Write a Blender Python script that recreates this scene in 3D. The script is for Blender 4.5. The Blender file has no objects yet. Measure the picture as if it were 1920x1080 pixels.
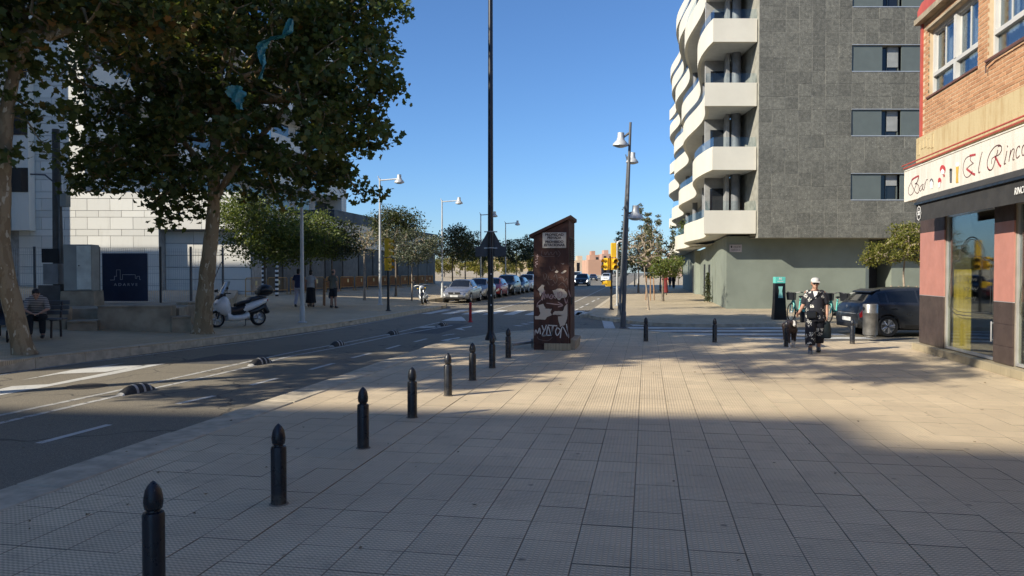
import bpy, bmesh, math, random
import numpy as np
from mathutils import Vector, Matrix
R = math.radians
random.seed(7)
S = bpy.context.scene
COL = S.collection

# ------------------------------------------------------------------ camera, sky, sun, exposure
CAM_H, YAW, PITCH, FPX = 1.75, R(10.34), R(1.24), 1387.0
cam_d = bpy.data.cameras.new('camera')
cam_d.sensor_width = 36.0
cam_d.lens = FPX / 1920 * 36
cam_d.clip_start, cam_d.clip_end = 0.1, 4000
cam = bpy.data.objects.new('camera', cam_d)
COL.objects.link(cam)
cam.location = (0, 0, CAM_H)
cam.rotation_euler = (R(90) - PITCH, 0, YAW)
S.camera = cam

TRAVEL = Vector((0.823, 0.669, -0.60)).normalized()      # direction sunlight travels
W = bpy.data.worlds.new('World')
S.world = W
W.use_nodes = True
wn = W.node_tree
sky = wn.nodes.new('ShaderNodeTexSky')
sky.sky_type = 'NISHITA'
sky.sun_disc = False
sky.sun_elevation = math.asin(-TRAVEL.z)
sky.sun_rotation = math.atan2(-TRAVEL.x, -TRAVEL.y) % (2 * math.pi)
sky.altitude = 200
sky.air_density = 1.0
sky.dust_density = 0.5
sky.ozone_density = 9.0
wn.nodes['Background'].inputs['Strength'].default_value = 0.106
wn.links.new(sky.outputs[0], wn.nodes['Background'].inputs['Color'])
sun_d = bpy.data.lights.new('sun', 'SUN')
sun_d.energy = 4.7
sun_d.angle = R(0.53)
sun_d.color = (1.0, 0.925, 0.785)
sun = bpy.data.objects.new('sun', sun_d)
COL.objects.link(sun)
sun.rotation_euler = TRAVEL.to_track_quat('-Z', 'Y').to_euler()
sun.location = (-30, -25, 40)
S.view_settings.view_transform = 'Standard'
S.view_settings.look = 'None'
S.view_settings.exposure = 0.66
S.view_settings.gamma = 1.0
S.view_settings.use_curve_mapping = False
S.render.engine = 'CYCLES'
S.cycles.max_bounces = 8
S.cycles.transparent_max_bounces = 24

# ------------------------------------------------------------------ surveying helpers (photo point -> place on the ground)
ca, sa = math.cos(YAW), math.sin(YAW)
cp, sp = math.cos(PITCH), math.sin(PITCH)
FWD = Vector((-sa * cp, ca * cp, -sp)); RGT = Vector((ca, sa, 0)); UPV = Vector((-sa * sp, ca * sp, cp))
def ray(px, py): return FWD * FPX + RGT * (px - 960) + UPV * (540 - py)
def P(px, py, z=0.0):
    r = ray(px, py); t = (z - CAM_H) / r.z
    return Vector((r.x * t, r.y * t, z))
def L(lat, d, z=0.0): return Vector((lat * ca - d * sa, lat * sa + d * ca, z))
def PX(px, py, x):
    r = ray(px, py); t = x / r.x
    return Vector((x, r.y * t, CAM_H + r.z * t))
def PY(px, py, y):
    r = ray(px, py); t = y / r.y
    return Vector((r.x * t, y, CAM_H + r.z * t))
def PDp(px, py, d):
    r = ray(px, py); t = d / (r.dot(Vector((-sa, ca, 0))))
    return Vector((r.x * t, r.y * t, CAM_H + r.z * t))
def zleft(x): return 0.03 + 0.04 * max(0.0, -10.2 - x)   # the left pavement rises away from its kerb
def PS(px, py):
    z = 0.1
    for i in range(30):
        v = P(px, py, z); z = zleft(v.x)
    return v

# ------------------------------------------------------------------ node materials
class G:
    def __init__(self, name):
        self.m = bpy.data.materials.new(name); self.m.use_nodes = True
        self.nt = self.m.node_tree; self.b = self.nt.nodes['Principled BSDF']
        self.out = self.nt.nodes['Material Output']
    def n(self, t, ins=None, **kw):
        nd = self.nt.nodes.new('ShaderNode' + t)
        for k, v in kw.items(): setattr(nd, k, v)
        for k, v in (ins or {}).items(): self.s(nd.inputs[k], v)
        return nd
    def s(self, sock, v):
        if isinstance(v, bpy.types.NodeSocket): self.nt.links.new(v, sock)
        elif isinstance(v, (tuple, list)) and len(v) == 3 and sock.type == 'RGBA': sock.default_value = (*v, 1)
        else: sock.default_value = v
    def math(self, op, a, b=0.0, c=0.0):
        nd = self.nt.nodes.new('ShaderNodeMath'); nd.operation = op
        self.s(nd.inputs[0], a); self.s(nd.inputs[1], b); self.s(nd.inputs[2], c)
        return nd.outputs[0]
    def mix(self, f, a, b, mode='MIX'):
        nd = self.nt.nodes.new('ShaderNodeMix'); nd.data_type = 'RGBA'; nd.blend_type = mode
        self.s(nd.inputs[0], f); self.s(nd.inputs[6], a); self.s(nd.inputs[7], b)
        return nd.outputs[2]
    def ss(self, v, a, b, lo=0.0, hi=1.0):
        nd = self.nt.nodes.new('ShaderNodeMapRange'); nd.interpolation_type = 'SMOOTHSTEP'
        for i, q in enumerate((v, a, b, lo, hi)): self.s(nd.inputs[i], q)
        return nd.outputs[0]
    def pos(self): return self.n('NewGeometry').outputs['Position']
    def obj(self): return self.n('TexCoord').outputs['Object']
    def noise(self, vec, scale, detail=4, rough=0.55):
        return self.n('TexNoise', {'Vector': vec, 'Scale': scale, 'Detail': detail, 'Roughness': rough}).outputs['Fac']
    def base(self, c): self.s(self.b.inputs['Base Color'], c)
    def bump(self, h, dist=0.01, strength=1.0):
        nd = self.n('Bump', {'Height': h, 'Distance': dist, 'Strength': strength})
        self.nt.links.new(nd.outputs[0], self.b.inputs['Normal'])
def sh(c, k): return tuple(min(1, max(0, q * k)) for q in c)
def mat(name, col, rough=0.6, metal=0.0, var=0.18, scale=3.0, bump=0.0, bscale=80.0, coat=0.0, spec=0.5, local=False):
    g = G(name)
    v = g.obj() if local else g.pos()
    n1 = g.noise(v, scale, 5)
    g.base(g.mix(g.ss(n1, 0.3, 0.7), sh(col, 1 - var), sh(col, 1 + var)))
    g.b.inputs['Metallic'].default_value = metal
    g.s(g.b.inputs['Roughness'], g.ss(g.noise(v, scale * 2.3, 4), 0.25, 0.75, max(0.02, rough - 0.08), min(1, rough + 0.08)))
    g.b.inputs['Coat Weight'].default_value = coat
    g.b.inputs['Coat Roughness'].default_value = 0.04
    g.b.inputs['Specular IOR Level'].default_value = spec
    if bump: g.bump(g.noise(v, bscale, 4), bump)
    return g.m
def glass(name, tint=(0.8, 0.9, 0.92), refl=0.12, clear=0.6, fm=0.75):
    g = G(name)
    fr = g.n('LayerWeight', {'Blend': 0.35}).outputs['Fresnel']
    gl = g.n('BsdfGlossy', {'Color': (0.9, 0.95, 1.0), 'Roughness': 0.03})
    tr = g.n('BsdfTransparent', {'Color': sh(tint, clear)})
    mx = g.n('MixShader', {0: g.math('ADD', g.math('MULTIPLY', fr, fm), refl), 1: tr.outputs[0], 2: gl.outputs[0]})
    g.nt.links.new(mx.outputs[0], g.out.inputs['Surface'])
    return g.m
def leafmat(name, cols, trans=0.3, rough=0.5):
    g = G(name)
    ri = g.n('NewGeometry').outputs['Random Per Island']
    cr = g.n('ValToRGB', {'Fac': ri})
    e = cr.color_ramp.elements
    while len(e) < len(cols): e.new(0.5)
    for i, (p, c) in enumerate(cols): e[i].position = p; e[i].color = (*c, 1)
    big = g.ss(g.noise(g.pos(), 0.9, 2), 0.3, 0.7, 0.75, 1.2)
    c = g.mix(1.0, cr.outputs[0], g.n('CombineColor', {0: big, 1: big, 2: big}).outputs[0], 'MULTIPLY')
    g.base(c); g.b.inputs['Roughness'].default_value = rough
    g.b.inputs['Specular IOR Level'].default_value = 0.35
    t = g.n('BsdfTranslucent', {'Color': g.mix(0.5, c, (0.35, 0.42, 0.05), 'MIX')})
    mx = g.n('MixShader', {0: trans, 1: g.b.outputs[0], 2: t.outputs[0]})
    g.nt.links.new(mx.outputs[0], g.out.inputs['Surface'])
    return g.m

# ------------------------------------------------------------------ mesh builder
def cr_spline(pts, k=6, closed=False):
    pts = [Vector(p) for p in pts]; n = len(pts); out = []
    if n < 3: return pts
    for i in range(n if closed else n - 1):
        if closed: a, b, c, d = pts[i - 1], pts[i], pts[(i + 1) % n], pts[(i + 2) % n]
        else: a, b, c, d = pts[max(i - 1, 0)], pts[i], pts[i + 1], pts[min(i + 2, n - 1)]
        for j in range(k):
            t = j / k
            out.append(0.5 * ((2 * b) + (c - a) * t + (2 * a - 5 * b + 4 * c - d) * t * t + (3 * b - a - 3 * c + d) * t ** 3))
    if not closed: out.append(pts[-1])
    return out
class MB:
    def __init__(s): s.v = []; s.f = []; s.mi = []; s.cur = 0
    def add(s, vs, fs):
        o = len(s.v); s.v += [tuple(v) for v in vs]
        s.f += [tuple(i + o for i in f) for f in fs]; s.mi += [s.cur] * len(fs)
        return s
    def box(s, x0, y0, z0, x1, y1, z1, M=None, bottom=True):
        vs = [Vector(q) for q in ((x0, y0, z0), (x1, y0, z0), (x1, y1, z0), (x0, y1, z0), (x0, y0, z1), (x1, y0, z1), (x1, y1, z1), (x0, y1, z1))]
        if M: vs = [M @ q for q in vs]
        fs = [(4, 5, 6, 7), (0, 1, 5, 4), (1, 2, 6, 5), (2, 3, 7, 6), (3, 0, 4, 7)]
        if bottom: fs.append((3, 2, 1, 0))
        return s.add(vs, fs)
    def cbox(s, c, sz, rot=None, ch=0.0):
        M = Matrix.Translation(Vector(c))
        if rot: M = M @ Matrix.Rotation(rot[2], 4, 'Z') @ Matrix.Rotation(rot[1], 4, 'Y') @ Matrix.Rotation(rot[0], 4, 'X')
        x, y, z = (q / 2 for q in sz)
        if ch <= 0: return s.box(-x, -y, -z, x, y, z, M)
        vs = []; idx = {}
        for sx in (-1, 1):
            for sy in (-1, 1):
                for sz_ in (-1, 1):
                    for ax in range(3):
                        p = [sx * (x - ch), sy * (y - ch), sz_ * (z - ch)]
                        p[ax] = (sx * x, sy * y, sz_ * z)[ax]
                        idx[(sx, sy, sz_, ax)] = len(vs); vs.append(M @ Vector(p))
        fs = []
        for ax in range(3):
            o1, o2 = [a for a in range(3) if a != ax]
            for sg in (-1, 1):
                q = []
                for (a, b) in ((-1, -1), (1, -1), (1, 1), (-1, 1)):
                    k = [0, 0, 0]; k[ax] = sg; k[o1] = a; k[o2] = b
                    q.append(idx[(*k, ax)])
                fs.append(tuple(q))
            for a in (-1, 1):
                for b in (-1, 1):
                    k0 = [0, 0, 0]; k1 = [0, 0, 0]
                    k0[o1] = k1[o1] = a; k0[o2] = k1[o2] = b; k0[ax] = -1; k1[ax] = 1
                    fs.append((idx[(*k0, o1)], idx[(*k1, o1)], idx[(*k1, o2)], idx[(*k0, o2)]))
        for sx in (-1, 1):
            for sy in (-1, 1):
                for sz_ in (-1, 1): fs.append(tuple(idx[(sx, sy, sz_, a)] for a in range(3)))
        return s.add(vs, fs)
    def cyl(s, p0, p1, r0, r1=None, n=12, cap=True): return s.tube([p0, p1], [r0, r0 if r1 is None else r1], n, cap)
    def tube(s, pts, rad, n=8, cap=True, squash=None):
        pts = [Vector(p) for p in pts]
        if not isinstance(rad, (list, tuple)): rad = [rad] * len(pts)
        vs = []; u = None
        for i, p in enumerate(pts):
            t = (pts[min(i + 1, len(pts) - 1)] - pts[max(i - 1, 0)]).normalized()
            if u is None: u = t.orthogonal().normalized()
            u = (u - t * u.dot(t))
            u = u.normalized() if u.length > 1e-6 else t.orthogonal().normalized()
            w = t.cross(u)
            for k in range(n):
                a = 2 * math.pi * k / n
                vs.append(p + (u * math.cos(a) + w * math.sin(a)) * rad[i])
        fs = [(i * n + k, i * n + (k + 1) % n, (i + 1) * n + (k + 1) % n, (i + 1) * n + k) for i in range(len(pts) - 1) for k in range(n)]
        if cap: fs += [tuple(range(n - 1, -1, -1)), tuple((len(pts) - 1) * n + k for k in range(n))]
        return s.add(vs, fs)
    def loft(s, rings, cap=True, closed=True):
        n = len(rings[0]); vs = [p for r in rings for p in r]
        kk = n if closed else n - 1
        fs = [(i * n + k, i * n + (k + 1) % n, (i + 1) * n + (k + 1) % n, (i + 1) * n + k) for i in range(len(rings) - 1) for k in range(kk)]
        if cap: fs += [tuple(range(n - 1, -1, -1)), tuple((len(rings) - 1) * n + k for k in range(n))]
        return s.add(vs, fs)
    def ering(s, c, rx, ry, n=16, tilt=0.0):
        return [Vector((c[0] + rx * math.cos(2 * math.pi * k / n), c[1] + ry * math.sin(2 * math.pi * k / n), c[2] + tilt * math.sin(2 * math.pi * k / n))) for k in range(n)]
    def lathe(s, prof, c=(0, 0, 0), n=16, M=None, cap=True):
        c = Vector(c); rings = []
        for r, z in prof:
            ring = [Vector((r * math.cos(2 * math.pi * k / n), r * math.sin(2 * math.pi * k / n), z)) for k in range(n)]
            rings.append([(M @ q if M else q) + c for q in ring])
        return s.loft(rings, cap)
    def ell(s, c, r, n=12, m=8, M=None):
        prof = [(max(1e-4, math.sin(math.pi * i / m)), -math.cos(math.pi * i / m)) for i in range(m + 1)]
        rings = []
        for q, z in prof:
            ring = [Vector((r[0] * q * math.cos(2 * math.pi * k / n), r[1] * q * math.sin(2 * math.pi * k / n), r[2] * z)) for k in range(n)]
            rings.append([(M @ p if M else p) + Vector(c) for p in ring])
        return s.loft(rings, True)
    def prism(s, poly, z0, z1, bottom=True):
        n = len(poly)
        a = sum(poly[i][0] * poly[(i + 1) % n][1] - poly[(i + 1) % n][0] * poly[i][1] for i in range(n))
        if a < 0: poly = poly[::-1]
        vs = [(p[0], p[1], z0) for p in poly] + [(p[0], p[1], z1) for p in poly]
        fs = [tuple(range(n, 2 * n))] + [(i, (i + 1) % n, n + (i + 1) % n, n + i) for i in range(n)]
        if bottom: fs.append(tuple(range(n - 1, -1, -1)))
        return s.add(vs, fs)
    def extr(s, poly, vec):
        n = len(poly); vec = Vector(vec)
        vs = [Vector(p) for p in poly] + [Vector(p) + vec for p in poly]
        return s.add(vs, [tuple(range(n, 2 * n)), tuple(range(n - 1, -1, -1))] + [(i, (i + 1) % n, n + (i + 1) % n, n + i) for i in range(n)])
    def ribbon(s, pts, w, nrm, th=0.003, calli=0.0, smooth=5):
        """flat painted stroke lying on the plane with normal nrm"""
        nrm = Vector(nrm); pts = cr_spline(pts, smooth) if len(pts) > 2 else [Vector(p) for p in pts]
        rows = []
        for i, p in enumerate(pts):
            t = (pts[min(i + 1, len(pts) - 1)] - pts[max(i - 1, 0)])
            t = t.normalized() if t.length > 1e-9 else Vector((0, 0, 1))
            sd = nrm.cross(t).normalized()
            ww = w
            if calli: ww = w * (1 - calli + calli * 1.6 * max(0.0, -t.z + 0.15))
            rows.append((p - sd * ww / 2, p + sd * ww / 2))
        vs = []
        for a, b in rows: vs += [a + nrm * th, b + nrm * th, a, b]
        fs = []
        for i in range(len(rows) - 1):
            o = i * 4
            fs += [(o, o + 4, o + 5, o + 1), (o + 2, o + 3, o + 7, o + 6), (o, o + 2, o + 6, o + 4), (o + 1, o + 5, o + 7, o + 3)]
        return s.add(vs, fs)
    def text(s, txt, size, M, shear=0.0, th=0.004, align='CENTER', stretch=1.0, bold=0.0):
        cu = bpy.data.curves.new('lettering', 'FONT'); cu.body = txt; cu.size = size; cu.shear = shear
        cu.align_x = align; cu.offset = bold; cu.extrude = th; cu.resolution_u = 3
        ob = bpy.data.objects.new('lettering', cu)
        me = bpy.data.meshes.new_from_object(ob)
        s.add([M @ Vector((v.co.x * stretch, v.co.y, v.co.z)) for v in me.vertices], [tuple(p.vertices) for p in me.polygons])
        bpy.data.objects.remove(ob); bpy.data.curves.remove(cu); bpy.data.meshes.remove(me)
        return s
    def mesh(s, name, mats, smooth=35):
        me = bpy.data.meshes.new(name)
        me.from_pydata(s.v, [], s.f)
        for m in (mats if isinstance(mats, (list, tuple)) else [mats]): me.materials.append(m)
        if any(s.mi): me.polygons.foreach_set('material_index', s.mi)
        bm = bmesh.new(); bm.from_mesh(me)
        bmesh.ops.recalc_face_normals(bm, faces=bm.faces)
        bm.to_mesh(me); bm.free()
        if smooth:
            me.polygons.foreach_set('use_smooth', [True] * len(me.polygons))
            me.set_sharp_from_angle(angle=R(smooth))
        me.update()
        return me
    def build(s, name, mats, parent=None, smooth=35, loc=None, rotz=0.0):
        return link(name, s.mesh(name, mats, smooth), parent, loc, rotz)
def link(name, me, parent=None, loc=None, rotz=0.0):
    o = bpy.data.objects.new(name, me); COL.objects.link(o)
    if parent: o.parent = parent
    if loc is not None: o.location = loc
    if rotz: o.rotation_euler = (0, 0, rotz)
    return o
def tag(o, label=None, cat=None, group=None, kind=None):
    if label: o['label'] = label
    if cat: o['category'] = cat
    if group: o['group'] = group
    if kind: o['kind'] = kind
    return o
def thing(name, label, cat, loc=(0, 0, 0), rotz=0.0, group=None, scale=1.0):
    o = bpy.data.objects.new(name, None); COL.objects.link(o)
    o.location = loc; o.rotation_euler = (0, 0, rotz); o.scale = (scale,) * 3; o.empty_display_size = 0.2
    return tag(o, label, cat, group)
def _copy(o, parent):
    c = o.copy(); COL.objects.link(c); c.parent = parent
    for ch in o.children: _copy(ch, c)
    return c
def dup(root, loc, rotz=0.0, label=None, group=None, scale=None):
    r = root.copy(); COL.objects.link(r)
    for ch in root.children: _copy(ch, r)
    r.location = loc; r.rotation_euler = (0, 0, rotz)
    if scale: r.scale = (scale,) * 3
    if label: r['label'] = label
    if group: r['group'] = group
    return r
def rot2(v, a): return Vector((v[0] * math.cos(a) - v[1] * math.sin(a), v[0] * math.sin(a) + v[1] * math.cos(a)))
# ------------------------------------------------------------------ materials
def pavement_mat(name, col, joints=True, rot=0.0):
    g = G(name); p = g.pos()
    if rot:
        p = g.n('VectorRotate', {'Vector': p, 'Angle': rot}, rotation_type='Z_AXIS').outputs[0]
    xyz = g.n('SeparateXYZ', {0: p})
    x = g.math('ADD', xyz.outputs[0], 105.09); y = g.math('ADD', xyz.outputs[1], 98.5)
    fr = lambda v, s: g.math('ABSOLUTE', g.math('SUBTRACT', g.math('FRACT', g.math('DIVIDE', v, s)), 0.5))
    hx = g.ss(fr(x, 0.035), 0.22, 0.40, 1, 0); hy = g.ss(fr(y, 0.035), 0.20, 0.36, 1, 0)
    h = g.math('MULTIPLY', hx, g.math('ADD', g.math('MULTIPLY', hy, 0.55), 0.45))
    dash = g.math('MAXIMUM', g.math('MULTIPLY', g.math('SUBTRACT', 1.0, hx), 0.34), g.math('MULTIPLY', hx, g.math('MULTIPLY', g.math('SUBTRACT', 1.0, hy), 0.62)))
    rnd = g.n('TexWhiteNoise', {'Vector': g.n('CombineXYZ', {0: g.math('FLOOR', g.math('DIVIDE', x, 0.35)), 1: g.math('FLOOR', g.math('DIVIDE', y, 0.35))}).outputs[0]}).outputs['Value']
    c = g.mix(rnd, sh(col, 0.89), sh(col, 1.06))
    c = g.mix(g.ss(g.noise(p, 0.45, 4), 0.35, 0.7), c, sh(col, 0.80))
    c = g.mix(g.math('MULTIPLY', g.ss(g.noise(p, 3.5, 6, 0.7), 0.50, 0.75), 0.6), c, sh(col, 0.55))
    c = g.mix(dash, c, sh(col, 0.22))
    vor = g.n('TexVoronoi', {'Vector': p, 'Scale': 2.1}).outputs['Distance']
    c = g.mix(g.math('MULTIPLY', g.ss(vor, 0.03, 0.07, 1, 0), 0.55), c, (0.03, 0.028, 0.026))
    if joints:
        j = g.math('MAXIMUM', g.ss(fr(x, 0.35), 0.482, 0.495), g.ss(fr(y, 0.35), 0.482, 0.495))
        c = g.mix(g.math('MULTIPLY', j, 0.62), c, (0.10, 0.082, 0.062))
        h = g.math('MULTIPLY', h, g.math('SUBTRACT', 1.0, j))
    g.base(c); g.b.inputs['Roughness'].default_value = 0.75
    g.bump(g.math('ADD', h, g.math('MULTIPLY', g.noise(p, 220, 2), 0.25)), 0.0032)
    return g.m
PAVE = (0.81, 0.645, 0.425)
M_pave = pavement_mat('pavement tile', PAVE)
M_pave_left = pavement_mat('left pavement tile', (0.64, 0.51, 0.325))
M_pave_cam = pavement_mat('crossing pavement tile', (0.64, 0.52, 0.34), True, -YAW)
M_joint = mat('joint dirt', (0.23, 0.19, 0.14), 0.9)
M_kerb = mat('kerb granite', (0.48, 0.405, 0.29), 0.8, var=0.2, scale=5, bump=0.004, bscale=150)
def asphalt_mat():
    g = G('asphalt'); p = g.pos()
    sp1 = g.noise(p, 130, 3, 0.7); big = g.noise(p, 0.5, 5); mid = g.noise(p, 6, 5)
    c = g.mix(g.ss(sp1, 0.42, 0.72), (0.135, 0.115, 0.084), (0.40, 0.345, 0.245))
    c = g.mix(g.math('MULTIPLY', g.ss(big, 0.4, 0.75), 0.45), c, (0.14, 0.12, 0.09))
    c = g.mix(g.math('MULTIPLY', g.ss(mid, 0.55, 0.8), 0.3), c, (0.28, 0.24, 0.17))
    vo = g.n('TexVoronoi', {'Vector': g.n('VectorMath', {0: p, 1: g.n('TexNoise', {'Vector': p, 'Scale': 1.2}).outputs['Color']}, operation='ADD').outputs[0], 'Scale': 0.33}, feature='DISTANCE_TO_EDGE').outputs['Distance']
    c = g.mix(g.math('MULTIPLY', g.ss(vo, 0.002, 0.009, 1, 0), 0.6), c, (0.015, 0.015, 0.015))
    g.base(c); g.b.inputs['Roughness'].default_value = 0.82
    g.bump(sp1, 0.0016)
    return g.m
M_asphalt = asphalt_mat()
def paint_mat(name, col, wear):
    g = G(name); p = g.pos()
    w = g.ss(g.noise(p, 9, 8, 0.75), wear, wear + 0.12)
    c = g.mix(w, col, (0.09, 0.085, 0.08))
    c = g.mix(g.ss(g.noise(p, 1.3, 4), 0.4, 0.8, 0, 0.45), c, sh(col, 0.55))
    g.base(c); g.b.inputs['Roughness'].default_value = 0.7
    g.bump(g.noise(p, 130, 3), 0.004)
    return g.m
M_mark = paint_mat('road paint', (0.62, 0.60, 0.54), 0.56)
M_mark_worn = paint_mat('worn road paint', (0.52, 0.50, 0.45), 0.50)
def cladding_mat():
    g = G('white cladding'); p = g.pos()
    k = g.ss(g.n('ObjectInfo').outputs['Random'], 0, 1, 0.88, 1.03)
    st = g.n('Mapping', {'Vector': p, 'Scale': (2.5, 2.5, 0.35)}).outputs[0]
    c = g.mix(g.ss(g.noise(st, 1.6, 6, 0.7), 0.5, 0.8, 0, 0.4), (0.70, 0.68, 0.61), (0.50, 0.47, 0.40))
    c = g.mix(1.0, c, g.n('CombineColor', {0: k, 1: k, 2: k}).outputs[0], 'MULTIPLY')
    g.base(c); g.b.inputs['Roughness'].default_value = 0.6
    return g.m
def bollard_mat():
    g = G('bollard cast iron paint'); p = g.pos(); z = g.n('SeparateXYZ', {0: g.obj()}).outputs[2]
    c = g.mix(g.noise(p, 9, 4), (0.009, 0.011, 0.016), (0.020, 0.022, 0.028))
    chip = g.ss(g.noise(p, 34, 6, 0.75), 0.645, 0.67)
    c = g.mix(g.math('MULTIPLY', chip, 0.8), c, (0.13, 0.115, 0.10))
    dust = g.math('MULTIPLY', g.ss(z, 0.0, 0.13, 1, 0), g.ss(g.noise(p, 18, 5, 0.7), 0.35, 0.65))
    c = g.mix(g.math('MULTIPLY', dust, 0.6), c, (0.16, 0.135, 0.10))
    g.base(c); g.s(g.b.inputs['Roughness'], g.ss(g.noise(p, 12, 5), 0.3, 0.7, 0.20, 0.45))
    g.bump(g.math('ADD', g.noise(p, 120, 3), g.math('MULTIPLY', chip, -0.6)), 0.002)
    return g.m
M_concrete = mat('concrete', (0.33, 0.275, 0.195), 0.85, var=0.25, scale=2.5, bump=0.006, bscale=60)
M_white_panel = cladding_mat()
M_white_slab = mat('white balcony panel', (0.66, 0.62, 0.51), 0.6, var=0.05, scale=0.7)
M_soffit = mat('soffit render', (0.55, 0.55, 0.52), 0.8, var=0.06)
def stone_tile_mat():
    g = G('dark stone tile'); p = g.pos()
    ri = g.n('ObjectInfo').outputs['Random']
    n1 = g.noise(p, 7, 8, 0.75); n2 = g.noise(p, 38, 3)
    c = g.mix(g.ss(n1, 0.35, 0.7), (0.092, 0.089, 0.072), (0.178, 0.172, 0.14))
    c = g.mix(g.ss(n2, 0.60, 0.70), c, (0.40, 0.385, 0.33))
    k = g.ss(ri, 0, 1, 0.86, 1.12)
    c = g.mix(1.0, c, g.n('CombineColor', {0: k, 1: k, 2: k}).outputs[0], 'MULTIPLY')
    g.base(c); g.b.inputs['Roughness'].default_value = 0.55
    g.bump(n1, 0.003)
    return g.m
M_stone = stone_tile_mat()
M_grout = mat('grout', (0.27, 0.26, 0.22), 0.9)
M_sage = mat('sage painted wall', (0.185, 0.21, 0.172), 0.75, var=0.10, scale=0.9, bump=0.004, bscale=30)
M_sage_panel = mat('grey green panel', (0.105, 0.125, 0.118), 0.5, var=0.05)
M_dark = mat('dark opening', (0.012, 0.013, 0.014), 0.6)
M_darkwall = mat('dark grey facade', (0.032, 0.036, 0.042), 0.6, var=0.15, scale=0.6)
M_alu = mat('aluminium', (0.55, 0.55, 0.54), 0.4, 0.6, var=0.06)
M_white_frame = mat('white window frame', (0.50, 0.49, 0.46), 0.45, var=0.05)
M_shutter = mat('roller shutter slat', (0.33, 0.34, 0.33), 0.55, var=0.08)
M_glass = glass('window glass', (0.86, 0.92, 0.95), 0.07, 0.85, 0.4)
M_glass_rail = glass('balustrade glass', (0.86, 0.95, 0.97), 0.03, 0.96, 0.30)
M_glass_shop = glass('shop glass', (0.92, 0.95, 0.92), 0.07, 0.92, 0.33)
M_dark_glass = mat('dark window glass', (0.012, 0.015, 0.02), 0.06, var=0.1, coat=0.3)
def brick_mat():
    g = G('orange brick'); p = g.pos()
    ri = g.n('NewGeometry').outputs['Random Per Island']; ro = g.n('ObjectInfo').outputs['Random']
    r = g.math('FRACT', g.math('ADD', ri, g.math('MULTIPLY', ro, 7.31)))
    c = g.mix(r, (0.36, 0.175, 0.085), (0.50, 0.265, 0.135))
    c = g.mix(g.ss(g.noise(p, 14, 6, 0.7), 0.45, 0.8, 0, 0.6), c, (0.26, 0.12, 0.06))
    c = g.mix(g.ss(g.noise(p, 0.7, 4), 0.45, 0.8, 0, 0.35), c, (0.30, 0.19, 0.11))
    g.base(c); g.b.inputs['Roughness'].default_value = 0.85
    g.bump(g.noise(p, 90, 4), 0.005)
    return g.m
M_brick = brick_mat()
M_mortar = mat('pale mortar', (0.52, 0.40, 0.26), 0.9, var=0.12, bump=0.004)
def stain_mat(name, col, dark):
    g = G(name); p = g.pos()
    st = g.n('Mapping', {'Vector': p, 'Scale': (3, 3, 0.5)}).outputs[0]
    c = g.mix(g.ss(g.noise(st, 2.2, 6, 0.7), 0.42, 0.75), col, dark)
    c = g.mix(g.ss(g.noise(p, 16, 6, 0.7), 0.55, 0.8, 0, 0.5), c, dark)
    g.base(c); g.b.inputs['Roughness'].default_value = 0.8
    g.bump(g.noise(p, 40, 5), 0.006)
    return g.m
M_band = stain_mat('stained yellow render', (0.50, 0.40, 0.225), (0.38, 0.26, 0.12))
M_signboard = stain_mat('weathered sign board', (0.66, 0.62, 0.55), (0.55, 0.50, 0.42))
M_red_trim = mat('red painted trim', (0.40, 0.075, 0.055), 0.6, var=0.12)
M_pink = mat('salmon pink tile', (0.42, 0.185, 0.145), 0.45, var=0.07)
M_browntile = mat('dark brown glazed tile', (0.060, 0.042, 0.036), 0.35, var=0.15, scale=4)
M_plinth = pavement_mat('plinth tile', (0.48, 0.40, 0.26), True)
M_black = mat('black enamel', (0.011, 0.012, 0.015), 0.38, var=0.2, spec=0.5)
M_bollard = bollard_mat()
M_awning = mat('black awning fabric', (0.030, 0.029, 0.028), 0.8, var=0.2, bump=0.002)
M_rubber = mat('tyre rubber', (0.012, 0.012, 0.012), 0.8)
M_galv = mat('galvanised steel', (0.42, 0.43, 0.43), 0.45, 0.5, var=0.12, scale=6)
M_lampgrey = mat('grey lamp paint', (0.50, 0.51, 0.50), 0.45, 0.2, var=0.08)
M_darkpole = mat('dark grey pole paint', (0.10, 0.105, 0.11), 0.45, 0.2, var=0.12)
M_yellow = mat('traffic yellow', (0.72, 0.42, 0.02), 0.45, var=0.06)
M_lens = mat('dark signal lens', (0.06, 0.045, 0.03), 0.2)
M_redpost = mat('red flexible post', (0.45, 0.02, 0.025), 0.45)
M_white = mat('white paint', (0.78, 0.77, 0.74), 0.5, var=0.05)
M_yellowcloth = mat('yellow curtain', (0.72, 0.52, 0.10), 0.7, var=0.08)
M_orange = mat('orange barrier paint', (0.42, 0.23, 0.045), 0.5, var=0.15)
M_orange_panel = mat('orange barrier board', (0.17, 0.055, 0.02), 0.6, var=0.2)
M_navy = mat('navy hoarding', (0.016, 0.026, 0.062), 0.5, var=0.08)
M_cabinet = mat('grey green cabinet', (0.30, 0.31, 0.28), 0.55, var=0.14, scale=2)
M_woodpole = mat('weathered pole', (0.10, 0.095, 0.085), 0.8, var=0.2)
M_stake = mat('wooden stake', (0.30, 0.17, 0.09), 0.8, var=0.2, scale=8)
M_teal = mat('teal plastic', (0.12, 0.50, 0.42), 0.45, var=0.06)
M_tealbag = mat('torn teal plastic bag', (0.05, 0.22, 0.23), 0.3, var=0.2, scale=9)
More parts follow.
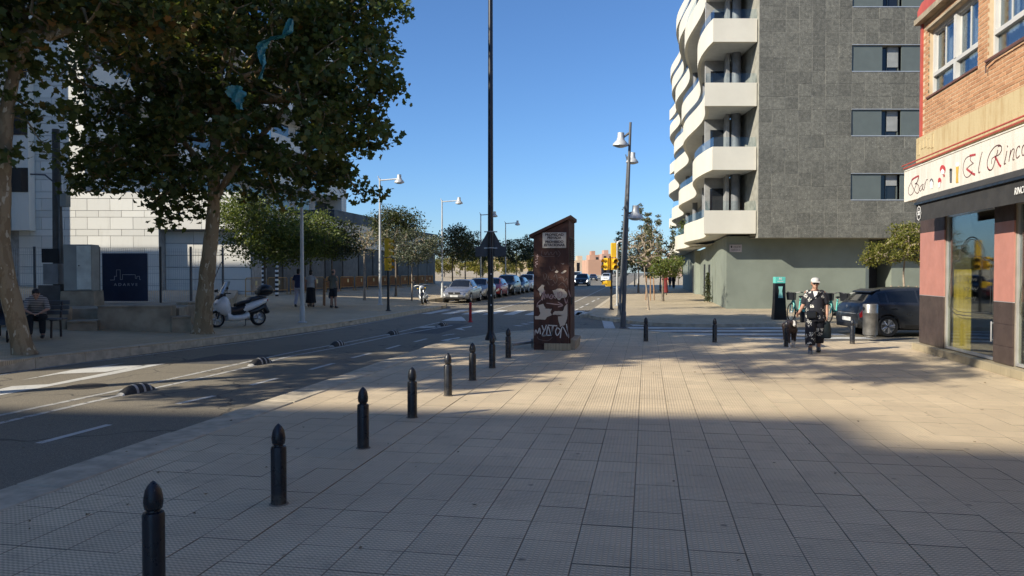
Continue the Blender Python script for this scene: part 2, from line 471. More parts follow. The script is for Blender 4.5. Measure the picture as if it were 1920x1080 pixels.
def bark_mat(name, a, b, c2, sc=5):
    g = G(name); p = g.pos()
    m = g.n('Mapping', {'Vector': p, 'Scale': (1, 1, 0.45)}).outputs[0]
    v = g.noise(m, sc, 3, 0.6); v2 = g.noise(m, sc * 2.3, 2, 0.5)
    c = g.mix(g.ss(v, 0.45, 0.52), a, b)
    c = g.mix(g.ss(v2, 0.62, 0.645), c, c2)
    g.base(c); g.b.inputs['Roughness'].default_value = 0.85
    g.bump(g.math('ADD', v, g.noise(p, 40, 5)), 0.012)
    return g.m
M_plane_bark = bark_mat('plane tree bark', (0.24, 0.165, 0.085), (0.31, 0.225, 0.125), (0.50, 0.42, 0.29))
M_bark = bark_mat('grey bark', (0.10, 0.08, 0.06), (0.15, 0.12, 0.09), (0.2, 0.17, 0.13), 9)
M_palebark = bark_mat('pale bark', (0.24, 0.19, 0.14), (0.32, 0.26, 0.19), (0.2, 0.15, 0.11), 9)
M_leaf_plane = leafmat('plane leaves', [(0, (0.045, 0.066, 0.020)), (0.45, (0.080, 0.108, 0.030)), (0.85, (0.115, 0.13, 0.036)), (0.97, (0.15, 0.12, 0.026)), (1, (0.20, 0.11, 0.024))], 0.24)
M_leaf_autumn = leafmat('turning plane leaves', [(0, (0.05, 0.05, 0.015)), (0.4, (0.12, 0.10, 0.02)), (0.75, (0.22, 0.14, 0.03)), (1, (0.28, 0.12, 0.03))], 0.25)
M_leaf_mid = leafmat('street tree leaves', [(0, (0.045, 0.07, 0.018)), (0.5, (0.095, 0.13, 0.028)), (1, (0.19, 0.21, 0.055))], 0.26)
M_leaf_dark = leafmat('dark olive leaves', [(0, (0.022, 0.032, 0.014)), (0.6, (0.042, 0.055, 0.022)), (1, (0.09, 0.09, 0.04))], 0.12)
M_leaf_grey = leafmat('grey green leaves', [(0, (0.06, 0.075, 0.045)), (0.6, (0.11, 0.125, 0.08)), (1, (0.18, 0.18, 0.12))], 0.12)
M_leaf_yellow = leafmat('yellow green leaves', [(0, (0.09, 0.10, 0.02)), (0.5, (0.17, 0.16, 0.03)), (1, (0.30, 0.22, 0.05))], 0.3)
M_leaf_lime = leafmat('lime leaves', [(0, (0.07, 0.085, 0.015)), (0.5, (0.15, 0.155, 0.03)), (1, (0.27, 0.24, 0.06))], 0.3)
M_leaf_dry = leafmat('dry sparse leaves', [(0, (0.16, 0.14, 0.07)), (0.6, (0.25, 0.22, 0.11)), (1, (0.34, 0.26, 0.15))], 0.25)
M_skin = mat('skin', (0.42, 0.235, 0.16), 0.55, var=0.06, spec=0.4)
M_hair = mat('dark hair', (0.015, 0.011, 0.009), 0.5, var=0.2, scale=30)
def carpaint(name, col, metal=0.5):
    return mat(name, col, 0.34, metal, var=0.03, coat=0.5)
# ------------------------------------------------------------------ the setting: ground, road, pavements
ROAD_Z = -0.12
MB().prism([(-1500, -1500), (1500, -1500), (1500, 1500), (-1500, 1500)], -0.5, -0.17).build('ground', mat('far ground', (0.17, 0.155, 0.12), 0.9), smooth=0)['kind'] = 'structure'
road = MB().add([(-16, -80, ROAD_Z), (60, -80, ROAD_Z), (60, 420, ROAD_Z), (-16, 420, ROAD_Z)], [(0, 1, 2, 3)]).build('road', M_asphalt, smooth=0)
road['kind'] = 'structure'
TX0, TY0, TS = -0.09, 6.50, 0.35
ZX0, ZX1, ZY0, ZY1 = TX0 - 13 * TS, TX0 + 18 * TS, TY0 - 12 * TS, TY0 + 22 * TS
far_edge = cr_spline([(-5.1, 16.6, 0), (-4.94, 18.2, 0), (-4.13, 20.9, 0), (-3.37, 22.0, 0), (-2.1, 22.75, 0), (-0.7, 23.0, 0), (0.3, 22.2, 0), (1.65, 20.9, 0), (3.8, 20.1, 0), (7.0, 19.9, 0)], 5)
pave = MB()
pave.prism([(-5.1, ZY1)] + [(p.x, p.y) for p in far_edge] + [(40, 25.5), (40, ZY1)], -0.16, 0.0)
pave.prism([(ZX0, -60), (ZX0, ZY0), (40, ZY0), (40, -60)], -0.16, 0.0)
pave = pave.build('pavement', M_pave, smooth=0); pave['kind'] = 'structure'
bed = MB().prism([(ZX0, ZY0), (ZX1, ZY0), (ZX1, ZY1), (ZX0, ZY1)], -0.16, -0.014).build('pavement_bed', M_joint, smooth=0); bed['kind'] = 'structure'
tile_cache = {}
def tile_box(mb, x, y, z, wide_l, wide_b):
    g = 0.0013
    x0 = x + (0.007 if wide_l else g); y0 = y + (0.007 if wide_b else g)
    x1, y1 = x + TS - g, y + TS - g
    c = 0.0018
    vs = [(x0, y0, z - 0.016), (x1, y0, z - 0.016), (x1, y1, z - 0.016), (x0, y1, z - 0.016),
          (x0, y0, z - c), (x1, y0, z - c), (x1, y1, z - c), (x0, y1, z - c),
          (x0 + c, y0 + c, z), (x1 - c, y0 + c, z), (x1 - c, y1 - c, z), (x0 + c, y1 - c, z)]
    fs = [(8, 9, 10, 11)]
    for a in (0, 4):
        for i in range(4): fs.append((a + i, a + (i + 1) % 4, a + 4 + (i + 1) % 4, a + 4 + i))
    mb.add(vs, fs)
cells = []
for k in range(-13, 18):
    for m in range(-12, 22):
        cx, cy = TX0 + (k + 0.5) * TS, TY0 + (m + 0.5) * TS
        d = -sa * cx + ca * cy; lat = ca * cx + sa * cy
        vis = d > 4.05 and abs(lat) < 0.70 * d
        cells.append((0 if vis else 1, d, k, m))
cells.sort()
rest = MB()
rt = random.Random(3)
for i, (vis, d, k, m) in enumerate(cells):
    wl, wb = k in (-7, 5), m in (0, 12, -12)
    z = rt.uniform(-0.0016, 0.0016)
    if i < 300 and not vis:
        if (wl, wb) not in tile_cache:
            t = MB(); tile_box(t, 0, 0, 0, wl, wb); tile_cache[(wl, wb)] = t.mesh('tile', M_pave, 0)
        o = link('tile', tile_cache[(wl, wb)], bed, (TX0 + k * TS, TY0 + m * TS, z))
        o.rotation_euler = (rt.uniform(-0.004, 0.004), rt.uniform(-0.004, 0.004), rt.uniform(-0.003, 0.003))
    else: tile_box(rest, TX0 + k * TS, TY0 + m * TS, z, wl, wb)
o = rest.build('tile', M_pave, bed, smooth=0); o['kind'] = 'stuff'
# kerb stones along the near pavement
kerb = MB().prism([(-5.08, -60), (ZX0, -60), (ZX0, ZY1), (-5.08, ZY1)], -0.16, -0.012).build('kerb', M_joint, smooth=0); kerb['kind'] = 'structure'
ks = MB(); ks.cbox((0, 0.5, -0.055), (0.455, 0.992, 0.13), ch=0.012); ks = ks.mesh('kerb_stone', M_kerb, 30)
for i in range(14):
    link('kerb_stone', ks, kerb, (-4.87 + rt.uniform(-.006, .006), 0.2 + i, rt.uniform(-.006, .004)))
# left pavement, rising from its kerb
lk = cr_spline([(-13.6, -30, 0), (-12.9, 2, 0), (-11.75, 11.7, 0), (-11.0, 16.9, 0), (-10.35, 22.4, 0), (-10.2, 27, 0), (-10.2, 33, 0)], 6) + [Vector(q) for q in ((-10.25, 37, 0), (-10.6, 38.6, 0), (-11.4, 39.6, 0), (-12.6, 40.2, 0), (-12.7, 44, 0), (-12.7, 400, 0))]
lp = MB()
top = [Vector((p.x, p.y, zleft(p.x))) for p in lk]
n = len(top)
back = [Vector((-70, 400, zleft(-70))), Vector((-70, -30, zleft(-70)))]
lp.add(top + back, [tuple(range(n + 2))])
lp.add(top + [Vector((p.x, p.y, -0.16)) for p in top], [(i, i + 1, n + i + 1, n + i) for i in range(n - 1)])
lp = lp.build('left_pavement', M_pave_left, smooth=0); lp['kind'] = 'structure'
lkb = thing('left_kerb', None, None); lkb['kind'] = 'structure'
acc = []
dist = 0
dense = cr_spline(lk[:40], 8)
prev = dense[0]; start = prev
for p in dense[1:]:
    if p.y > 4 and (p - start).length >= 1.1:
        a, b = start, p
        if a.y > 4:
            t = (b - a).normalized(); w = Vector((-t.y, t.x, 0))
            if w.x > 0: w = -w
            mb = MB(); ln = (b - a).length - 0.012
            vs = []
            c = 0.02
            for s in (0.006, ln):
                q = a + t * s
                zt = zleft(q.x) + 0.012
                prof = [(0.012, -0.15), (0.0, zt - 0.035), (-c, zt), (-0.24, zt + 0.004), (-0.24, -0.15)]
                vs.append([q - w * u + Vector((0, 0, z)) for u, z in prof])
            mb.loft(vs)
            if len(lkb.children) < 26: mb.build('kerb_stone', M_kerb, lkb, smooth=25)
        start = p
    elif p.y <= 4: start = p
# corner pavement by the grey building
rp = cr_spline([(-2.5, 60, 0), (-2.5, 33, 0), (-2.45, 31.0, 0), (-2.0, 29.2, 0), (-1.04, 27.7, 0), (0.15, 26.1, 0), (2.0, 25.55, 0), (4.3, 26.3, 0), (9.2, 27.4, 0)], 5)
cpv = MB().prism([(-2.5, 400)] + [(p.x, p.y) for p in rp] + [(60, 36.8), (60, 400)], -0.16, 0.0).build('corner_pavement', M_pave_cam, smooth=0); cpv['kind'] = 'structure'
ck = MB()
e = [Vector((p.x, p.y, 0.006)) for p in rp]
for i in range(len(e) - 1):
    t = (e[i + 1] - e[i]).normalized(); w = Vector((-t.y, t.x, 0))
    ck.loft([[e[i] - w * 0.01 + Vector((0, 0, -.15)), e[i] - w * 0.01, e[i] + w * 0.2, e[i] + w * 0.2 + Vector((0, 0, -.15))], [e[i + 1] - w * 0.01 + Vector((0, 0, -.15)), e[i + 1] - w * 0.01, e[i + 1] + w * 0.2, e[i + 1] + w * 0.2 + Vector((0, 0, -.15))]])
ck.build('kerb_edge', M_kerb, cpv, smooth=0)
e = far_edge; ck = MB()
for i in range(len(e) - 1):
    t = (e[i + 1] - e[i]).normalized(); w = Vector((t.y, -t.x, 0)); a, b = e[i] + Vector((0, 0, .006)), e[i + 1] + Vector((0, 0, .006)); dz = Vector((0, 0, -.15))
    ck.loft([[a - w * 0.01 + dz, a - w * 0.01, a + w * 0.22, a + w * 0.22 + dz], [b - w * 0.01 + dz, b - w * 0.01, b + w * 0.22, b + w * 0.22 + dz]])
ck.build('kerb_edge', M_kerb, pave, smooth=0)
# painted markings
mz = [ROAD_Z + 0.004]
def mark(name, pts, m=None, z=None):
    vs = [Vector((p[0], p[1], z or mz[0])) for p in pts]
    o = MB().add(vs, [tuple(range(len(vs)))]).build(name, m or M_mark, road, smooth=0)
    return o
def pmark(name, pts, m=None): return mark(name, [P(x, y, mz[0]) for x, y in pts], m)
def pline(name, a, b, w=0.10, m=None):
    a, b = P(*a, mz[0]), P(*b, mz[0]); t = (b - a).normalized(); s = Vector((-t.y, t.x, 0)) * w / 2
    return mark(name, [a - s, b - s, b + s, a + s], m)
def wline(name, pxs, w=0.10, m=None):
    pts = cr_spline([P(x, y, mz[0]) for x, y in pxs], 5); vs = []; fs = []
    for i, p in enumerate(pts):
        t = (pts[min(i + 1, len(pts) - 1)] - pts[max(i - 1, 0)]).normalized(); s = Vector((-t.y, t.x, 0)) * w / 2
        vs += [p - s, p + s]
    fs = [(2 * i, 2 * i + 2, 2 * i + 3, 2 * i + 1) for i in range(len(pts) - 1)]
    return MB().add(vs, fs).build(name, m or M_mark_worn, road, smooth=0)
for k in range(9):
    x = -9.95 + 0.94 * k
    mark('zebra_stripe', [(x, 31.7), (x + 0.46, 31.7), (x + 0.46, 35.5), (x, 35.5)])
for d0, d1, l0, l1 in ((25.6, 26.35, 4.2, 9.2), (24.35, 25.05, 3.9, 9.3), (23.1, 23.75, 3.75, 9.6), (21.8, 22.45, 4.9, 9.9), (20.6, 21.2, 6.2, 10.1)):
    mark('zebra_stripe', [L(l0, d0), L(l1, d0), L(l1, d1), L(l0, d1)])
c48 = lambda q: [(x / 4.8, 640 + y / 4.8) for x, y in q]
pmark('arrow_marking', c48([(195, 348), (640, 258), (1130, 192), (960, 222), (1330, 215), (950, 275), (540, 292)]))
pmark('arrow_marking', c48([(-80, 448), (110, 402), (440, 385), (1310, 212), (1490, 200), (1080, 284), (420, 408), (-80, 500)]))
wline('lane_line', [(-120, 804), (0, 778.5), (217, 733), (340, 706), (540, 662), (622, 647), (735, 625), (825, 604)])
wline('lane_line', [(-120, 820), (0, 793), (221, 742), (330, 719), (470, 687), (540, 669), (645, 649), (745, 628), (848, 610)])
wline('edge_line', [(-100, 722), (0, 703), (110, 686), (380, 651.5), (602, 621), (790, 587)], 0.09)
for a, b in (((72, 831), (205, 796)), ((332, 757), (402, 742)), ((470, 722), (520, 709)), ((581, 693), (626, 681)), ((660, 671), (695, 662)), ((725, 654), (750, 647)), ((777, 641), (800, 635)), ((830, 629), (852, 626))): pline('lane_dash', a, b, 0.10)
wline('lane_line', [(898, 588), (934, 579), (998, 562), (1040, 551)], 0.11)
wline('lane_line', [(1070, 568), (1082, 564), (1127, 543), (1150, 532)], 0.10)
for a, b in (((1076, 583), (1084, 579)), ((1088, 577), (1094, 574)), ((1098, 572), (1104, 569)), ((1110, 566), (1115, 563)), ((1120, 561), (1124, 559))): pline('lane_dash', a, b, 0.10)
c1 = lambda q: [(540 + x / 4, 540 + y / 4) for x, y in q]
pmark('chevron_marking', c1([(1150, 246), (1230, 222), (1300, 214), (1318, 225), (1335, 246)]))
pmark('arrow_marking', c1([(1140, 396), (1180, 385), (1230, 377), (1290, 368), (1286, 376), (1230, 384), (1200, 396)]))
pmark('arrow_marking', c1([(1250, 306), (1285, 300), (1380, 284), (1376, 292), (1300, 303), (1330, 318)]))
pmark('arrow_marking', c1([(970, 297), (1000, 290), (1100, 287), (1110, 294), (1020, 299)]))
pmark('give_way_mark', [(1128.6, 600), (1147, 600.5), (1154, 615.5), (1133, 615.5)])
pmark('give_way_mark', [(1083, 585.5), (1103, 585), (1097, 591), (1078, 591)])
for q in range(5): pline('lane_dash', (968 + q * 13, 611 - q * 3.2), (976 + q * 13, 610.3 - q * 3.2), 0.3)
for yy in (60, 62.5, 65, 67.5): mark('zebra_stripe', [(-9.5 + (yy - 60) * 2.2, 88), (-8.6 + (yy - 60) * 2.2, 88), (-8.6 + (yy - 60) * 2.2, 91.5), (-9.5 + (yy - 60) * 2.2, 91.5)])
mark('arrow_marking', [(-6.3, 52), (-6.1, 52), (-6.1, 54), (-5.8, 54), (-6.2, 56), (-6.6, 54), (-6.3, 54)])
# terrace of the white building held by low concrete walls
TZ = 0.74
A_ = lambda px, d: L((px - 960) / FPX * d, d)
terr = [A_(70, 20.3), A_(125, 20.3), A_(178, 20.5), A_(335, 20.7), A_(360, 22.5), A_(415, 25.5), A_(438, 29), A_(446, 41)]
t = MB().prism([(p.x, p.y) for p in terr] + [(-55, 45), (-55, 2), (-24, -4), (-21, 6)], -0.1, TZ)
t = t.build('terrace', M_concrete, smooth=0); t['kind'] = 'structure'

# repair patch and manhole in the road, fallen leaves
M_patch = mat('newer asphalt', (0.085, 0.082, 0.076), 0.85, var=0.25, scale=20, bump=0.002, bscale=150)
mark('road_patch', [(-9.6, 13.6), (-8.3, 13.7), (-8.2, 15.4), (-9.5, 15.3)], M_patch, ROAD_Z + .002)
mark('road_patch', [(-7.3, 21.5), (-6.2, 21.6), (-6.3, 26.0), (-7.2, 26.0)], M_patch, ROAD_Z + .002)
m = MB(); m.cyl((-9.0, 10.6, ROAD_Z - .01), (-9.0, 10.6, ROAD_Z + .006), .32, n=24); m.build('manhole_cover', mat('cast iron cover', (.07, .06, .055), .5, .5, var=.3, scale=20, bump=.006, bscale=60), road, 20)
rl_ = random.Random(8); fl = MB()
for i in range(120):
    d = rl_.uniform(4.2, 19); la = rl_.uniform(-.68, .68) * d; q = L(la, d); z = .006 if q.x > -5.0 else ROAD_Z + .006
    if q.x > 5.8: continue
    a = rl_.uniform(0, 6.3); s = rl_.uniform(.010, .026)
    fl.add([(q.x + s * math.cos(a + k * 1.256) * (1 if k % 2 else .6), q.y + s * math.sin(a + k * 1.256) * (1 if k % 2 else .6), z + rl_.uniform(0, .012)) for k in range(5)], [(0, 1, 2, 3, 4)])
o = fl.build('fallen_leaves', leafmat('dry leaf litter', [(0, (.05, .035, .02)), (.5, (.12, .07, .03)), (1, (.20, .13, .05))], .1), None, 0); tag(o, 'small dry leaves scattered over the pavement and the road', 'leaves', None, 'stuff')
# ------------------------------------------------------------------ bar building on the right (plane x = BX facing the street)
BX, BY = 6.07, 18.1
bar = thing('brick_bar_building', 'orange brick building with a bar on the ground floor, right edge of the picture', 'building', (BX, BY, 0))
def bl(p): return Vector((p[0] - BX, p[1] - BY, p[2]))
YS = -26.0                                   # how far the front runs south of the corner
fm = MB(); fm.box(0.0, YS, 4.75, 9, 0.0, 7.3); 
# upper wall with window holes is built as bricks on a mortar backing
WINS = []                                    # (y0, y1) in local y
y = -0.33
while y > YS + 3.2:
    WINS.append((y - 2.50, y)); y -= 2.50 + 0.40 if len(WINS) % 2 else 2.50 + 1.3
Z0, Z1 = 5.60, 7.06
m = MB()
edges = [0.0] + [v for w in WINS for v in (w[1], w[0])] + [YS]
for i in range(0, len(edges) - 1, 2): m.box(0.006, edges[i + 1], Z0, 0.40, edges[i], Z1)
m.box(0.006, YS, 4.75, 9, 0, Z0); m.box(0.006, YS, Z1, 9, 0, 7.3); m.box(0.40, YS, Z0, 9, 0, Z1)
wall = m.build('wall', M_mortar, bar, 0)
BL, BH, JT = 0.225, 0.066, 0.012
bq = []
zr = 4.755; rr = 0
while zr + BH < 7.28:
    off = (BL + JT) / 2 * (rr % 2)
    yy = 0.0 + off - (BL + JT)
    yq = -0.04 - off
    while yq > YS:
        a, b = yq - BL, yq
        segs = [(a, b)]
        if zr + BH > Z0 - 0.02 and zr < Z1 + 0.02:
            for w0, w1 in WINS:
                ns = []
                for s0, s1 in segs:
                    if s1 <= w0 or s0 >= w1: ns.append((s0, s1))
                    else:
                        if s0 < w0 - .03: ns.append((s0, w0))
                        if s1 > w1 + .03: ns.append((w1, s1))
                segs = ns
        for s in segs: bq.append((s[0], s[1], zr))
        yq -= BL + JT
    zr += BH + JT; rr += 1
def bricksize(b):
    dx, dy, dz = BX, BY + b[1], b[2] - CAM_H
    d = -sa * dx + ca * dy; lat = ca * dx + sa * dy
    inv = d > 1 and abs(lat / d) < 0.695 and 510 - dz * FPX / d > -5
    return (0 if inv else 1, d)
bq.sort(key=bricksize)
bmesh_cache = {}
brest = MB(); rb = random.Random(5)
def brick_geo(mb, y0, y1, z0, x):
    c = 0.005
    mb.add([(0.03, y0, z0), (0.03, y1, z0), (0.03, y1, z0 + BH), (0.03, y0, z0 + BH), (x + c, y0, z0), (x + c, y1, z0), (x + c, y1, z0 + BH), (x + c, y0, z0 + BH),
            (x, y0 + c, z0 + c), (x, y1 - c, z0 + c), (x, y1 - c, z0 + BH - c), (x, y0 + c, z0 + BH - c)],
           [(8, 9, 10, 11)] + [(q + i, q + (i + 1) % 4, q + 4 + (i + 1) % 4, q + 4 + i) for q in (0, 4) for i in range(4)])
for i, b in enumerate(bq):
    if i < 300:
        k = round(b[1] - b[0], 3)
        if k not in bmesh_cache:
            t = MB(); brick_geo(t, -k, 0, 0, 0.0); bmesh_cache[k] = t.mesh('brick', M_brick, 0)
        link('brick', bmesh_cache[k], bar, (rb.uniform(-.003, .003), b[1], b[2]))
    else: brick_geo(brest, b[0], b[1], b[2], rb.uniform(-.003, .003))
o = brest.build('brick', M_brick, bar, 0); o['kind'] = 'stuff'
# red corner trim, cornice, render band
m = MB(); m.box(-0.03, -0.035, 4.75, 9, 0.07, 7.35); m.build('corner_trim', M_red_trim, bar, 0)
m = MB()
m.box(-0.16, YS, 7.3, 9, 0.10, 7.42); m.build('cornice', M_concrete, bar, 0)
m = MB(); prof = [(-0.10 + 0.0, 7.42), (-0.10, 7.60), (-0.02, 7.80), (0.16, 7.98), (0.42, 8.10), (0.9, 8.14), (9, 8.14), (9, 7.42)]
m.loft([[Vector((x, YS, z)) for x, z in prof], [Vector((x, 0.06, z)) for x, z in prof]]); m.build('parapet', M_red_trim, bar, 30)
m = MB(); m.box(-0.10, YS, 4.20, 9, 0.04, 4.75)
rb2 = random.Random(9)
m.build('render_band', M_band, bar, 0)
m = MB()
for i in range(5): m.cbox((-0.10, -0.12 - 0.2 * i, 4.50 + rb2.uniform(-.09, .09)), (0.014, 0.17, rb2.uniform(.2, .42)), (rb2.uniform(-.03, .03), 0, 0), 0.012)
m.build('broken_render', M_band, bar, 20)
m = MB(); m.tube([(-0.05, -3.3, 5.35), (-0.05, -3.3, 5.48), (-0.05, -3.6, 5.52), (-0.05, -9, 5.56)], 0.014, 6); m.build('conduit', mat('rusty conduit', (0.10, 0.06, 0.05), 0.7), bar)
# upper windows
def upper_window(y0, y1):
    f = MB()
    def bar_(a0, a1, c0, c1, x0=0.10, x1=0.19): f.box(x0, a0, c0, x1, a1, c1)
    t = 0.075
    bar_(y0, y0 + t, Z0, Z1); bar_(y1 - t, y1, Z0, Z1); bar_(y0 + t, y1 - t, Z0, Z0 + t); bar_(y0 + t, y1 - t, Z1 - t, Z1)
    bar_(y0 + t, y1 - t, Z0 + 0.42, Z0 + 0.50, 0.08)
    ym = (y0 + y1) / 2
    bar_(ym - 0.06, ym + 0.06, Z0 + t, Z0 + .42, 0.07); bar_(ym - 0.06, ym + 0.06, Z0 + .50, Z1 - t, 0.07)
    w = f.build('window', M_white_frame, bar, 0)
    for a, b in ((y0 + t, ym - .06), (ym + .06, y1 - t)):
        g = MB(); g.box(0.155, a, Z0 + t, 0.162, b, Z0 + .42); g.build('pane', M_glass, w, 0)
        h = (a + b) / 2
        for q, (c, d) in enumerate(((a, h + .03), (h - .03, b))):
            x = 0.13 + 0.03 * q
            s = MB(); e = 0.045
            s.box(x, c, Z0 + .50, x + .025, c + e, Z1 - t); s.box(x, d - e, Z0 + .50, x + .025, d, Z1 - t); s.box(x, c + e, Z0 + .50, x + .025, d - e, Z0 + .55); s.box(x, c + e, Z1 - t - .05, x + .025, d - e, Z1 - t)
            s.build('sash', M_white_frame, w, 0)
            g = MB(); g.box(x + .009, c + e, Z0 + .55, x + .015, d - e, Z1 - t - .05); g.build('pane', M_glass, w, 0)
        s = MB(); kk = 0
        zz = Z0 + .50
        while zz < Z1 - t - .03:
            s.box(0.28, a, zz, 0.30, h, zz + 0.042); zz += 0.046
        s.build('roller_shutter', M_white_frame, w, 0)
        c = MB(); pts = [(0.34 + 0.02 * math.sin(i * 1.9), h + (b - h) * i / 16) for i in range(17)]
        c.loft([[Vector((x, y, z)) for x, y in pts] for z in (Z0 + .1, Z1 - .1)], False, False); c.build('curtain', M_white, w, 40)
    s = MB(); s.box(0.395, y0, Z0, 0.398, y1, Z1); s.build('dark_room', mat('dim room', (0.05, 0.055, 0.06), 0.9), w, 0)
    s = MB(); s.cbox((0.07, (y0 + y1) / 2, Z0 - .02), (0.20, y1 - y0 + .06, 0.04)); s.build('sill', mat('brown sill', (0.13, 0.06, 0.045), 0.6), w, 0)
    s = MB(); s.cbox((-0.0, (y0 + y1) / 2, Z1 + .03), (0.10, y1 - y0 + .04, 0.05)); s.build('lintel', M_concrete, w, 0)
for w in WINS[:6]: upper_window(*w)
# ground floor: piers, shop windows, tiled skirting
piers = []; shops = []
y = 0.0
for i in range(6):
    pw = 1.38 if i == 0 else 0.72
    piers.append((y - pw, y)); y -= pw
    shops.append((y - 2.25, y)); y -= 2.25
piers.append((YS, y))
m = MB()
for a, b in piers: m.box(0.02, a, 0, 0.5, b, 2.95)
m.box(0.02, YS, 2.95, 9, 0, 4.2); m.box(0.5, -0.4, 0, 9, 0.0, 2.95); m.box(4.5, YS, 0, 9, -.4, 2.95); m.box(0.5, YS, -0.05, 4.5, -.4, 0.02)
m.build('ground_floor_wall', mat('shop interior plaster', (0.22, 0.19, 0.15), 0.9), bar, 0)
for i, (a, b) in enumerate(piers[:-1]):
    m = MB(); g = 0.002; hgt = (0.16, 0.47, 0.85, 1.23) if i else (0.16, 1.23)
    cols = [(a, b)] if i else [(a, a + .02), (a + .02, b)]
    for z0, z1 in zip(hgt[:-1], hgt[1:]):
        for c, d in ([(a, b)] if i else [(a, b)]):
            q = MB(); q.cbox((0.008, (c + d) / 2, (z0 + z1) / 2), (0.03, d - c - 2 * g, z1 - z0 - 2 * g), ch=0.003); q.build('tile', M_browntile, bar, 0)
    q = MB(); q.cbox((0.009, (a + b) / 2, 1.235), (0.034, b - a, 0.012)); q.build('tile_trim', M_alu, bar, 0)
    q = MB(); q.cbox((0.008, (a + b) / 2, (1.24 + 2.62) / 2), (0.03, b - a - .004, 1.38)); q.build('pink_panel', M_pink, bar, 0)
    q = MB(); q.cbox((0.007, (a + b) / 2, (2.62 + 2.95) / 2), (0.028, b - a, 0.325)); q.build('dark_header', mat('dark header', (0.055, 0.035, 0.03), 0.6), bar, 0)
m = MB(); m.box(0.02, -0.4, 0.16, 9, 0.012, 4.2); m.build('side_wall', M_browntile, bar, 0)
pl_ = MB()
q = MB()
zq = 0
for i in range(20):
    y1 = 0.06 - i * 0.9; t = MB(); t.cbox((-0.02, y1 - 0.45, 0.075), (0.24, 0.894, 0.15), ch=0.006); t.build('plinth_block', M_plinth, bar, 0)
def shop_window(a, b, first):
    f = MB(); t = 0.05; z0, z1 = 0.17, 2.93
    f.box(0.04, a, z0, 0.10, a + t, z1); f.box(0.04, b - t, z0, 0.10, b, z1); f.box(0.04, a + t, z0, 0.10, b - t, z0 + t); f.box(0.04, a + t, z1 - t, 0.10, b - t, z1)
    f.box(0.05, a + t, 0.60, 0.09, a + t + .0, 0.6)
    w = f.build('shop_window', M_alu, bar, 0)
    g = MB(); g.box(0.066, a + t, z0 + t, 0.074, b - t, z1 - t); g.build('pane', M_glass_shop, w, 0)
    # etched ornamental outline on the glass
    e = MB(); c = (a + b) / 2; hw = (b - a) / 2 - 0.2
    arch = [(-hw, 0.95), (-hw, 1.75), (-hw * .92, 1.95), (-hw * .62, 2.0), (-hw * .55, 2.18), (-hw * .28, 2.36), (0, 2.42), (hw * .28, 2.36), (hw * .55, 2.18), (hw * .62, 2.0), (hw * .92, 1.95), (hw, 1.75), (hw, 0.95), (-hw, 0.95)]
    e.ribbon([(0.064, c + u, z) for u, z in arch], 0.016, (-1, 0, 0), 0.002)
    e.ribbon([(0.064, c + u * .90, 0.95 + .06 + (z - .95) * .93) for u, z in arch], 0.010, (-1, 0, 0), 0.002)
    for r, (zz, wd) in enumerate(((2.05, .3), (1.60, .55), (1.42, .62), (1.24, .5))):
        pts = [(0.064, c + wd * (i / 13 - .5) * -1.0, zz + 0.035 * math.sin(i * 2.4 + r) + (0.02 if i % 3 == 0 else 0)) for i in range(14)]
        e.ribbon(pts, 0.012, (-1, 0, 0), 0.002)
    e.build('etched_ornament', mat('etched glass', (0.045, 0.048, 0.045), 0.8), w, 0)
    cu = MB(); yy0 = b - t - 0.02; wdt = 0.80
    pts = [(0.16 + 0.018 * math.sin(i * 1.3), yy0 - wdt * i / 20) for i in range(21)]
    cu.loft([[Vector((x, y, z)) for x, y in pts] for z in (0.2, 1.0, 1.80)], False, False); cu.build('yellow_curtain', M_yellowcloth, w, 40)
    d = MB(); d.box(0.35, a + .1, 0.95, 0.75, a + .85, 1.0); d.cyl((0.55, a + .5, 0.1), (0.55, a + .5, 0.95), 0.035, n=10); d.cyl((0.55, a + .5, 0.05), (0.55, a + .5, 0.08), 0.22, n=14); d.build('window_table', M_white, w)
    d = MB(); d.cyl((0.03, a + .16, 0.5), (0.03, a + .16, 0.86), 0.014, n=8); d.cyl((0.03, a + .16, 0.53), (0.07, a + .16, 0.53), 0.01, n=8); d.cyl((0.03, a + .16, 0.83), (0.07, a + .16, 0.83), 0.01, n=8); d.build('handle', M_alu, w)
    d = MB(); d.box(1.6, a, 0.0, 1.65, b, 1.1); d.box(1.5, a, 1.1, 2.0, b, 1.14); d.build('bar_counter', mat('bar counter wood', (0.10, 0.06, 0.035), 0.5), w, 0)
for i, (a, b) in enumerate(shops): shop_window(a, b, i == 0)
# the bar's sign board
SX = 5.67
sgn = thing('bar_sign', 'long pale sign board with red curly script and drink pictures over the bar', 'sign', (SX, 17.9, 3.33))
sl_ = lambda p: Vector((p[0] - SX, p[1] - 17.9, p[2] - 3.33))
m = MB(); m.box(0, -11, 0, 0.42, 0, 0.66); m.build('board', M_signboard, sgn, 0)
m = MB(); m.box(-0.012, -11, 0.66, 0.42, 0.01, 0.685); m.box(-0.012, -11, -0.02, 0.42, 0.01, -0.002); m.box(-0.012, 0.002, -0.002, 0.3, 0.012, 0.66)
for yj in (-3.85, -7.4): m.box(-0.004, yj, 0, 0.0, yj - .008, 0.66)
m.build('frame', mat('sign frame', (0.66, 0.62, 0.52), 0.5), sgn, 0)
m = MB(); m.tube([(-0.02, 0.15, 0.80), (-0.02, -11, 0.80)], 0.014, 6); m.tube([(0.02, 0.15, 0.74), (0.02, -11, 0.76)], 0.018, 6); m.tube([(0.05, 0.15, 0.83), (0.05, -11, 0.84)], 0.014, 6); m.build('cable', M_red_trim, sgn)
csn = lambda x, y: sl_(PX(1690 + x / 5.683, 230 + y / 5.683, SX - 0.003))
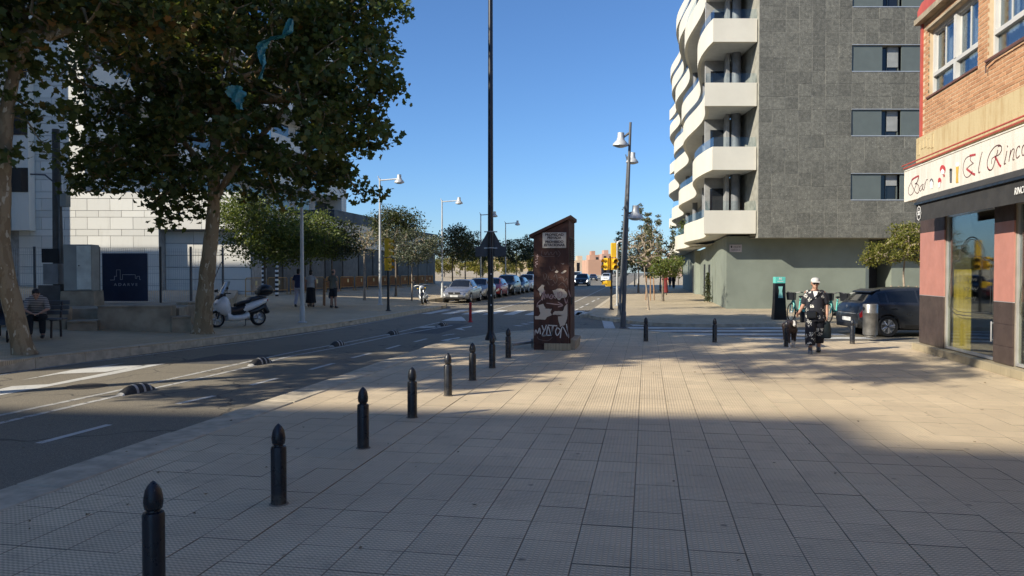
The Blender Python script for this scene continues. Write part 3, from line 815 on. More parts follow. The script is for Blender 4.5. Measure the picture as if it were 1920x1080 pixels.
def sstroke(mb, pts, w, cal=0.0): mb.ribbon([csn(*p) for p in pts], w * .75, (-1, 0, 0), 0.002, cal)
M_ink = mat('dark red brown lettering', (0.10, 0.035, 0.035), 0.6)
M_redink = mat('red lettering accent', (0.36, 0.045, 0.05), 0.6)
ink = MB(); red = MB()
for pts, w in (([(112, 618), (80, 690), (76, 745), (92, 772), (120, 755), (140, 710), (165, 640), (183, 585)], .018), ([(118, 600), (105, 640), (130, 700), (150, 740), (172, 752), (188, 728), (187, 680), (165, 650), (145, 655), (170, 630), (184, 590)], .022),
               ([(228, 655), (205, 680), (195, 712), (203, 728), (220, 705), (235, 655), (226, 705), (238, 718)], .020), ([(252, 640), (248, 690), (238, 722)], .022), ([(247, 690), (258, 635), (270, 608), (282, 606)], .018),
               ([(735, 352), (690, 378), (664, 440), (660, 520), (682, 575), (712, 578), (745, 545), (758, 510)], .018), ([(745, 352), (735, 400), (768, 432)], .018), ([(768, 432), (725, 462), (700, 488)], .018), ([(862, 310), (840, 400), (822, 500), (826, 536), (838, 520)], .022),
               ([(1068, 300), (1066, 255), (1040, 238), (990, 262), (940, 335), (916, 420), (922, 490), (948, 508), (975, 480), (1000, 400), (1030, 290)], .022), ([(1030, 255), (1060, 250), (1068, 290), (1040, 340), (1000, 358)], .020), ([(1000, 358), (965, 385), (962, 440)], .014),
               ([(1125, 300), (1112, 370), (1096, 440), (1112, 432)], .022), ([(1130, 245), (1133, 262)], .026), ([(1165, 290), (1155, 350), (1146, 415)], .022), ([(1153, 365), (1180, 290), (1203, 285), (1196, 350), (1188, 395), (1204, 390)], .020),
               ([(1262, 270), (1258, 248), (1235, 270), (1222, 325), (1230, 378), (1262, 350)], .022), ([(1312, 235), (1290, 262), (1284, 320), (1296, 350), (1320, 320), (1326, 265), (1312, 235)], .022), ([(1318, 210), (1335, 185)], .022), ([(1365, 215), (1352, 340)], .022), ([(1355, 290), (1385, 205), (1405, 205), (1396, 320)], .022)):
    sstroke(ink, pts, w)
for pts, w in (([(112, 612), (130, 596), (165, 575), (184, 570), (182, 590)], .05), ([(728, 352), (790, 340)], .05), ([(694, 490), (730, 520), (765, 545), (785, 552)], .055), ([(996, 358), (1025, 410), (1045, 450), (1062, 465)], .055), ([(918, 470), (930, 498), (950, 505)], .035)):
    sstroke(red, pts, w)
ink.build('lettering', M_ink, sgn, 0); red.build('lettering_accent', M_redink, sgn, 0)
def disc(mb, cx, cy, rx, ry): mb.extr([csn(cx + rx * math.cos(q), cy + ry * math.sin(q)) for q in [2 * math.pi * i / 18 for i in range(18)]], (-0.002, 0, 0))
m = MB(); disc(m, 322, 640, 20, 46); disc(m, 527, 500, 14, 14); m.extr([csn(*q) for q in ((513, 500), (541, 494), (537, 640), (518, 642))], (-0.002, 0, 0)); m.build('printed_dark_drink', mat('print grey', (0.10, 0.10, 0.10), 0.6), sgn, 0)
m = MB(); disc(m, 441, 500, 30, 50); disc(m, 408, 620, 18, 34); disc(m, 455, 565, 8, 16); m.build('printed_red_emblem', mat('print red', (0.42, 0.05, 0.05), 0.6), sgn, 0)
m = MB(); m.extr([csn(*q) + Vector((-.002, 0, 0)) for q in ((583, 470), (613, 465), (605, 560), (608, 640), (582, 643), (586, 560))], (-0.002, 0, 0)); m.build('printed_beer', mat('print yellow', (0.62, 0.40, 0.07), 0.6), sgn, 0)
m = MB(); disc(m, 598, 448, 20, 24); m.extr([csn(*q) + Vector((-.003, 0, 0)) for q in ((305, 640), (322, 610), (340, 640), (336, 700), (312, 702))], (-0.002, 0, 0)); m.extr([csn(*q) + Vector((-.003, 0, 0)) for q in ((420, 520), (440, 490), (462, 515), (458, 545), (430, 550))], (-0.002, 0, 0)); m.extr([csn(*q) + Vector((-.003, 0, 0)) for q in ((398, 640), (420, 630), (412, 690), (392, 695))], (-0.002, 0, 0)); m.build('printed_pale_shape', M_white, sgn, 0)
# folded awning
AX = 5.55; AY = 16.85
aw = thing('awning', 'folded black awning with white lettering under the bar sign', 'awning', (AX, AY, 2.8))
m = MB(); prof = [(0.30, 0.54), (0.16, 0.56), (0.05, 0.50), (-0.02, 0.40), (0.0, 0.36), (0.02, 0.36), (0.45, 0.36)]
m.loft([[Vector((x, -10, z)) for x, z in prof], [Vector((x, 0, z)) for x, z in prof]]); m.build('cassette', M_awning, aw, 30)
m = MB(); pts = []
m.loft([[Vector((x + 0.012 * math.sin(yq * 2.1) * (0.36 - z), -yq, z)) for yq in np.linspace(0, 10, 60)] for x, z in ((0.01, 0.355), (0.0, 0.18), (-0.01, 0.0))], False, False)
va = m.build('valance', M_awning, aw, 40)
m = MB(); m.box(-0.035, -10, 0.35, 0.0, 0, 0.39); m.build('front_rail', M_black, aw, 0)
m = MB(); m.cyl((0.3, -0.05, 0.45), (0.55, -0.05, 0.45), 0.03, n=8); m.build('bracket', M_galv, aw)
cav = lambda x, y: PX(1690 + x / 5.683, 230 + y / 5.683, AX - 0.03) - Vector((AX, AY, 2.8))
e0 = cav(1200, 738)
Mt = Matrix.Translation((-0.028, e0.y, 0.13)) @ Matrix(((0, 0, -1, 0), (-1, 0, 0, 0), (0, 1, 0, 0), (0, 0, 0, 1)))
m = MB(); m.text('RINCÓN', 0.15, Mt, shear=0.25, th=0.002, align='LEFT', stretch=0.8); m.build('lettering', M_white, aw, 0)
m = MB(); cc = cav(182, 985); R0 = []
for k in range(25):
    a = 2 * math.pi * k / 24; r = 0.135 if k % 3 else 0.15
    R0.append((-0.022, cc.y + r * 0.8 * math.sin(a), 0.165 + r * math.cos(a)))
m.ribbon(R0, 0.014, (-1, 0, 0), 0.002, 0, 2)
for zz, w in ((0.19, 0.06), (0.14, 0.065)):
    m.ribbon([(-0.022, cc.y + w * (0.9 - i * .26), zz + (0.018 if i % 2 else -0.012)) for i in range(8)], 0.018, (-1, 0, 0), 0.002)
m.extr([(-0.022, cc.y + .015, .235), (-0.022, cc.y - .015, .235), (-.022, cc.y, .265)], (-.002, 0, 0))
m.build('medallion', M_white, aw, 0)

# ------------------------------------------------------------------ dark stone apartment block with white wavy balconies
FL = 2.93
GB0 = L(8.85, 34.2)
gb = thing('wavy_balcony_building', 'dark stone apartment block with white wavy balconies along the street', 'building', GB0, YAW)
def gl(lat, d, z=0.0): return Vector((lat - 8.85, d - 34.2, z))
def gw(x, y, z=0.0):                      # world point -> building frame
    lat = ca * x + sa * y; d = -sa * x + ca * y
    return gl(lat, d, z)
TWX, THZ, TZ0, TL0, TD = 0.607, 0.586, 3.32, 11.29, 34.05
NR = 30; NC = 26
m = MB(); a = gl(TL0, TD + .03); b = gl(TL0 + NC * TWX, TD + 12)
def wallbox(mb, l0, l1, z0, z1): p = gl(l0, TD - .024); q = gl(l1, TD + .35); mb.box(p.x, p.y, z0, q.x, q.y, z1)
wins = []
WC0, WC1 = 7, 13
for j in range(6): wins.append(3 + 5 * j)
lo = TZ0
for j in wins:
    za, zb = TZ0 + j * THZ, TZ0 + (j + 2) * THZ
    wallbox(m, TL0, TL0 + NC * TWX, lo, za); wallbox(m, TL0, TL0 + WC0 * TWX, za, zb); wallbox(m, TL0 + WC1 * TWX, TL0 + NC * TWX, za, zb); lo = zb
wallbox(m, TL0, TL0 + NC * TWX, lo, TZ0 + NR * THZ)
p = gl(TL0, TD + .35); q = gl(TL0 + NC * TWX, TD + 14); m.box(p.x, p.y, 3.34, q.x, q.y, 3.36); m.box(p.x, p.y, TZ0 + NR * THZ - .1, q.x, q.y, TZ0 + NR * THZ)
p2 = gl(TL0, TD + 0.03); m.box(p2.x - .0, p.y, 3.4, p2.x + .25, p.y + 4, TZ0 + NR * THZ - .1)
m.build('tile_backing_wall', M_grout, gb, 0)
tq = [(k, c) for k in range(NR) for c in range(NC) if not any(j <= k < j + 2 and WC0 <= c < WC1 for j in wins)]
tq.sort(key=lambda t: (0 if t[1] < 13 and t[0] < 20 else 1, t[0]))
t = MB(); t.cbox((TWX / 2, -.012, THZ / 2), (TWX - .012, 0.04, THZ - .012), ch=0.004); tm = t.mesh('tile', M_stone, 0)
rest = MB(); rg = random.Random(11)
for i, (k, c) in enumerate(tq):
    o = gl(TL0 + c * TWX, TD)
    if i < 300: link('tile', tm, gb, (o.x, o.y + rg.uniform(-.004, .004), TZ0 + k * THZ))
    else: rest.cbox((o.x + TWX / 2, o.y - .012, TZ0 + (k + .5) * THZ), (TWX - .012, 0.04, THZ - .012), ch=0.004)
o = rest.build('tile', M_stone, gb, 0); o['kind'] = 'stuff'
for w_i, j in enumerate(wins):
    z0, z1 = TZ0 + j * THZ, TZ0 + (j + 2) * THZ
    l0, l1 = TL0 + WC0 * TWX, TL0 + WC1 * TWX
    p = gl(l0, TD); q = gl(l1, TD)
    m = MB(); m.box(p.x - .0, p.y - .05, z0 - .045, q.x, p.y + .30, z0 - .005); m.box(p.x, p.y - .05, z1 + .003, q.x, p.y + .3, z1 + .03); w = m.build('window', M_alu, gb, 0)
    for s0, s1 in ((0.01, 1.40), (2.28, l1 - l0 - .01)):
        m = MB(); m.box(p.x + s0, p.y + .02, z0, p.x + s1, p.y + .06, z1); m.build('side_panel', M_sage_panel, w, 0)
    m = MB(); m.box(p.x, p.y + .31, z0, q.x, p.y + .33, z1); m.build('dark_room', M_dark, w, 0)
    m = MB(); a0, a1 = p.x + 1.42, p.x + 2.26; m.box(a0, p.y + .22, z0, a0 + .05, p.y + .28, z1); m.box(a1 - .05, p.y + .22, z0, a1, p.y + .28, z1); m.box(a0 + .27, p.y + .22, z0, a0 + .30, p.y + .28, z1); m.box(a0, p.y + .22, z1 - .05, a1, p.y + .28, z1); m.box(a0, p.y + .22, z0, a1, p.y + .28, z0 + .05); m.build('frame', M_sage_panel, w, 0)
    m = MB(); m.box(a0 + .05, p.y + .25, z0 + .05, a1 - .05, p.y + .256, z1 - .05); m.build('pane', M_dark_glass, w, 0)
    sh_ = (0.55, 0.18, 0.18, 0.7, .3, .4)[w_i]
    zz = z1 - .03
    while zz > z0 + (z1 - z0) * sh_ + .03:
        m = MB(); m.cbox((a0 + .55, p.y + .20, zz - .03), (0.50, 0.03, 0.048), ch=.006); m.build('shutter_slat', M_shutter, w, 0) if w_i < 4 else None
        zz -= 0.054
# wavy balconies
def corner(j): return 8.85 if j % 2 == 0 else 9.22
XW = 3.75                                    # inner wall plane along the street
def outline(j, off=0.0):
    pts = [gl(11.25, 34.2 - off)]
    c = corner(j); cx = c * ca - 34.2 * sa; cy = c * sa + 34.2 * ca
    pts += [gl(c + 0.02 - off * .9, 34.2 - off)]
    n = 60
    for i in range(1, n + 1):
        s = 47 * i / n
        ph = (0.1, 3.0, 0.5, 3.4, 0.2, 2.9)[j % 6]
        wv = 0.34 * math.sin(2 * math.pi * s / 15 + ph) - 0.34 * math.sin(ph)
        env = 1.0
        x = 2.62 + (cx - 2.62) * math.exp(-s / 5) + wv * env
        pts.append(gw(x - off, cy + s))
    return pts
for j in range(6):
    z = 3.54 + FL * j
    o_ = outline(j); i_ = outline(j, -0.16)
    far_ = [gw(XW + .3, 80.5), gw(XW + .3, 37.5), gl(11.25, 36.6)]
    m = MB(); m.prism([(p.x, p.y) for p in o_ + far_], z + .0, z + 0.24)
    m.build('balcony_slab', M_soffit, gb, 25)
    m = MB(); n = len(o_)
    vs = [Vector((p.x, p.y, z - .015)) for p in outline(j, 0.012)] + [Vector((p.x, p.y, z + 1.05)) for p in outline(j, 0.012)] + [Vector((p.x, p.y, z + 1.05)) for p in i_] + [Vector((p.x, p.y, z + .24)) for p in i_]
    vs += [Vector((p.x, p.y, z - .015)) for p in i_]
    fs = []
    for r_ in range(3): fs += [(r_ * n + k, r_ * n + k + 1, (r_ + 1) * n + k + 1, (r_ + 1) * n + k) for k in range(n - 1)]
    fs += [(4 * n + k, 4 * n + k + 1, k + 1, k) for k in range(n - 1)]
    fs += [(0, n, 2 * n, 4 * n)]
    m.add(vs, fs); pr = m.build('balcony_parapet', M_white_slab, gb, 30)
    m = MB(); mid = outline(j, -0.07)
    vs = [Vector((p.x, p.y, z + 1.05)) for p in mid] + [Vector((p.x, p.y, z + 1.50)) for p in mid]
    m.add(vs, [(k, k + 1, n + k + 1, n + k) for k in range(n - 1)]); m.build('glass_balustrade', M_glass_rail, pr, 30)
    cols = [(gl(10.85, 36.0), .21)]
    for yy in (43, 52, 61, 70): 
        cols.append((gw(3.2, yy), .17))
    if j == 0: M_col = mat('balcony column', (0.17, 0.175, 0.18), 0.6)
    for p, rc in cols:
        m = MB(); m.cyl((p.x, p.y, z + .24), (p.x, p.y, z + FL), rc, n=18); m.build('column', M_col, gb)
    # loggia back walls and doors
    m = MB(); a = gw(XW, 37.6); b = gw(XW, 80.5); 
    m.extr([gw(XW, 37.3, z + .24), gw(XW, 80.5, z + .24), gw(XW, 80.5, z + FL), gw(XW, 37.3, z + FL)], (0.15, 0, 0))
    m.extr([gl(9.7, 37.3, z + .24), gl(11.5, 37.3, z + .24), gl(11.5, 37.3, z + FL), gl(9.7, 37.3, z + FL)], (0, .15, 0))
    lw = m.build('loggia_wall', mat('loggia wall', (0.30, 0.30, 0.29), 0.7) if j == 0 else bpy.data.materials['loggia wall'], gb, 0)
    for yy in range(8):
        y0 = 38.6 + yy * 5.2
        m = MB(); pts = [gw(XW - .03, y0, z + .26), gw(XW - .03, y0 + 2.6, z + .26), gw(XW - .03, y0 + 2.6, z + 2.45), gw(XW - .03, y0, z + 2.45)]
        m.extr(pts, (0.02, 0, 0)); dw = m.build('glass_door', M_dark_glass, lw, 0)
    m = MB(); m.extr([gl(9.95, 37.26, z + .26), gl(10.7, 37.26, z + .26), gl(10.7, 37.26, z + 2.4), gl(9.95, 37.26, z + 2.4)], (0, .02, 0)); m.build('glass_door', M_dark_glass, lw, 0)
p0 = 3.54 + FL * 6
m = MB(); m.prism([(p.x, p.y) for p in outline(0) + [gw(XW + 14, 80.5), gl(27, 46), gl(27, 34.1), gl(11.3, 34.1)]], p0, p0 + .9); m.build('roof', M_white_slab, gb, 25)
# ground floor
m = MB()
pl = [gl(10.2, 35.2), gl(16.95, 35.2), gl(16.95, 36.6), gl(18.05, 36.6), gl(18.05, 35.2), gl(27.2, 35.2), gl(27.2, 46), gw(17, 80.5), gw(3.75, 80.5), gw(3.75, 60), gw(4.1, 59.8), gw(4.1, 50), gw(3.75, 49.8)]
m.prism([(p.x, p.y) for p in pl], 0, 3.45); m.build('ground_floor_wall', M_sage, gb, 0)
m = MB(); p = gl(16.97, 36.57); q = gl(18.03, 36.59); m.box(p.x, p.y - .02, 0, q.x, q.y, 2.9); m.build('door', M_dark, gb, 0)
m = MB(); p = gl(16.80, 35.14); m.box(p.x, p.y, 0, p.x + .15, p.y + .058, 2.3); m.build('downpipe', M_sage_panel, gb, 0)
for yy, wd, hh in ((38.2, 0.9, 2.15), (42.2, 0.35, 2.3), (46.0, 1.1, 2.2), (53.5, 2.2, 2.3), (62, 1.6, 2.3)):
    m = MB(); x = 4.1 if 49.8 < yy < 60 else 3.75
    m.extr([gw(x - .03, yy, .02), gw(x - .03, yy + wd, .02), gw(x - .03, yy + wd, hh), gw(x - .03, yy, hh)], (gw(x, yy) - gw(x - .035, yy))); m.build('service_door', M_sage if yy < 45 else M_dark, gb, 0)
m = MB(); p = gl(8.85, 35.2)
pq = PDp(1379.5, 465.5, 35.16); pq = gw(pq.x, pq.y, pq.z)
pa = thing('street_name_plaque', 'small pale street name plaque on the dark wall under the balconies', 'street sign', L(pq.x + 8.85, 35.17, pq.z), YAW)
m = MB(); m.cbox((0, 0, 0), (0.58, 0.025, 0.36), ch=.006); m.build('plate', mat('pink marble plate', (0.45, 0.40, 0.38), 0.5), pa, 0)
Mt = Matrix.Translation((0.06, -0.014, 0.03)) @ Matrix.Rotation(R(90), 4, 'X')
m = MB(); m.text('CALLE DE', 0.10, Mt, th=.002, stretch=.8); m.text('MARÍA GALVE', 0.085, Matrix.Translation((0, -0.014, -0.11)) @ Matrix.Rotation(R(90), 4, 'X'), th=.002, stretch=.8); m.cbox((-0.2, -0.013, 0.07), (0.07, 0.004, 0.10)); m.build('lettering', M_dark, pa, 0)
t = thing('planter_shrub', 'small dark shrub climbing by the wall of the wavy building', 'shrub', Vector((3.45, 44.0, 0)))
PLANTER = t

# ------------------------------------------------------------------ white clad building on the left
WB0 = L(-23.3, 40.5)
wb = thing('white_clad_building', 'white panel apartment building with a low long podium, on the left', 'building', WB0, YAW)
def wl(lat, d, z=0.0): return Vector((lat + 23.3, d - 40.5, z))
def ww(x, y, z=0.0): return wl(ca * x + sa * y, -sa * x + ca * y, z)
FLW = 3.06
def lbox(mb, l0, d0, z0, l1, d1, z1): p = wl(l0, d0); q = wl(l1, d1); return mb.box(p.x, p.y, z0, q.x, q.y, z1)
WX = -30.15                                  # street side plane of the tower
m = MB()
lbox(m, -40, 40.55, 0, -23.3, 44, 27); lbox(m, -23.3, 40.55, 4.05, -14.5, 44, 6.10); lbox(m, -23.3, 40.55, 0, -19.3, 44, 4.05); lbox(m, -19.3, 41.24, 0, -14.5, 44, 4.05)
m.build('wall', mat('panel joint', (0.30, 0.30, 0.29), 0.8), wb, 0)
# cladding panels, alternate tall and short rows
pc = {}
def panel(l0, l1, z0, z1, d=40.5):
    k = (round(l1 - l0, 2), round(z1 - z0, 2))
    if k not in pc:
        t = MB(); t.cbox((k[0] / 2, 0.0, k[1] / 2), (k[0] - .02, 0.05, k[1] - .02), ch=.004); pc[k] = t.mesh('cladding_panel', M_white_panel, 0)
    o = wl(l0, d); return link('cladding_panel', pc[k], wb, (o.x, o.y + .022 - .025 + rg.uniform(-.003, .003), z0))
z = 0.0; r_ = 0; cnt = 0
while z < 21:
    hgt = 0.66 if r_ % 2 == 0 else 0.36
    if z + hgt <= 6.12 + .02: spans = [(-26.95, -14.5 if z >= 4.02 else -19.3)]
    else: spans = [(-26.95, -23.3)]
    for s0, s1 in spans:
        l = s0; first = True
        while l < s1 - .05:
            w_ = min(1.25 if not (first and r_ % 2) else 0.62, s1 - l)
            if s1 - l - w_ < .2: w_ = s1 - l
            panel(l, l + w_, z, z + hgt - 0.001); l += w_; first = False
    z += hgt; r_ += 1
# recess cladding and edge
z = 0; 
while z < 4.0:
    for l in (-19.28, -17.7, -16.12): 
        t = panel(l, l + 1.58, z, z + .66, 41.2)
    z += .67
# projecting wing with windows on the far left
m = MB(); lbox(m, -40, 38.9, 4.0, -27.0, 40.48, 27); m.build('projecting_wing', M_white_panel, wb, 0)
m = MB(); lbox(m, -26.95, 39.9, 4.0, -26.0, 40.46, 4.3); lbox(m, -26.95, 39.9, 4.3, -26.0, 40.44, 27)
m.build('bay', M_white_panel, wb, 0)
for j in range(7):
    z0 = 6.05 + FLW * j
    m = MB(); lbox(m, -26.97, 39.86, z0, -26.02, 39.89, z0 + 1.3); m.build('window', M_dark_glass, wb, 0)
    m = MB(); lbox(m, -30.5, 38.86, z0, -28.6, 38.89, z0 + 1.3); m.build('window', M_dark_glass, wb, 0)
# tower side facing the street: terraces with parapets
m = MB(); m.prism([(p.x, p.y) for p in (ww(WX - 1.4, 37.5), ww(WX - 1.4, 71), ww(WX - 16, 71), ww(WX - 16, 42))], 6.1, 27.4); m.build('tower_wall', mat('shaded render', (0.42, 0.42, 0.42), 0.7), wb, 0)  # shade put into the colour: greyer than the white cladding
for j in range(7):
    z0 = 6.1 + FLW * j
    m = MB()
    for y0, y1 in ((36.3, 52), (56, 63), (66, 71)):
        m.prism([(p.x, p.y) for p in (ww(WX, y0), ww(WX, y1), ww(WX - .18, y1), ww(WX - .18, y0))], z0 - .2, z0 + 1.0)
    m.prism([(p.x, p.y) for p in (ww(WX, 36.3), ww(WX, 71), ww(WX - 1.4, 71), ww(WX - 1.4, 38))], z0 - .18, z0 - .02)
    m.build('terrace_parapet', M_white_panel, wb, 0)
    for y0, y1 in ((52, 56), (63, 66)):
        m = MB(); m.extr([ww(WX, y0, z0), ww(WX, y1, z0), ww(WX, y1, z0 + 1.0), ww(WX, y0, z0 + 1.0)], ww(0, 0) - ww(.03, 0)); m.build('glass_balustrade', M_glass_rail, wb, 0)
    for y0 in range(39, 70, 4):
        m = MB(); m.extr([ww(WX - 1.36, y0, z0 + .1), ww(WX - 1.36, y0 + 2.6, z0 + .1), ww(WX - 1.36, y0 + 2.6, z0 + 2.5), ww(WX - 1.36, y0, z0 + 2.5)], ww(0, 0) - ww(.03, 0)); m.build('terrace_window', M_dark_glass, wb, 0)
m = MB()
for y0, y1 in ((70, 71.2),): m.prism([(p.x, p.y) for p in (ww(WX + .02, y0), ww(WX + .02, y1), ww(WX - 15, y1), ww(WX - 15, y0))], 6.1, 27.6)
m.build('end_wall', M_white_panel, wb, 0)
# podium along the street
M_shopboard = mat('grey shopfront board', (0.10, 0.105, 0.11), 0.6)
PXp = -21.9
m = MB(); m.prism([(p.x, p.y) for p in (ww(PXp, 37.3), ww(PXp, 76), ww(PXp - 12, 76), ww(PXp - 9, 40.5))], 3.58, 5.35); m.build('podium_band', M_white_panel, wb, 0)
m = MB(); m.prism([(p.x, p.y) for p in (ww(PXp - .25, 38.5), ww(PXp - .25, 75.9), ww(PXp - 12, 75.9), ww(PXp - 9, 41.5))], 0, 3.6); m.build('podium_wall', M_darkwall, wb, 0)
for i in range(12):
    y0 = 39.4 + 3.05 * i
    m = MB(); m.extr([ww(PXp - .24, y0, .3), ww(PXp - .24, y0 + 2.8, .3), ww(PXp - .24, y0 + 2.8, 3.4), ww(PXp - .24, y0, 3.4)], ww(.03, 0) - ww(0, 0)); m.build('shopfront_panel', M_shopboard if i in (1, 2, 4) else M_darkwall, wb, 0)
m = MB(); m.prism([(p.x, p.y) for p in (ww(PXp - 1.5, 53), ww(PXp - 1.5, 63), ww(PXp - 6, 63), ww(PXp - 6, 53))], 5.35, 6.5); m.build('roof_box', M_darkwall, wb, 0)
m = MB(); m.prism([(p.x, p.y) for p in (ww(PXp + .02, 68), ww(PXp + .02, 76.05), ww(PXp - 12, 76.05), ww(PXp - 12, 68))], 5.3, 5.7); m.build('dark_fascia', M_darkwall, wb, 0)

# ------------------------------------------------------------------ unseen blocks added left of the frame, sized and placed to throw the broad shade
def block(label, x0, x1, y0, y1, h, col, sides, rz=0.0):
    c_ = Vector((x1, y1, 0)) + Matrix.Rotation(rz, 3, 'Z') @ Vector(((x0 - x1) / 2, (y0 - y1) / 2, 0))
    t = thing('shade_block', label, 'building', c_, rz, 'apartment blocks standing left of the frame')
    w, d = (x1 - x0) / 2, (y1 - y0) / 2
    m = MB(); m.box(-w, -d, -.2, w, d, h); m.build('wall', mat('block facade', col, 0.8, bump=.005), t, 0)
    m = MB(); m.box(-w - .0, -d - .0, h + .0, w, d, h + .25); m.build('roof', M_concrete, t, 0)
    g = MB(); g.cbox((0, 0, 0), (0.06, 1.5, 1.35)); gm = g.mesh('window', M_dark_glass, 0)
    f = MB(); f.box(-.05, -.8, -.74, .06, .8, -.68); fmz = f.mesh('sill', M_white, 0)
    if 'e' in sides:
        for fl in range(int(h // 3)):
            yy = -d + 1.8
            while yy < d - 1.2:
                o = link('window', gm, t, (w + .0, yy, 1.6 + 3 * fl)); link('sill', fmz, o); yy += 3.3
    return t
block('tall ochre apartment block across the street behind the camera', -92, -39.1, -70, -24.3, 30, (0.40, 0.30, 0.19), 'e', R(4.3))
block('narrow brick apartment block reaching nearer to the street behind the camera', -39.1, -27.0, -72, -25.7, 30, (0.34, 0.17, 0.10), 'e')
block('pale apartment block across the street left of the frame', -35.0, -32.0, -4.7, 11.2, 22, (0.46, 0.41, 0.33), 'e')
block('lower cream apartment block beside the pale one left of the frame', -36.5, -32.0, 11.25, 24.6, 14.4, (0.50, 0.44, 0.34), 'e')
block('grey apartment block set back behind the cream one left of the frame', -62.6, -38.6, 14.0, 20.0, 19.1, (0.36, 0.36, 0.35), '', YAW)
# ------------------------------------------------------------------ street furniture
def bollard_proto():
    t = thing('bollard', '', 'bollard')
    m = MB(); m.lathe([(0.066, 0), (0.066, 0.012), (0.060, 0.02), (0.060, 0.425), (0.052, 0.437), (0.036, 0.442), (0.034, 0.452), (0.045, 0.455)], n=24)
    # flutes
    m2 = MB()
    rings = []
    for r, z in [(0.058, 0.0), (0.058, 0.425), (0.053, 0.437), (0.037, 0.442), (0.035, 0.455)]:
        ring = []
        for k in range(32):
            a = 2 * math.pi * k / 32
            rr = r * (1 - (0.055 if k % 4 == 0 and z < 0.43 else 0))
            ring.append(Vector((rr * math.cos(a), rr * math.sin(a), z)))
        rings.append(ring)
    m2.loft(rings); m2.build('shaft', M_bollard, t, 28)
    k = MB(); k.lathe([(0.030, 0.448), (0.046, 0.458), (0.050, 0.48), (0.052, 0.50), (0.048, 0.53), (0.042, 0.56), (0.027, 0.587), (0.012, 0.603), (0.002, 0.61)], n=24); k.build('knob', M_bollard, t, 60)
    c = MB(); c.cyl((0, 0, 0.001), (0, 0, 0.006), 0.074, 0.070, 20); c.build('footing', M_joint, t)
    return t
bp = bollard_proto()
row = [(283, None), (523, 945), (681, 840), (773, 783), (840, 742), (886, 713), (923, 690), (953, 671)]
ws = ['nearest black bollard, cut by the bottom edge of the picture', 'black bollard second from the camera, with a dirt patch round its foot', 'black bollard third from the camera at the kerb side', 'black bollard fourth from the camera, in front of sunlit streaks on the asphalt', 'bollard fifth from the camera, its shaft catching the sun', 'sunlit bollard third before the brown kiosk', 'bollard standing just right of the foot of the tall dark pole', 'bollard nearest to the brown graffiti kiosk, last of the kerb row']
for i, (px, py) in enumerate(row):
    p = L((px - 960) / FPX * 4.02, 4.02) if py is None else P(px, py)
    if i == 0: bp.location = p; tag(bp, ws[0], None, 'bollards along the kerb')
    else: dup(bp, p, 0.4 * i, ws[i], 'bollards along the kerb')
for px, py, w in ((1211, 640, 'bollard right of the brown kiosk, alone in front of the side street zebra crossing'), (1340, 642, 'bollard between the lone one by the kiosk and the dog, at the side street edge'), (1475, 650, 'bollard half hidden by the dog'), (1598, 645, 'bollard in front of the dark car, beside the round bin')):
    dup(bp, P(px, py), 0.7, w, 'bollards at the side street corner')
# lane separators
def separator():
    t = thing('lane_separator', '', 'lane separator')
    ln, w, h = 0.76, 0.105, 0.13
    def ring(s):
        f = max(0.02, 1 - abs(2 * s - 1) ** 2.6); 
        return [Vector(((s - 0.5) * ln, w * (0.55 + 0.45 * f) * math.cos(math.pi * k / 10), h * f * math.sin(math.pi * k / 10))) for k in range(11)]
    segs = [0.0, 0.07, 0.16, 0.22, 0.36, 0.42, 0.56, 0.62, 0.76, 0.82, 0.92, 1.0]
    b = MB(); wS = MB()
    for i in range(len(segs) - 1):
        m = wS if i % 2 == 0 and i != 2 else b
        ss_ = np.linspace(segs[i], segs[i + 1], 4)
        rs = [ring(q) for q in ss_]
        if m is wS: rs = [[Vector((v.x, v.y * 1.012, v.z * 1.012)) for v in r] for r in rs]
        m.loft(rs, True)
    b.build('hump', mat('separator rubber', (.035, .034, .032), .8, var=.3, scale=20), t, 40); wS.build('reflective_band', mat('dirty reflective band', (.42, .40, .36), .6, var=.3, scale=15), t, 40)
    return t
sp0 = separator()
sl = ['striped lane separator nearest to the camera, lying in full sun', 'striped lane separator second from the camera, in broken sunlight', 'striped lane separator third from the camera, in shade', 'small striped lane separator second before the zebra crossing', 'most distant striped lane separator, beside the chevron marking']
for i, (px, py) in enumerate(((256, 735), (488, 682), (633, 648), (737, 627), (830, 611))):
    p = P(px, py, ROAD_Z); q = P(px + 60, py - (13 if i < 3 else 10.5), ROAD_Z); a = math.atan2(q.y - p.y, q.x - p.x)
    if i == 0: sp0.location = p; sp0.rotation_euler = (0, 0, a); tag(sp0, sl[0], None, 'lane separators')
    else: dup(sp0, p, a, sl[i], 'lane separators')
# red flexible post
t = thing('flexible_post', 'red flexible post standing in the road before the zebra crossing', 'post', P(882, 604, ROAD_Z))
m = MB(); m.lathe([(0.10, 0), (0.10, 0.02), (0.055, 0.05), (0.052, 0.66), (0.056, 0.67), (0.056, 0.72), (0.04, 0.735)], n=16); m.build('tube', M_redpost, t)
m = MB(); m.cyl((0, 0, .46), (0, 0, .54), 0.054, n=16); m.build('reflective_band', mat('dull red band', (0.30, 0.04, 0.04), 0.4), t)
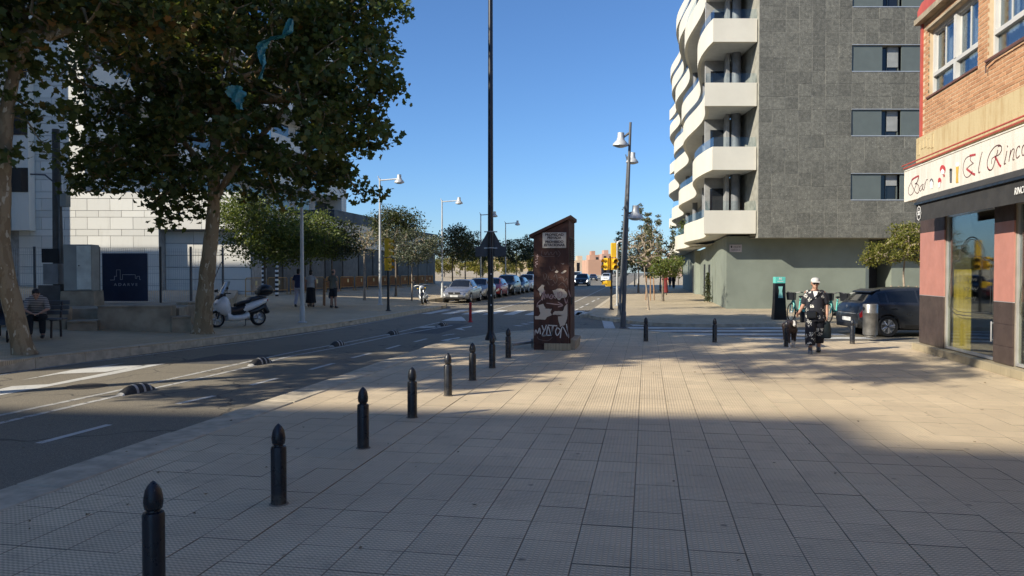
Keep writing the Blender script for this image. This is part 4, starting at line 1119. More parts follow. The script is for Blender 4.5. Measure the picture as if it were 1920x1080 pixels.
# tall dark pole with the back of a warning sign
p = P(920, 637)
t = thing('tall_pole', 'tall dark pole running out of the top of the picture, left of the kiosk', 'pole', p)
m = MB(); m.cyl((0, 0, 0.2), (0, 0, 12.5), 0.078, 0.05, 20); m.build('shaft', M_black, t)
m = MB(); m.lathe([(0.15, 0), (0.145, 0.04), (0.10, 0.17), (0.085, 0.21), (0.078, 0.24)], n=20); m.build('base', M_black, t)
m = MB()
for z in (0.9, 1.15, 1.7): m.cbox((0.03, -0.078, z), (0.03, 0.006, 0.035))
m.build('sticker', M_white, t, 0)
sg = thing('warning_sign', 'back of a triangular warning sign with a plate, strapped to the tall dark pole', 'road sign', p + Vector((-sa * .1, ca * .1, 2.16)), YAW)
m = MB()
def rounded_tri(w, h, r, y):
    pts = []
    for (cx, cz), a0 in (((-w / 2, 0), 210), ((w / 2, 0), 330), ((0, h), 90)):
        for k in range(-2, 3):
            a = R(a0 + k * 28); pts.append(Vector((cx * (1 - 2 * r / w) + r * math.cos(a), y, r + cz * (1 - 3 * r / h) + r * math.sin(a))))
    return pts
m.extr(rounded_tri(0.80, 0.78, 0.05, 0), (0, 0.018, 0)); m.build('sign_plate', mat('dull sign back', (0.055, 0.057, 0.062), 0.5, 0.3), sg, 20)
m = MB(); m.cbox((0, 0.025, 0.12), (0.80, 0.016, 0.27), ch=0.004); m.build('lower_plate', mat('dull plate back', (0.052, 0.054, 0.060), 0.5, 0.3), sg, 20)
m = MB()
for z in (0.20, 0.62):
    m.cyl((0.0, -0.09, z), (0, -0.09, z + .02), 0.088, n=16); m.cbox((0, -0.012, z + .01), (0.34, 0.02, 0.03))
m.build('clamp', M_galv, sg)
# street lamps
def lamp(name, label, loc, h, arm, rotz, head_mat=None, pole_mat=None, group='street lamps', r=0.075, second=None):
    t = thing(name, label, 'street lamp', loc, rotz, group)
    pm = pole_mat or M_lampgrey
    m = MB(); m.cyl((0, 0, 0.1), (0, 0, h), r, r * 0.55, 14); m.build('pole', pm, t)
    m = MB(); m.lathe([(r * 2.1, 0), (r * 2.1, 0.02), (r * 1.25, 0.05), (r * 1.2, 0.5), (r, 0.55)], n=14)
    for k in range(4):
        a = k * math.pi / 2 + .78; m.cyl((math.cos(a) * r * 1.75, math.sin(a) * r * 1.75, 0.0), (math.cos(a) * r * 1.75, math.sin(a) * r * 1.75, 0.05), 0.014, n=6)
    m.build('base', pm, t)
    def head(ax, az, up):
        m = MB(); m.tube([(0.0, 0, az), (ax * 0.3, 0, az + up * .3), (ax, 0, az + up)], 0.035, 8)
        if ax > 0: m.tube([(0, 0, az - 0.1), (-0.09, 0, az + 0.22)], 0.02, 6)
        m.build('arm', pm, t)
        hx, hz = ax, az + up
        m = MB(); m.lathe([(0.10, 0.14), (0.10, 0.0), (0.115, -0.03), (0.12, -0.08), (0.17, -0.13), (0.235, -0.20), (0.24, -0.26), (0.225, -0.26)], (hx, 0, hz + 0.06), 18); hm = m.build('lamp_head', head_mat or pm, t, 40)
        m = MB(); m.lathe([(0.01, -0.32), (0.10, -0.31), (0.17, -0.285), (0.20, -0.258), (0.05, -0.255)], (hx, 0, hz + 0.06), 18); m.build('diffuser', mat('lamp diffuser', (0.6, 0.6, 0.56), 0.3), t, 50) if not DIFF else m.build('diffuser', DIFF[0], t, 50)
    head(*arm)
    if second: head(*second)
    return t
DIFF = [mat('lamp diffuser', (0.6, 0.6, 0.56), 0.3)]
ln = ['nearest lamp of the left row, white pole beside the yellow traffic light', 'second lamp of the left row, its arm over the parked motorcycle', 'third lamp of the left row, its head hidden behind the tall dark pole', 'fourth lamp of the left row, just left of the kiosk roof', 'most distant lamp of the left row']
for i, y in enumerate((34.6, 45.8, 57.0, 67.4, 90.0)):
    lamp('street_lamp', ln[i], (-12.9, y, zleft(-12.9)), 6.2, (1.12 if i else 1.0, 6.1, 0.06), 0.0, group='street lamps on the left', r=0.07)
lamp('street_lamp', 'slim grey lamp pole whose top is lost in the tree, right of the white scooter', tuple(PS(567, 605)), 6.2, (1.0, 6.1, 0.06), 0.0, group='street lamps on the left', r=0.07)
p = P(1168, 616)
lamp('street_lamp', 'tall tilted grey lamp with a low second lantern, right of the kiosk', tuple(p), 6.35, (-0.28, 6.05, -0.22), R(-8), pole_mat=M_darkpole, head_mat=M_lampgrey, group='lamps on the right', r=0.07, second=(0.25, 3.55, 0.05)).rotation_euler = (0, R(1.9), R(0))
p = P(1161, 593)
lamp('street_lamp', 'second grey lamp on the right, lined up behind the tilted one', tuple(p), 6.3, (0.18, 6.15, 0.1), R(30), pole_mat=M_darkpole, head_mat=M_lampgrey, group='lamps on the right', r=0.06).rotation_euler = (0, R(2.9), R(0))
lamp('street_lamp', 'distant lamp on the right with its arm over the road', (-1.3, 112, 0), 6.2, (-1.6, 6.1, 0.06), 0, group='lamps on the right')
t = thing('camera_post', 'slim pale post with a short crossarm beside the right traffic light', 'post', P(1157, 574), 0)
m = MB(); m.tube([(0, 0, 0), (0, 0, 3.15), (0.02, 0, 3.27), (0.12, 0, 3.33), (0.35, 0, 3.33)], 0.055, 10); m.tube([(-0.18, 0, 3.42), (0.0, 0, 3.25)], 0.03, 8); m.build('bent_pipe', M_galv, t)
m = MB(); m.cbox((0, 0, .03), (0.26, 0.26, 0.05)); m.build('base_plate', M_galv, t)
# traffic lights
def tl_head(t, c, ang, n=2, two=True, back=False):
    M = Matrix.Translation(Vector(c)) @ Matrix.Rotation(ang, 4, 'Z')
    h = 0.27 * n
    m = MB(); b = MB()
    m.box(-0.13, -0.09, -h / 2, 0.13, 0.09, h / 2, M)
    hd = m.build('signal_head', M_yellow, t, 0)
    for k in range(n):
        z = h / 2 - 0.135 - 0.27 * k
        l = MB(); l.add([M @ (Vector((0.095 * math.cos(q), -0.096, z + 0.095 * math.sin(q)))) for q in [2 * math.pi * i / 16 for i in range(16)]], [tuple(range(16))])
        l.build('lens', M_lens, hd, 0)
        v = MB()
        A0 = [M @ Vector((0.115 * math.cos(q), -0.09, z + 0.115 * math.sin(q))) for q in [R(-20 + 220 * i / 10) for i in range(11)]]
        B0 = [M @ Vector((0.112 * math.cos(q), -0.27, z - 0.02 + 0.112 * math.sin(q))) for q in [R(-20 + 220 * i / 10) for i in range(11)]]
        v.add(A0 + B0, [(i, i + 1, 12 + i, 11 + i) for i in range(10)]); v.build('visor', M_yellow, hd, 40)
    return hd
def traffic_light(label, loc, h, rotz):
    t = thing('traffic_light', label, 'traffic light', loc, rotz, 'traffic lights at the crossing')
    m = MB(); m.cyl((0, 0, 0), (0, 0, h), 0.055, 0.05, 14); m.lathe([(0.13, 0), (0.12, 0.03), (0.07, 0.06), (0.06, 0.25)], n=14); m.build('pole', M_black, t)
    return t
t = traffic_light('right traffic light, its tall yellow back board above paired signal heads', P(1146, 581), 1.9 + .6, YAW)
m = MB(); m.cbox((0.10, -0.02, 2.75), (0.25, 0.17, 0.68), ch=0.02); m.build('tall_housing', M_yellow, t, 20)
tl_head(t, (0.12, -0.02, 2.12), R(12)); tl_head(t, (-0.20, -0.02, 2.12), R(-55)); tl_head(t, (-0.15, -0.02, 1.22), R(-80), 1)
pt = PS(728, 583)
t = traffic_light('left traffic light with its yellow heads seen from the side on a black pole', pt, 1.95, YAW)
tl_head(t, (-0.02, 0, 2.74), R(80), 3); tl_head(t, (0.0, 0, 2.02), R(60), 2)
far = traffic_light('small distant yellow traffic light beyond the parked cars', (-14, 96, 0), 2.4, YAW); tl_head(far, (0, 0, 2.6), 0.2, 2)
# round litter bin
t = thing('litter_bin', 'cylindrical grey metal litter bin with a slot, in front of the dark car', 'bin', P(1631.5, 631.5), R(-20))
m = MB(); m.lathe([(0.15, 0), (0.15, 0.05), (0.185, 0.06), (0.19, 0.62), (0.195, 0.63), (0.195, 0.66), (0.19, 0.67), (0.19, 0.87), (0.180, 0.885), (0.165, 0.88), (0.02, 0.865)], n=28); m.build('drum', mat('bin metal', (0.22, 0.21, 0.195), 0.42, 0.6, var=0.25, scale=5), t, 35)
m = MB(); m.add([(-0.193 * math.sin(a) * 1.01, -0.193 * math.cos(a) * 1.01, 0.765 + z) for a, z in [(R(58) + 0.34 * math.cos(q), 0.055 * math.sin(q)) for q in [2 * math.pi * i / 14 for i in range(14)]]], [tuple(range(14))]); m.build('slot', M_dark, t, 0)
# bike share totem
t = thing('bike_station_totem', 'black bike share totem with a teal top panel', 'information totem', P(1460.5, 599), YAW)
m = MB(); m.loft([[Vector((x * w, y * dd, z)) for x, y in ((-1, -1), (1, -1), (1, 1), (-1, 1))] for w, dd, z in ((0.235, 0.16, 0), (0.20, 0.13, 0.6), (0.185, 0.11, 1.35))]); m.build('body', M_black, t, 20)
m = MB(); m.cbox((0, 0, 1.45), (0.385, 0.235, 0.235), ch=0.01); pan = m.build('top_panel', M_teal, t, 20)
m = MB(); M = Matrix.Translation((0, -0.122, 1.46)) @ Matrix.Rotation(R(90), 4, 'X'); m.text('80', 0.12, M, th=0.002); m.box(-0.11, -0.122, 1.40, 0.11, -0.119, 1.415); m.build('lettering', M_white, pan, 0)
m = MB(); m.extr([(-0.075, -0.135, 1.22), (0.085, -0.135, 1.22), (0.055, -0.138, 1.05), (0.09, -0.15, 0.80), (-0.085, -0.15, 0.80), (-0.045, -0.138, 1.05)], (0, 0.012, 0)); m.build('screen', mat('pale teal screen', (0.25, 0.55, 0.50), 0.3), t, 0)
# shared bikes
def bike(label, loc, rotz):
    t = thing('shared_bicycle', label, 'bicycle', loc, rotz, 'bicycles docked at the share station')
    for nm, x in (('front_wheel', 0.50), ('rear_wheel', -0.50)):
        m = MB(); ring = [Vector((x + 0.31 * math.cos(a), 0, 0.325 + 0.31 * math.sin(a))) for a in [2 * math.pi * i / 24 for i in range(25)]]
        m.tube(ring, 0.022, 6, False); w = m.build(nm, M_rubber, t)
        m = MB()
        for i in range(12):
            a = math.pi * 2 * i / 12; m.cyl((x, 0.02 * (-1) ** i, 0.325), (x + 0.3 * math.cos(a), 0, 0.325 + 0.3 * math.sin(a)), 0.004, n=4)
        m.cyl((x, -0.05, 0.325), (x, 0.05, 0.325), 0.03, n=8); m.build('spokes', M_galv, w)
    m = MB(); m.tube([(0.37, 0, 0.80), (0.18, 0, 0.45), (0.0, 0, 0.36), (-0.12, 0, 0.36)], 0.048, 8); m.tube([(-0.12, 0, 0.34), (-0.22, 0, 0.78)], 0.03, 8); m.tube([(-0.12, 0.04, 0.34), (-0.5, 0.05, 0.325)], 0.022, 6); m.tube([(-0.12, -0.04, 0.34), (-0.5, -0.05, 0.325)], 0.022, 6); m.tube([(0.34, 0, 0.9), (0.40, 0, 0.72), (0.42, .06, .6), (0.5, 0.05, 0.325)], 0.025, 6); m.tube([(0.40, 0, 0.72), (0.42, -.06, .6), (0.5, -0.05, 0.325)], 0.022, 6)
    m.build('frame', M_teal, t)
    m = MB(); m.loft([[Vector((-0.78 + 0.0, y, z)) for y, z in ((-.03, .45), (.03, .45), (.03, .50), (-.03, .50))], [Vector((-0.5, y, z)) for y, z in ((-.04, .62), (.04, .62), (.04, .66), (-.04, .66))], [Vector((-0.2, y, z)) for y, z in ((-.03, .52), (.03, .52), (.03, .56), (-.03, .56))]]); m.build('mudguard', M_teal, t)
    m = MB(); m.tube([(0.2, -0.28, 1.02), (0.30, -0.24, 1.04), (0.34, 0, 1.0), (0.30, 0.24, 1.04), (0.2, 0.28, 1.02)], 0.017, 8); m.cyl((0.34, 0, 0.85), (0.34, 0, 1.0), 0.022, n=8); m.build('handlebar', M_black, t)
    m = MB(); m.loft([[Vector((0.5 + x * .10, y * .13, 0.76)) for x, y in BK], [Vector((0.52 + x * .12, y * .15, 1.02)) for x, y in BK], [Vector((0.52 + x * .11, y * .14, 1.02)) for x, y in BK], [Vector((0.5 + x * .09, y * .12, 0.78)) for x, y in BK]]); m.build('basket', M_black, t)
    m = MB(); m.ell((-0.27, 0, 0.86), (0.14, 0.085, 0.035), 12, 6); m.cyl((-0.22, 0, 0.75), (-0.25, 0, 0.85), 0.016, n=8); m.build('saddle', M_black, t)
    m = MB(); m.cyl((0.0, -0.06, 0.30), (0, 0.06, 0.30), 0.09, n=14); m.cbox((0.13, 0.11, 0.24), (0.09, 0.08, 0.02)); m.cbox((-0.13, -0.11, 0.36), (0.09, 0.08, 0.02)); m.build('crank', M_black, t)
    return t
BK = [(-1, -.8), (-.8, -1), (.8, -1), (1, -.8), (1, .8), (.8, 1), (-.8, 1), (-1, .8)]
for i, (px, d, lb) in enumerate(((1496, 26.6, 'docked teal bicycle between the totem and the woman'), (1566, 25.9, 'docked teal bicycle just right of the woman'), (1596, 25.6, 'docked teal bicycle nearest to the rear of the dark car'))):
    b = bike(lb, L((px - 960) / FPX * d, d, 0.0), YAW + R(-136))
    dk = thing('bike_dock', lb.replace('docked teal bicycle', 'black dock post for the bicycle'), 'bike dock', L((px - 950) / FPX * (d - 1.0) , d - 1.0), YAW, 'bike docks')
    m = MB(); m.cbox((0, 0, 0.25), (0.16, 0.12, 0.5), ch=0.02); m.build('post', M_black, dk, 20); m = MB(); m.cyl((0, -0.062, 0.42), (0, -0.07, 0.42), 0.05, n=14); m.build('lock_disc', M_teal, dk)
# ------------------------------------------------------------------ things on the left pavement and terrace
def A2(px, d, z=0.0): return L((px - 960) / FPX * d, d, z)
# low concrete walls
def lwall(label, px0, px1, d0, d1, zt, th=0.35, zb=0.0):
    a, b = A2(px0, d0), A2(px1, d1); ln = (b - a).length
    t = thing('low_wall', label, 'wall', (a + b) / 2, math.atan2(b.y - a.y, b.x - a.x), 'low concrete walls along the terrace')
    m = MB(); m.cbox((0, th / 2, (zt + zb) / 2), (ln, th, zt - zb), ch=.012); m.build('core', M_concrete, t, 20)
    k = int(ln / 1.1) + 1
    for i in range(k):
        m = MB(); m.cbox((-ln / 2 + ln * (i + .5) / k, th / 2 - .01, zt + .02), (ln / k - .012, th + .05, .05), ch=.008); m.build('coping_stone', M_concrete, t, 20)
    return t
lwall('long low stained concrete wall under the navy hoarding', 182, 320, 19.9, 20.0, 0.80)
lwall('low concrete wall behind the seated person', 20, 122, 19.5, 19.6, 0.77)
lwall('low stepped concrete block between the two walls', 124, 181, 19.4, 19.6, 0.42, 0.55)
lwall('low stepped block right of the long wall, beside the plane trunk', 321, 358, 19.9, 20.2, 0.50, 0.5)
lwall('short concrete wall between the plane trunk and the scooter', 352, 418, 22.6, 25.3, 0.78)
# wire fence
FD = 24.2
def fence(label, px0, px1, d0, d1):
    a, b = A2(px0, d0, TZ), A2(px1, d1, TZ); ln = (b - a).length
    t = thing('wire_fence', label, 'fence', (a + b) / 2, math.atan2(b.y - a.y, b.x - a.x), 'wire mesh fences on the terrace')
    H = 1.78
    for i in range(int(ln / 0.075)):
        pass
    m = MB()
    x = -ln / 2
    while x < ln / 2: m.box(x, -.004, 0.03, x + .008, .004, H); x += 0.062
    for z in (0.06, 0.55, 0.62, 1.1, 1.17, 1.66): m.box(-ln / 2, -.01, z, ln / 2, -.004, z + .009)
    m.build('wire_mesh', M_galv, t, 0)
    for x in (-ln / 2, ln / 2):
        m = MB(); m.cbox((x, 0.0, H / 2 + .03), (0.055, 0.055, H + .06)); m.build('fence_post', M_darkpole, t, 0)
    return t
ps_ = [-40, 65, 186, 301, 358, 418]
fl_ = ['wire mesh fence panel at the left edge, behind the bench', 'wire mesh fence panel behind the grey cabinet and pole', 'wire mesh fence panel carrying the navy hoarding', 'wire mesh fence panel right of the navy hoarding', 'wire mesh fence panel nearest to the scooter']
for i in range(5): fence(fl_[i], ps_[i], ps_[i + 1], FD, FD + (1.2 if i == 4 else 0))
a = A2(418, FD + 1.2, TZ)
t = thing('fence_brace', 'slanting dark brace propping the end of the wire fence behind the plane trunk', 'brace', a, YAW)
m = MB(); m.tube([(-0.03, -.05, 1.35), (-0.42, -.5, 0.0)], 0.02, 6); m.build('bar', M_darkpole, t)
t = thing('site_hoarding', 'navy hoarding board with a white skyline emblem, on the wire fence', 'sign board', A2(234.5, FD - .06, TZ), YAW)
w = 85 / FPX * FD
m = MB(); m.cbox((0, 0, 0.84), (w, .02, 1.56), ch=.004); m.build('board', M_navy, t, 0)
k = FD / FPX
hz = lambda px, py: ((px - 234.5) * k, -0.012, 1.75 - TZ + (510 - py) * k)
m = MB()
for pts in ([(207, 525), (215, 525), (215, 518), (219, 518), (219, 506), (226, 506), (226, 524), (230, 524)], [(230, 524), (230, 515), (254, 515), (254, 522), (257, 522), (257, 518), (262, 518), (262, 524), (264, 524)]):
    for q in range(len(pts) - 1): m.ribbon([hz(*pts[q]), hz(*pts[q + 1])], .014, (0, -1, 0), .002)
Mt = Matrix.Translation(hz(236, 536)) @ Matrix.Rotation(R(90), 4, 'X'); m.text('A D A R V E', .13, Mt, th=.002, stretch=1.15)
m.build('emblem', mat('pale hoarding print', (0.40, 0.42, 0.45), .5), t, 0)
# pole, conduit, cabinet and their blocks
pp = A2(110, 22.6, TZ)
t = thing('utility_pole', 'dark weathered utility pole with a bent conduit, beside the grey cabinet', 'pole', pp)
m = MB(); m.cyl((0, 0, 0), (-.03, 0, 5.35), .16, .105, 14); m.build('post', M_woodpole, t)
m = MB(); m.tube([(.13, -.1, 0.1), (.13, -.1, 3.1), (.05, -.15, 3.7), (-.25, -.2, 3.95), (-.75, -.2, 3.98)], .026, 8); m.build('conduit', M_darkpole, t)
m = MB(); m.cbox((.28, -.02, 3.2), (.22, .2, .42), ch=.01); m.build('meter_box', M_cabinet, t, 20)
t = thing('utility_cabinet', 'tall grey green utility cabinet on a concrete base', 'cabinet', A2(146, 22.0, TZ), YAW + R(6))
m = MB(); m.cbox((0, .25, 1.14), (0.80, .5, 1.38), ch=.01); m.build('body', M_cabinet, t, 20)
m = MB(); m.cbox((.18, -.012, 1.14), (.40, .03, 1.30), ch=.006); d = m.build('door', mat('pale cabinet door', (0.66, 0.68, 0.60), .5, var=.15, scale=3), t, 20)
m = MB(); m.cyl((.05, -.03, 1.2), (.05, -.05, 1.2), .02, n=8); m.build('lock', M_darkpole, d)
m = MB(); m.loft([[Vector((x * w_, y, z)) for x, y in ((-.5, -.06), (.5, -.06), (.5, .6), (-.5, .6))] for w_, z in ((.98, -.02), (.92, .44))]); m.build('base', M_concrete, t, 0)
t = thing('meter_housing', 'low dark concrete meter housing left of the utility pole', 'utility box', A2(92, 22.2, TZ), YAW)
m = MB(); m.cbox((0, .2, .30), (.68, .4, .62), ch=.01); m.build('base', mat('dark concrete', (.10, .09, .08), .85), t, 20)
m = MB(); m.cbox((.03, .2, .95), (.46, .35, .62), ch=.01); m.build('grey_box', mat('mid grey box', (.22, .22, .21), .6), t, 20)
m = MB(); m.cbox((.03, .02, 1.5), (.5, .03, .42)); m.build('upper_panel', M_dark, t, 0)
t = thing('house_number', 'white number seven on the wall left of the utility pole', 'number', A2(80, 23.6, 0) + Vector((0, 0, 1.75 + 23 * 23.6 / FPX)), YAW)
m = MB(); m.text('7', .34, Matrix.Rotation(R(90), 4, 'X'), th=.006); m.build('numeral', M_white, t, 0)
# bench with a seated person and a pushchair
t = thing('park_bench', 'dark slatted bench in front of the low wall, a person sitting on it', 'bench', PS(40, 634), YAW + R(4))
for i in range(4): m = MB(); m.cbox((0, -.06 + .12 * i, .44), (1.75, .1, .035), ch=.006); m.build('seat_slat', M_darkpole, t, 20)
for i in range(3): m = MB(); m.cbox((0, .40 + .03 * i, .58 + .12 * i), (1.75, .03, .1), ch=.006); m.build('back_slat', M_darkpole, t, 20)
for x in (-.7, .7):
    m = MB(); m.tube([(x, -.05, 0), (x, -.03, .42)], .025, 6); m.tube([(x, .38, 0), (x, .36, .42), (x, .47, .86)], .025, 6); m.tube([(x, -.08, .415), (x, .36, .415)], .022, 6); m.build('leg', M_black, t)
BENCH = t
t = thing('pushchair', 'dark folded pushchair at the left edge beside the bench', 'pushchair', PS(8, 640) + Vector((-.15, -.1, 0)), YAW + R(30))
for x in (-.26, .26):
    for y in (-.3, .3):
        m = MB(); m.tube([Vector((x, y + .12 * math.cos(a), .13 + .12 * math.sin(a))) for a in [2 * math.pi * i / 16 for i in range(17)]], .022, 6, False); w = m.build('wheel', M_rubber, t)
        m = MB(); m.cyl((x - .02, y, .13), (x + .02, y, .13), .07, n=12); m.build('hub', M_galv, w)
m = MB()
for x in (-.26, .26): m.tube([(x, -.3, .15), (x, .1, .5), (x, .35, 1.0)], .016, 6); m.tube([(x, .3, .15), (x, .0, .55)], .016, 6)
m.tube([(-.26, .35, 1.0), (.26, .35, 1.0)], .02, 6); m.build('frame', M_galv, t)
m = MB(); m.loft([[Vector((x, y, z)) for x, y, z in ((-.22, -.25, .38), (.22, -.25, .38), (.22, .1, .42), (-.22, .1, .42))], [Vector((x, y, z)) for x, y, z in ((-.23, -.22, .5), (.23, -.22, .5), (.23, .25, .85), (-.23, .25, .85))]]); m.build('seat_fabric', M_black, t, 20)
m = MB(); m.ell((0, .18, .78), (.25, .28, .24), 12, 8); m.build('hood', M_black, t)
# orange crowd barriers
def barrier():
    t = thing('crowd_barrier', '', 'barrier', (0, 0, 0), 0, 'orange crowd barriers along the podium')
    ln, h = 2.05, 1.0
    m = MB(); m.tube([(-ln / 2, 0, 0), (-ln / 2, 0, h - .1), (-ln / 2 + .1, 0, h), (ln / 2 - .1, 0, h), (ln / 2, 0, h - .1), (ln / 2, 0, 0)], .022, 6); m.tube([(-ln / 2, 0, .28), (ln / 2, 0, .28)], .02, 6)
    for x in (-ln / 2, ln / 2): m.tube([(x, -.28, 0.01), (x, .28, 0.01)], .02, 6)
    m.build('frame', M_orange, t)
    m = MB()
    for i in range(15): m.cyl((-ln / 2 + ln * (i + 1) / 16, 0, .28), (-ln / 2 + ln * (i + 1) / 16, 0, h), .008, n=5)
    m.build('bar', M_orange, t)
    m = MB(); m.cbox((.1, -.022, .72), (.22, .01, .24)); m.build('notice', mat('pale notice', (.55, .48, .25), .6), t, 0)
    return t
b0 = barrier()
mbd = MB(); mbd.cbox((0, .02, .62), (1.95, .012, .62)); mbd = mbd.mesh('board', M_orange_panel, 0)
a, b = A2(455, 38.6), A2(812, 72.5)
nb = 14
for i in range(nb):
    q = a.lerp(b, (i + .5) / nb); q.z = zleft(q.x) - .02
    ang = math.atan2(b.y - a.y, b.x - a.x) + (-1) ** i * .04
    lb = 'orange crowd barrier number %s from the scooter end of the row' % ['one', 'two', 'three', 'four', 'five', 'six', 'seven', 'eight', 'nine', 'ten', 'eleven', 'twelve', 'thirteen', 'fourteen'][i]
    lb = ['orange crowd barrier at the scooter end of the row', 'orange crowd barrier second from the scooter end', 'orange crowd barrier behind the slim grey lamp pole', 'orange crowd barrier behind the walking couple', 'orange crowd barrier behind the man in a grey shirt', 'orange crowd barrier just right of the man in a grey shirt', 'orange crowd barrier before the pale bare trunk', 'orange crowd barrier right of the pale bare trunk', 'orange crowd barrier left of the nearest white lamp', 'orange crowd barrier behind the nearest white lamp', 'orange crowd barrier behind the left traffic light', 'orange crowd barrier right of the left traffic light', 'orange crowd barrier left of the motorcycle', 'orange crowd barrier at the far end of the row'][i]
    if i == 0: b0.location = q; b0.rotation_euler = (0, 0, ang); b0['label'] = lb
    else:
        o = dup(b0, q, ang, lb)
        if i >= 4: link('board', mbd, o)
# decorated bands on the shop poles behind the barriers
for px, lb in ((494, 'left black and white chequered post behind the barriers'), (519, 'right black and white chequered post behind the barriers')):
    t = thing('striped_post', lb, 'post', A2(px, 39.6, .45), 0, 'chequered posts')
    m = MB(); m.cyl((0, 0, 0), (0, 0, 2.3), .09, n=10); m.build('shaft', M_black, t)
    for k_ in range(9): m = MB(); m.cyl((0, 0, .1 + .24 * k_), (0, 0, .21 + .24 * k_), .094, n=10); m.build('white_band', M_white, t)
# torn plastic in the big tree
def torn(label, pxs, d, wid):
    pts = [PDp(x, y, d) for x, y in pxs]; c = pts[0]
    t = thing('torn_plastic', label, 'plastic sheet', c, 0, 'torn plastic caught in the plane tree')
    sp_ = cr_spline([p - c for p in pts], 6); m = MB(); rows = []
    rr = random.Random(len(label))
    for i, p in enumerate(sp_):
        f = i / (len(sp_) - 1); w = wid * (0.35 + .9 * math.sin(math.pi * min(1, f * 1.1 + .08)) ** .8) * rr.uniform(.75, 1.2)
        rows.append([p + RGT * w * u + Vector((-sa, ca, 0)) * .05 * math.sin(u * 9 + i * .8) for u in np.linspace(-.5, .5, 7)])
    m.loft(rows, False, False); m.build('sheet', M_tealbag, t, 60)
torn('teal plastic strip hanging in the plane tree crown, upper one', [(545, 35), (538, 62), (520, 70), (495, 80), (490, 100), (494, 125), (488, 148)], 16.6, .20)
torn('teal plastic bag hanging lower left in the plane tree crown', [(438, 160), (444, 180), (450, 205)], 16.4, .32)
# ------------------------------------------------------------------ brown kiosk with graffiti
KX0, KX1, KY0, KY1 = -2.50, -1.715, 16.42, 17.75
kc = Vector(((KX0 + KX1) / 2, (KY0 + KY1) / 2, 0))
kio = thing('ventilation_kiosk', 'tall narrow brown metal kiosk with a slanted roof, covered in graffiti', 'kiosk', kc)
kl = lambda p: Vector((p[0] - kc.x, p[1] - kc.y, p[2]))
hx, hy = (KX1 - KX0) / 2, (KY1 - KY0) / 2
M_rust = stain_mat('brown weathered steel', (.078, .033, .022), (.030, .016, .013))
ZL, ZR = 2.56, 2.92
m = MB(); m.extr([(-hx, -hy, .14), (hx, -hy, .14), (hx, -hy, ZR - .02), (-hx, -hy, ZL - .02)], (0, 2 * hy, 0)); m.build('body', M_rust, kio, 0)
m = MB(); th = math.atan2(ZR - ZL, 2 * hx); e = .10
m.extr([(-hx - e, -hy - .06, ZL - e * math.tan(th)), (hx + .05, -hy - .06, ZR + .05 * math.tan(th)), (hx + .05, -hy - .06, ZR + .05 * math.tan(th) + .07), (-hx - e, -hy - .06, ZL - e * math.tan(th) + .07)], (0, 2 * hy + .12, 0)); m.build('roof', M_rust, kio, 0)
for i in range(7):
    m = MB(); m.cbox((-hx + .245 + .085 * i + .04, -hy + .0, .08), (.081, .05, .15), ch=.004); m.build('plinth_tile', M_plinth, kio, 0)
m = MB(); m.box(-hx + .24, -hy - .02, 0, hx + .02, hy, .14); m.build('plinth', M_plinth, kio, 0)
m = MB(); m.box(-hx, -hy + .03, 0, -hx + .24, hy, .14); m.build('plinth_gap', M_rust, kio, 0)
m = MB(); m.cbox((hx + .06, .1, .11), (.16, 2 * hy - .1, .24), (0, R(8), 0), .01); m.build('side_skirt', M_concrete, kio, 20)
for i in range(12):
    m = MB(); m.cbox((hx + .012, -hy + .62, 1.98 + .048 * i), (.05, .9, .012), (0, R(30), 0)); m.build('louvre_slat', M_rust, kio, 0)
m = MB(); m.box(hx + .001, -hy + .16, 1.95, hx + .004, -hy + 1.09, 2.55); m.build('vent_back', M_dark, kio, 0)
m = MB(); m.cbox((hx + .015, -hy + .6, 1.0), (.03, .96, 1.72), ch=.006); d = m.build('side_door', M_rust, kio, 0)
m = MB(); m.cbox((hx + .05, -hy + .2, 1.1), (.05, .04, .16), ch=.008); m.build('handle', M_black, d, 20)
m = MB()
for x in (-hx + .012, hx - .012): m.box(x - .012, -hy - .006, .15, x + .012, -hy - .001, ZL - .05)
m.build('edge_strip', M_rust, kio, 0)
FY = KY0 - .001
ck = lambda x, y: kl(PY(980 + x / 3.858, 390 + y / 3.858, FY))
pc_ = kl(PY((1017 + 1062) / 2, 450.5, FY))
m = MB(); m.cbox((pc_.x, -hy - .012, pc_.z), (.53, .02, .345), ch=.004); sg = m.build('notice_plate', stain_mat('faded notice plate', (.60, .56, .48), (.42, .37, .29)), kio, 0)
m = MB(); Mr = Matrix.Rotation(R(90), 4, 'X')
for i, s in enumerate(('PROPIEDAD', 'PRIVADA', 'PROHIBIDO', 'ESTACIONAR')):
    m.text(s, .076, Matrix.Translation((pc_.x, -hy - .024, pc_.z + (.098, .030, -.060, -.132)[i])) @ Mr, th=.0015, stretch=1.02, bold=.0035)
m.build('lettering', mat('faded black print', (.07, .055, .05), .7), sg, 0)
m = MB()
for u in (-.24, .24):
    for v in (-.15, .15): m.cyl((pc_.x + u, -hy - .02, pc_.z + v), (pc_.x + u, -hy - .03, pc_.z + v), .008, n=8)
m.build('screw', M_galv, sg)
M_tag = paint_mat('white spray paint', (.62, .60, .56), .62); M_tag2 = paint_mat('pinkish spray paint', (.42, .29, .27), .6); M_tag3 = paint_mat('faint spray paint', (.16, .115, .10), .55)
M_paste = paint_mat('torn poster remains', (.58, .50, .40), .62)
def tagm(name, strokes, w, m_, off=0.0):
    m = MB()
    for s in strokes: m.ribbon([ck(*q) - Vector((0, off, 0)) for q in s], w, (0, -1, 0), .002)
    return m.build(name, m_, kio, 0)
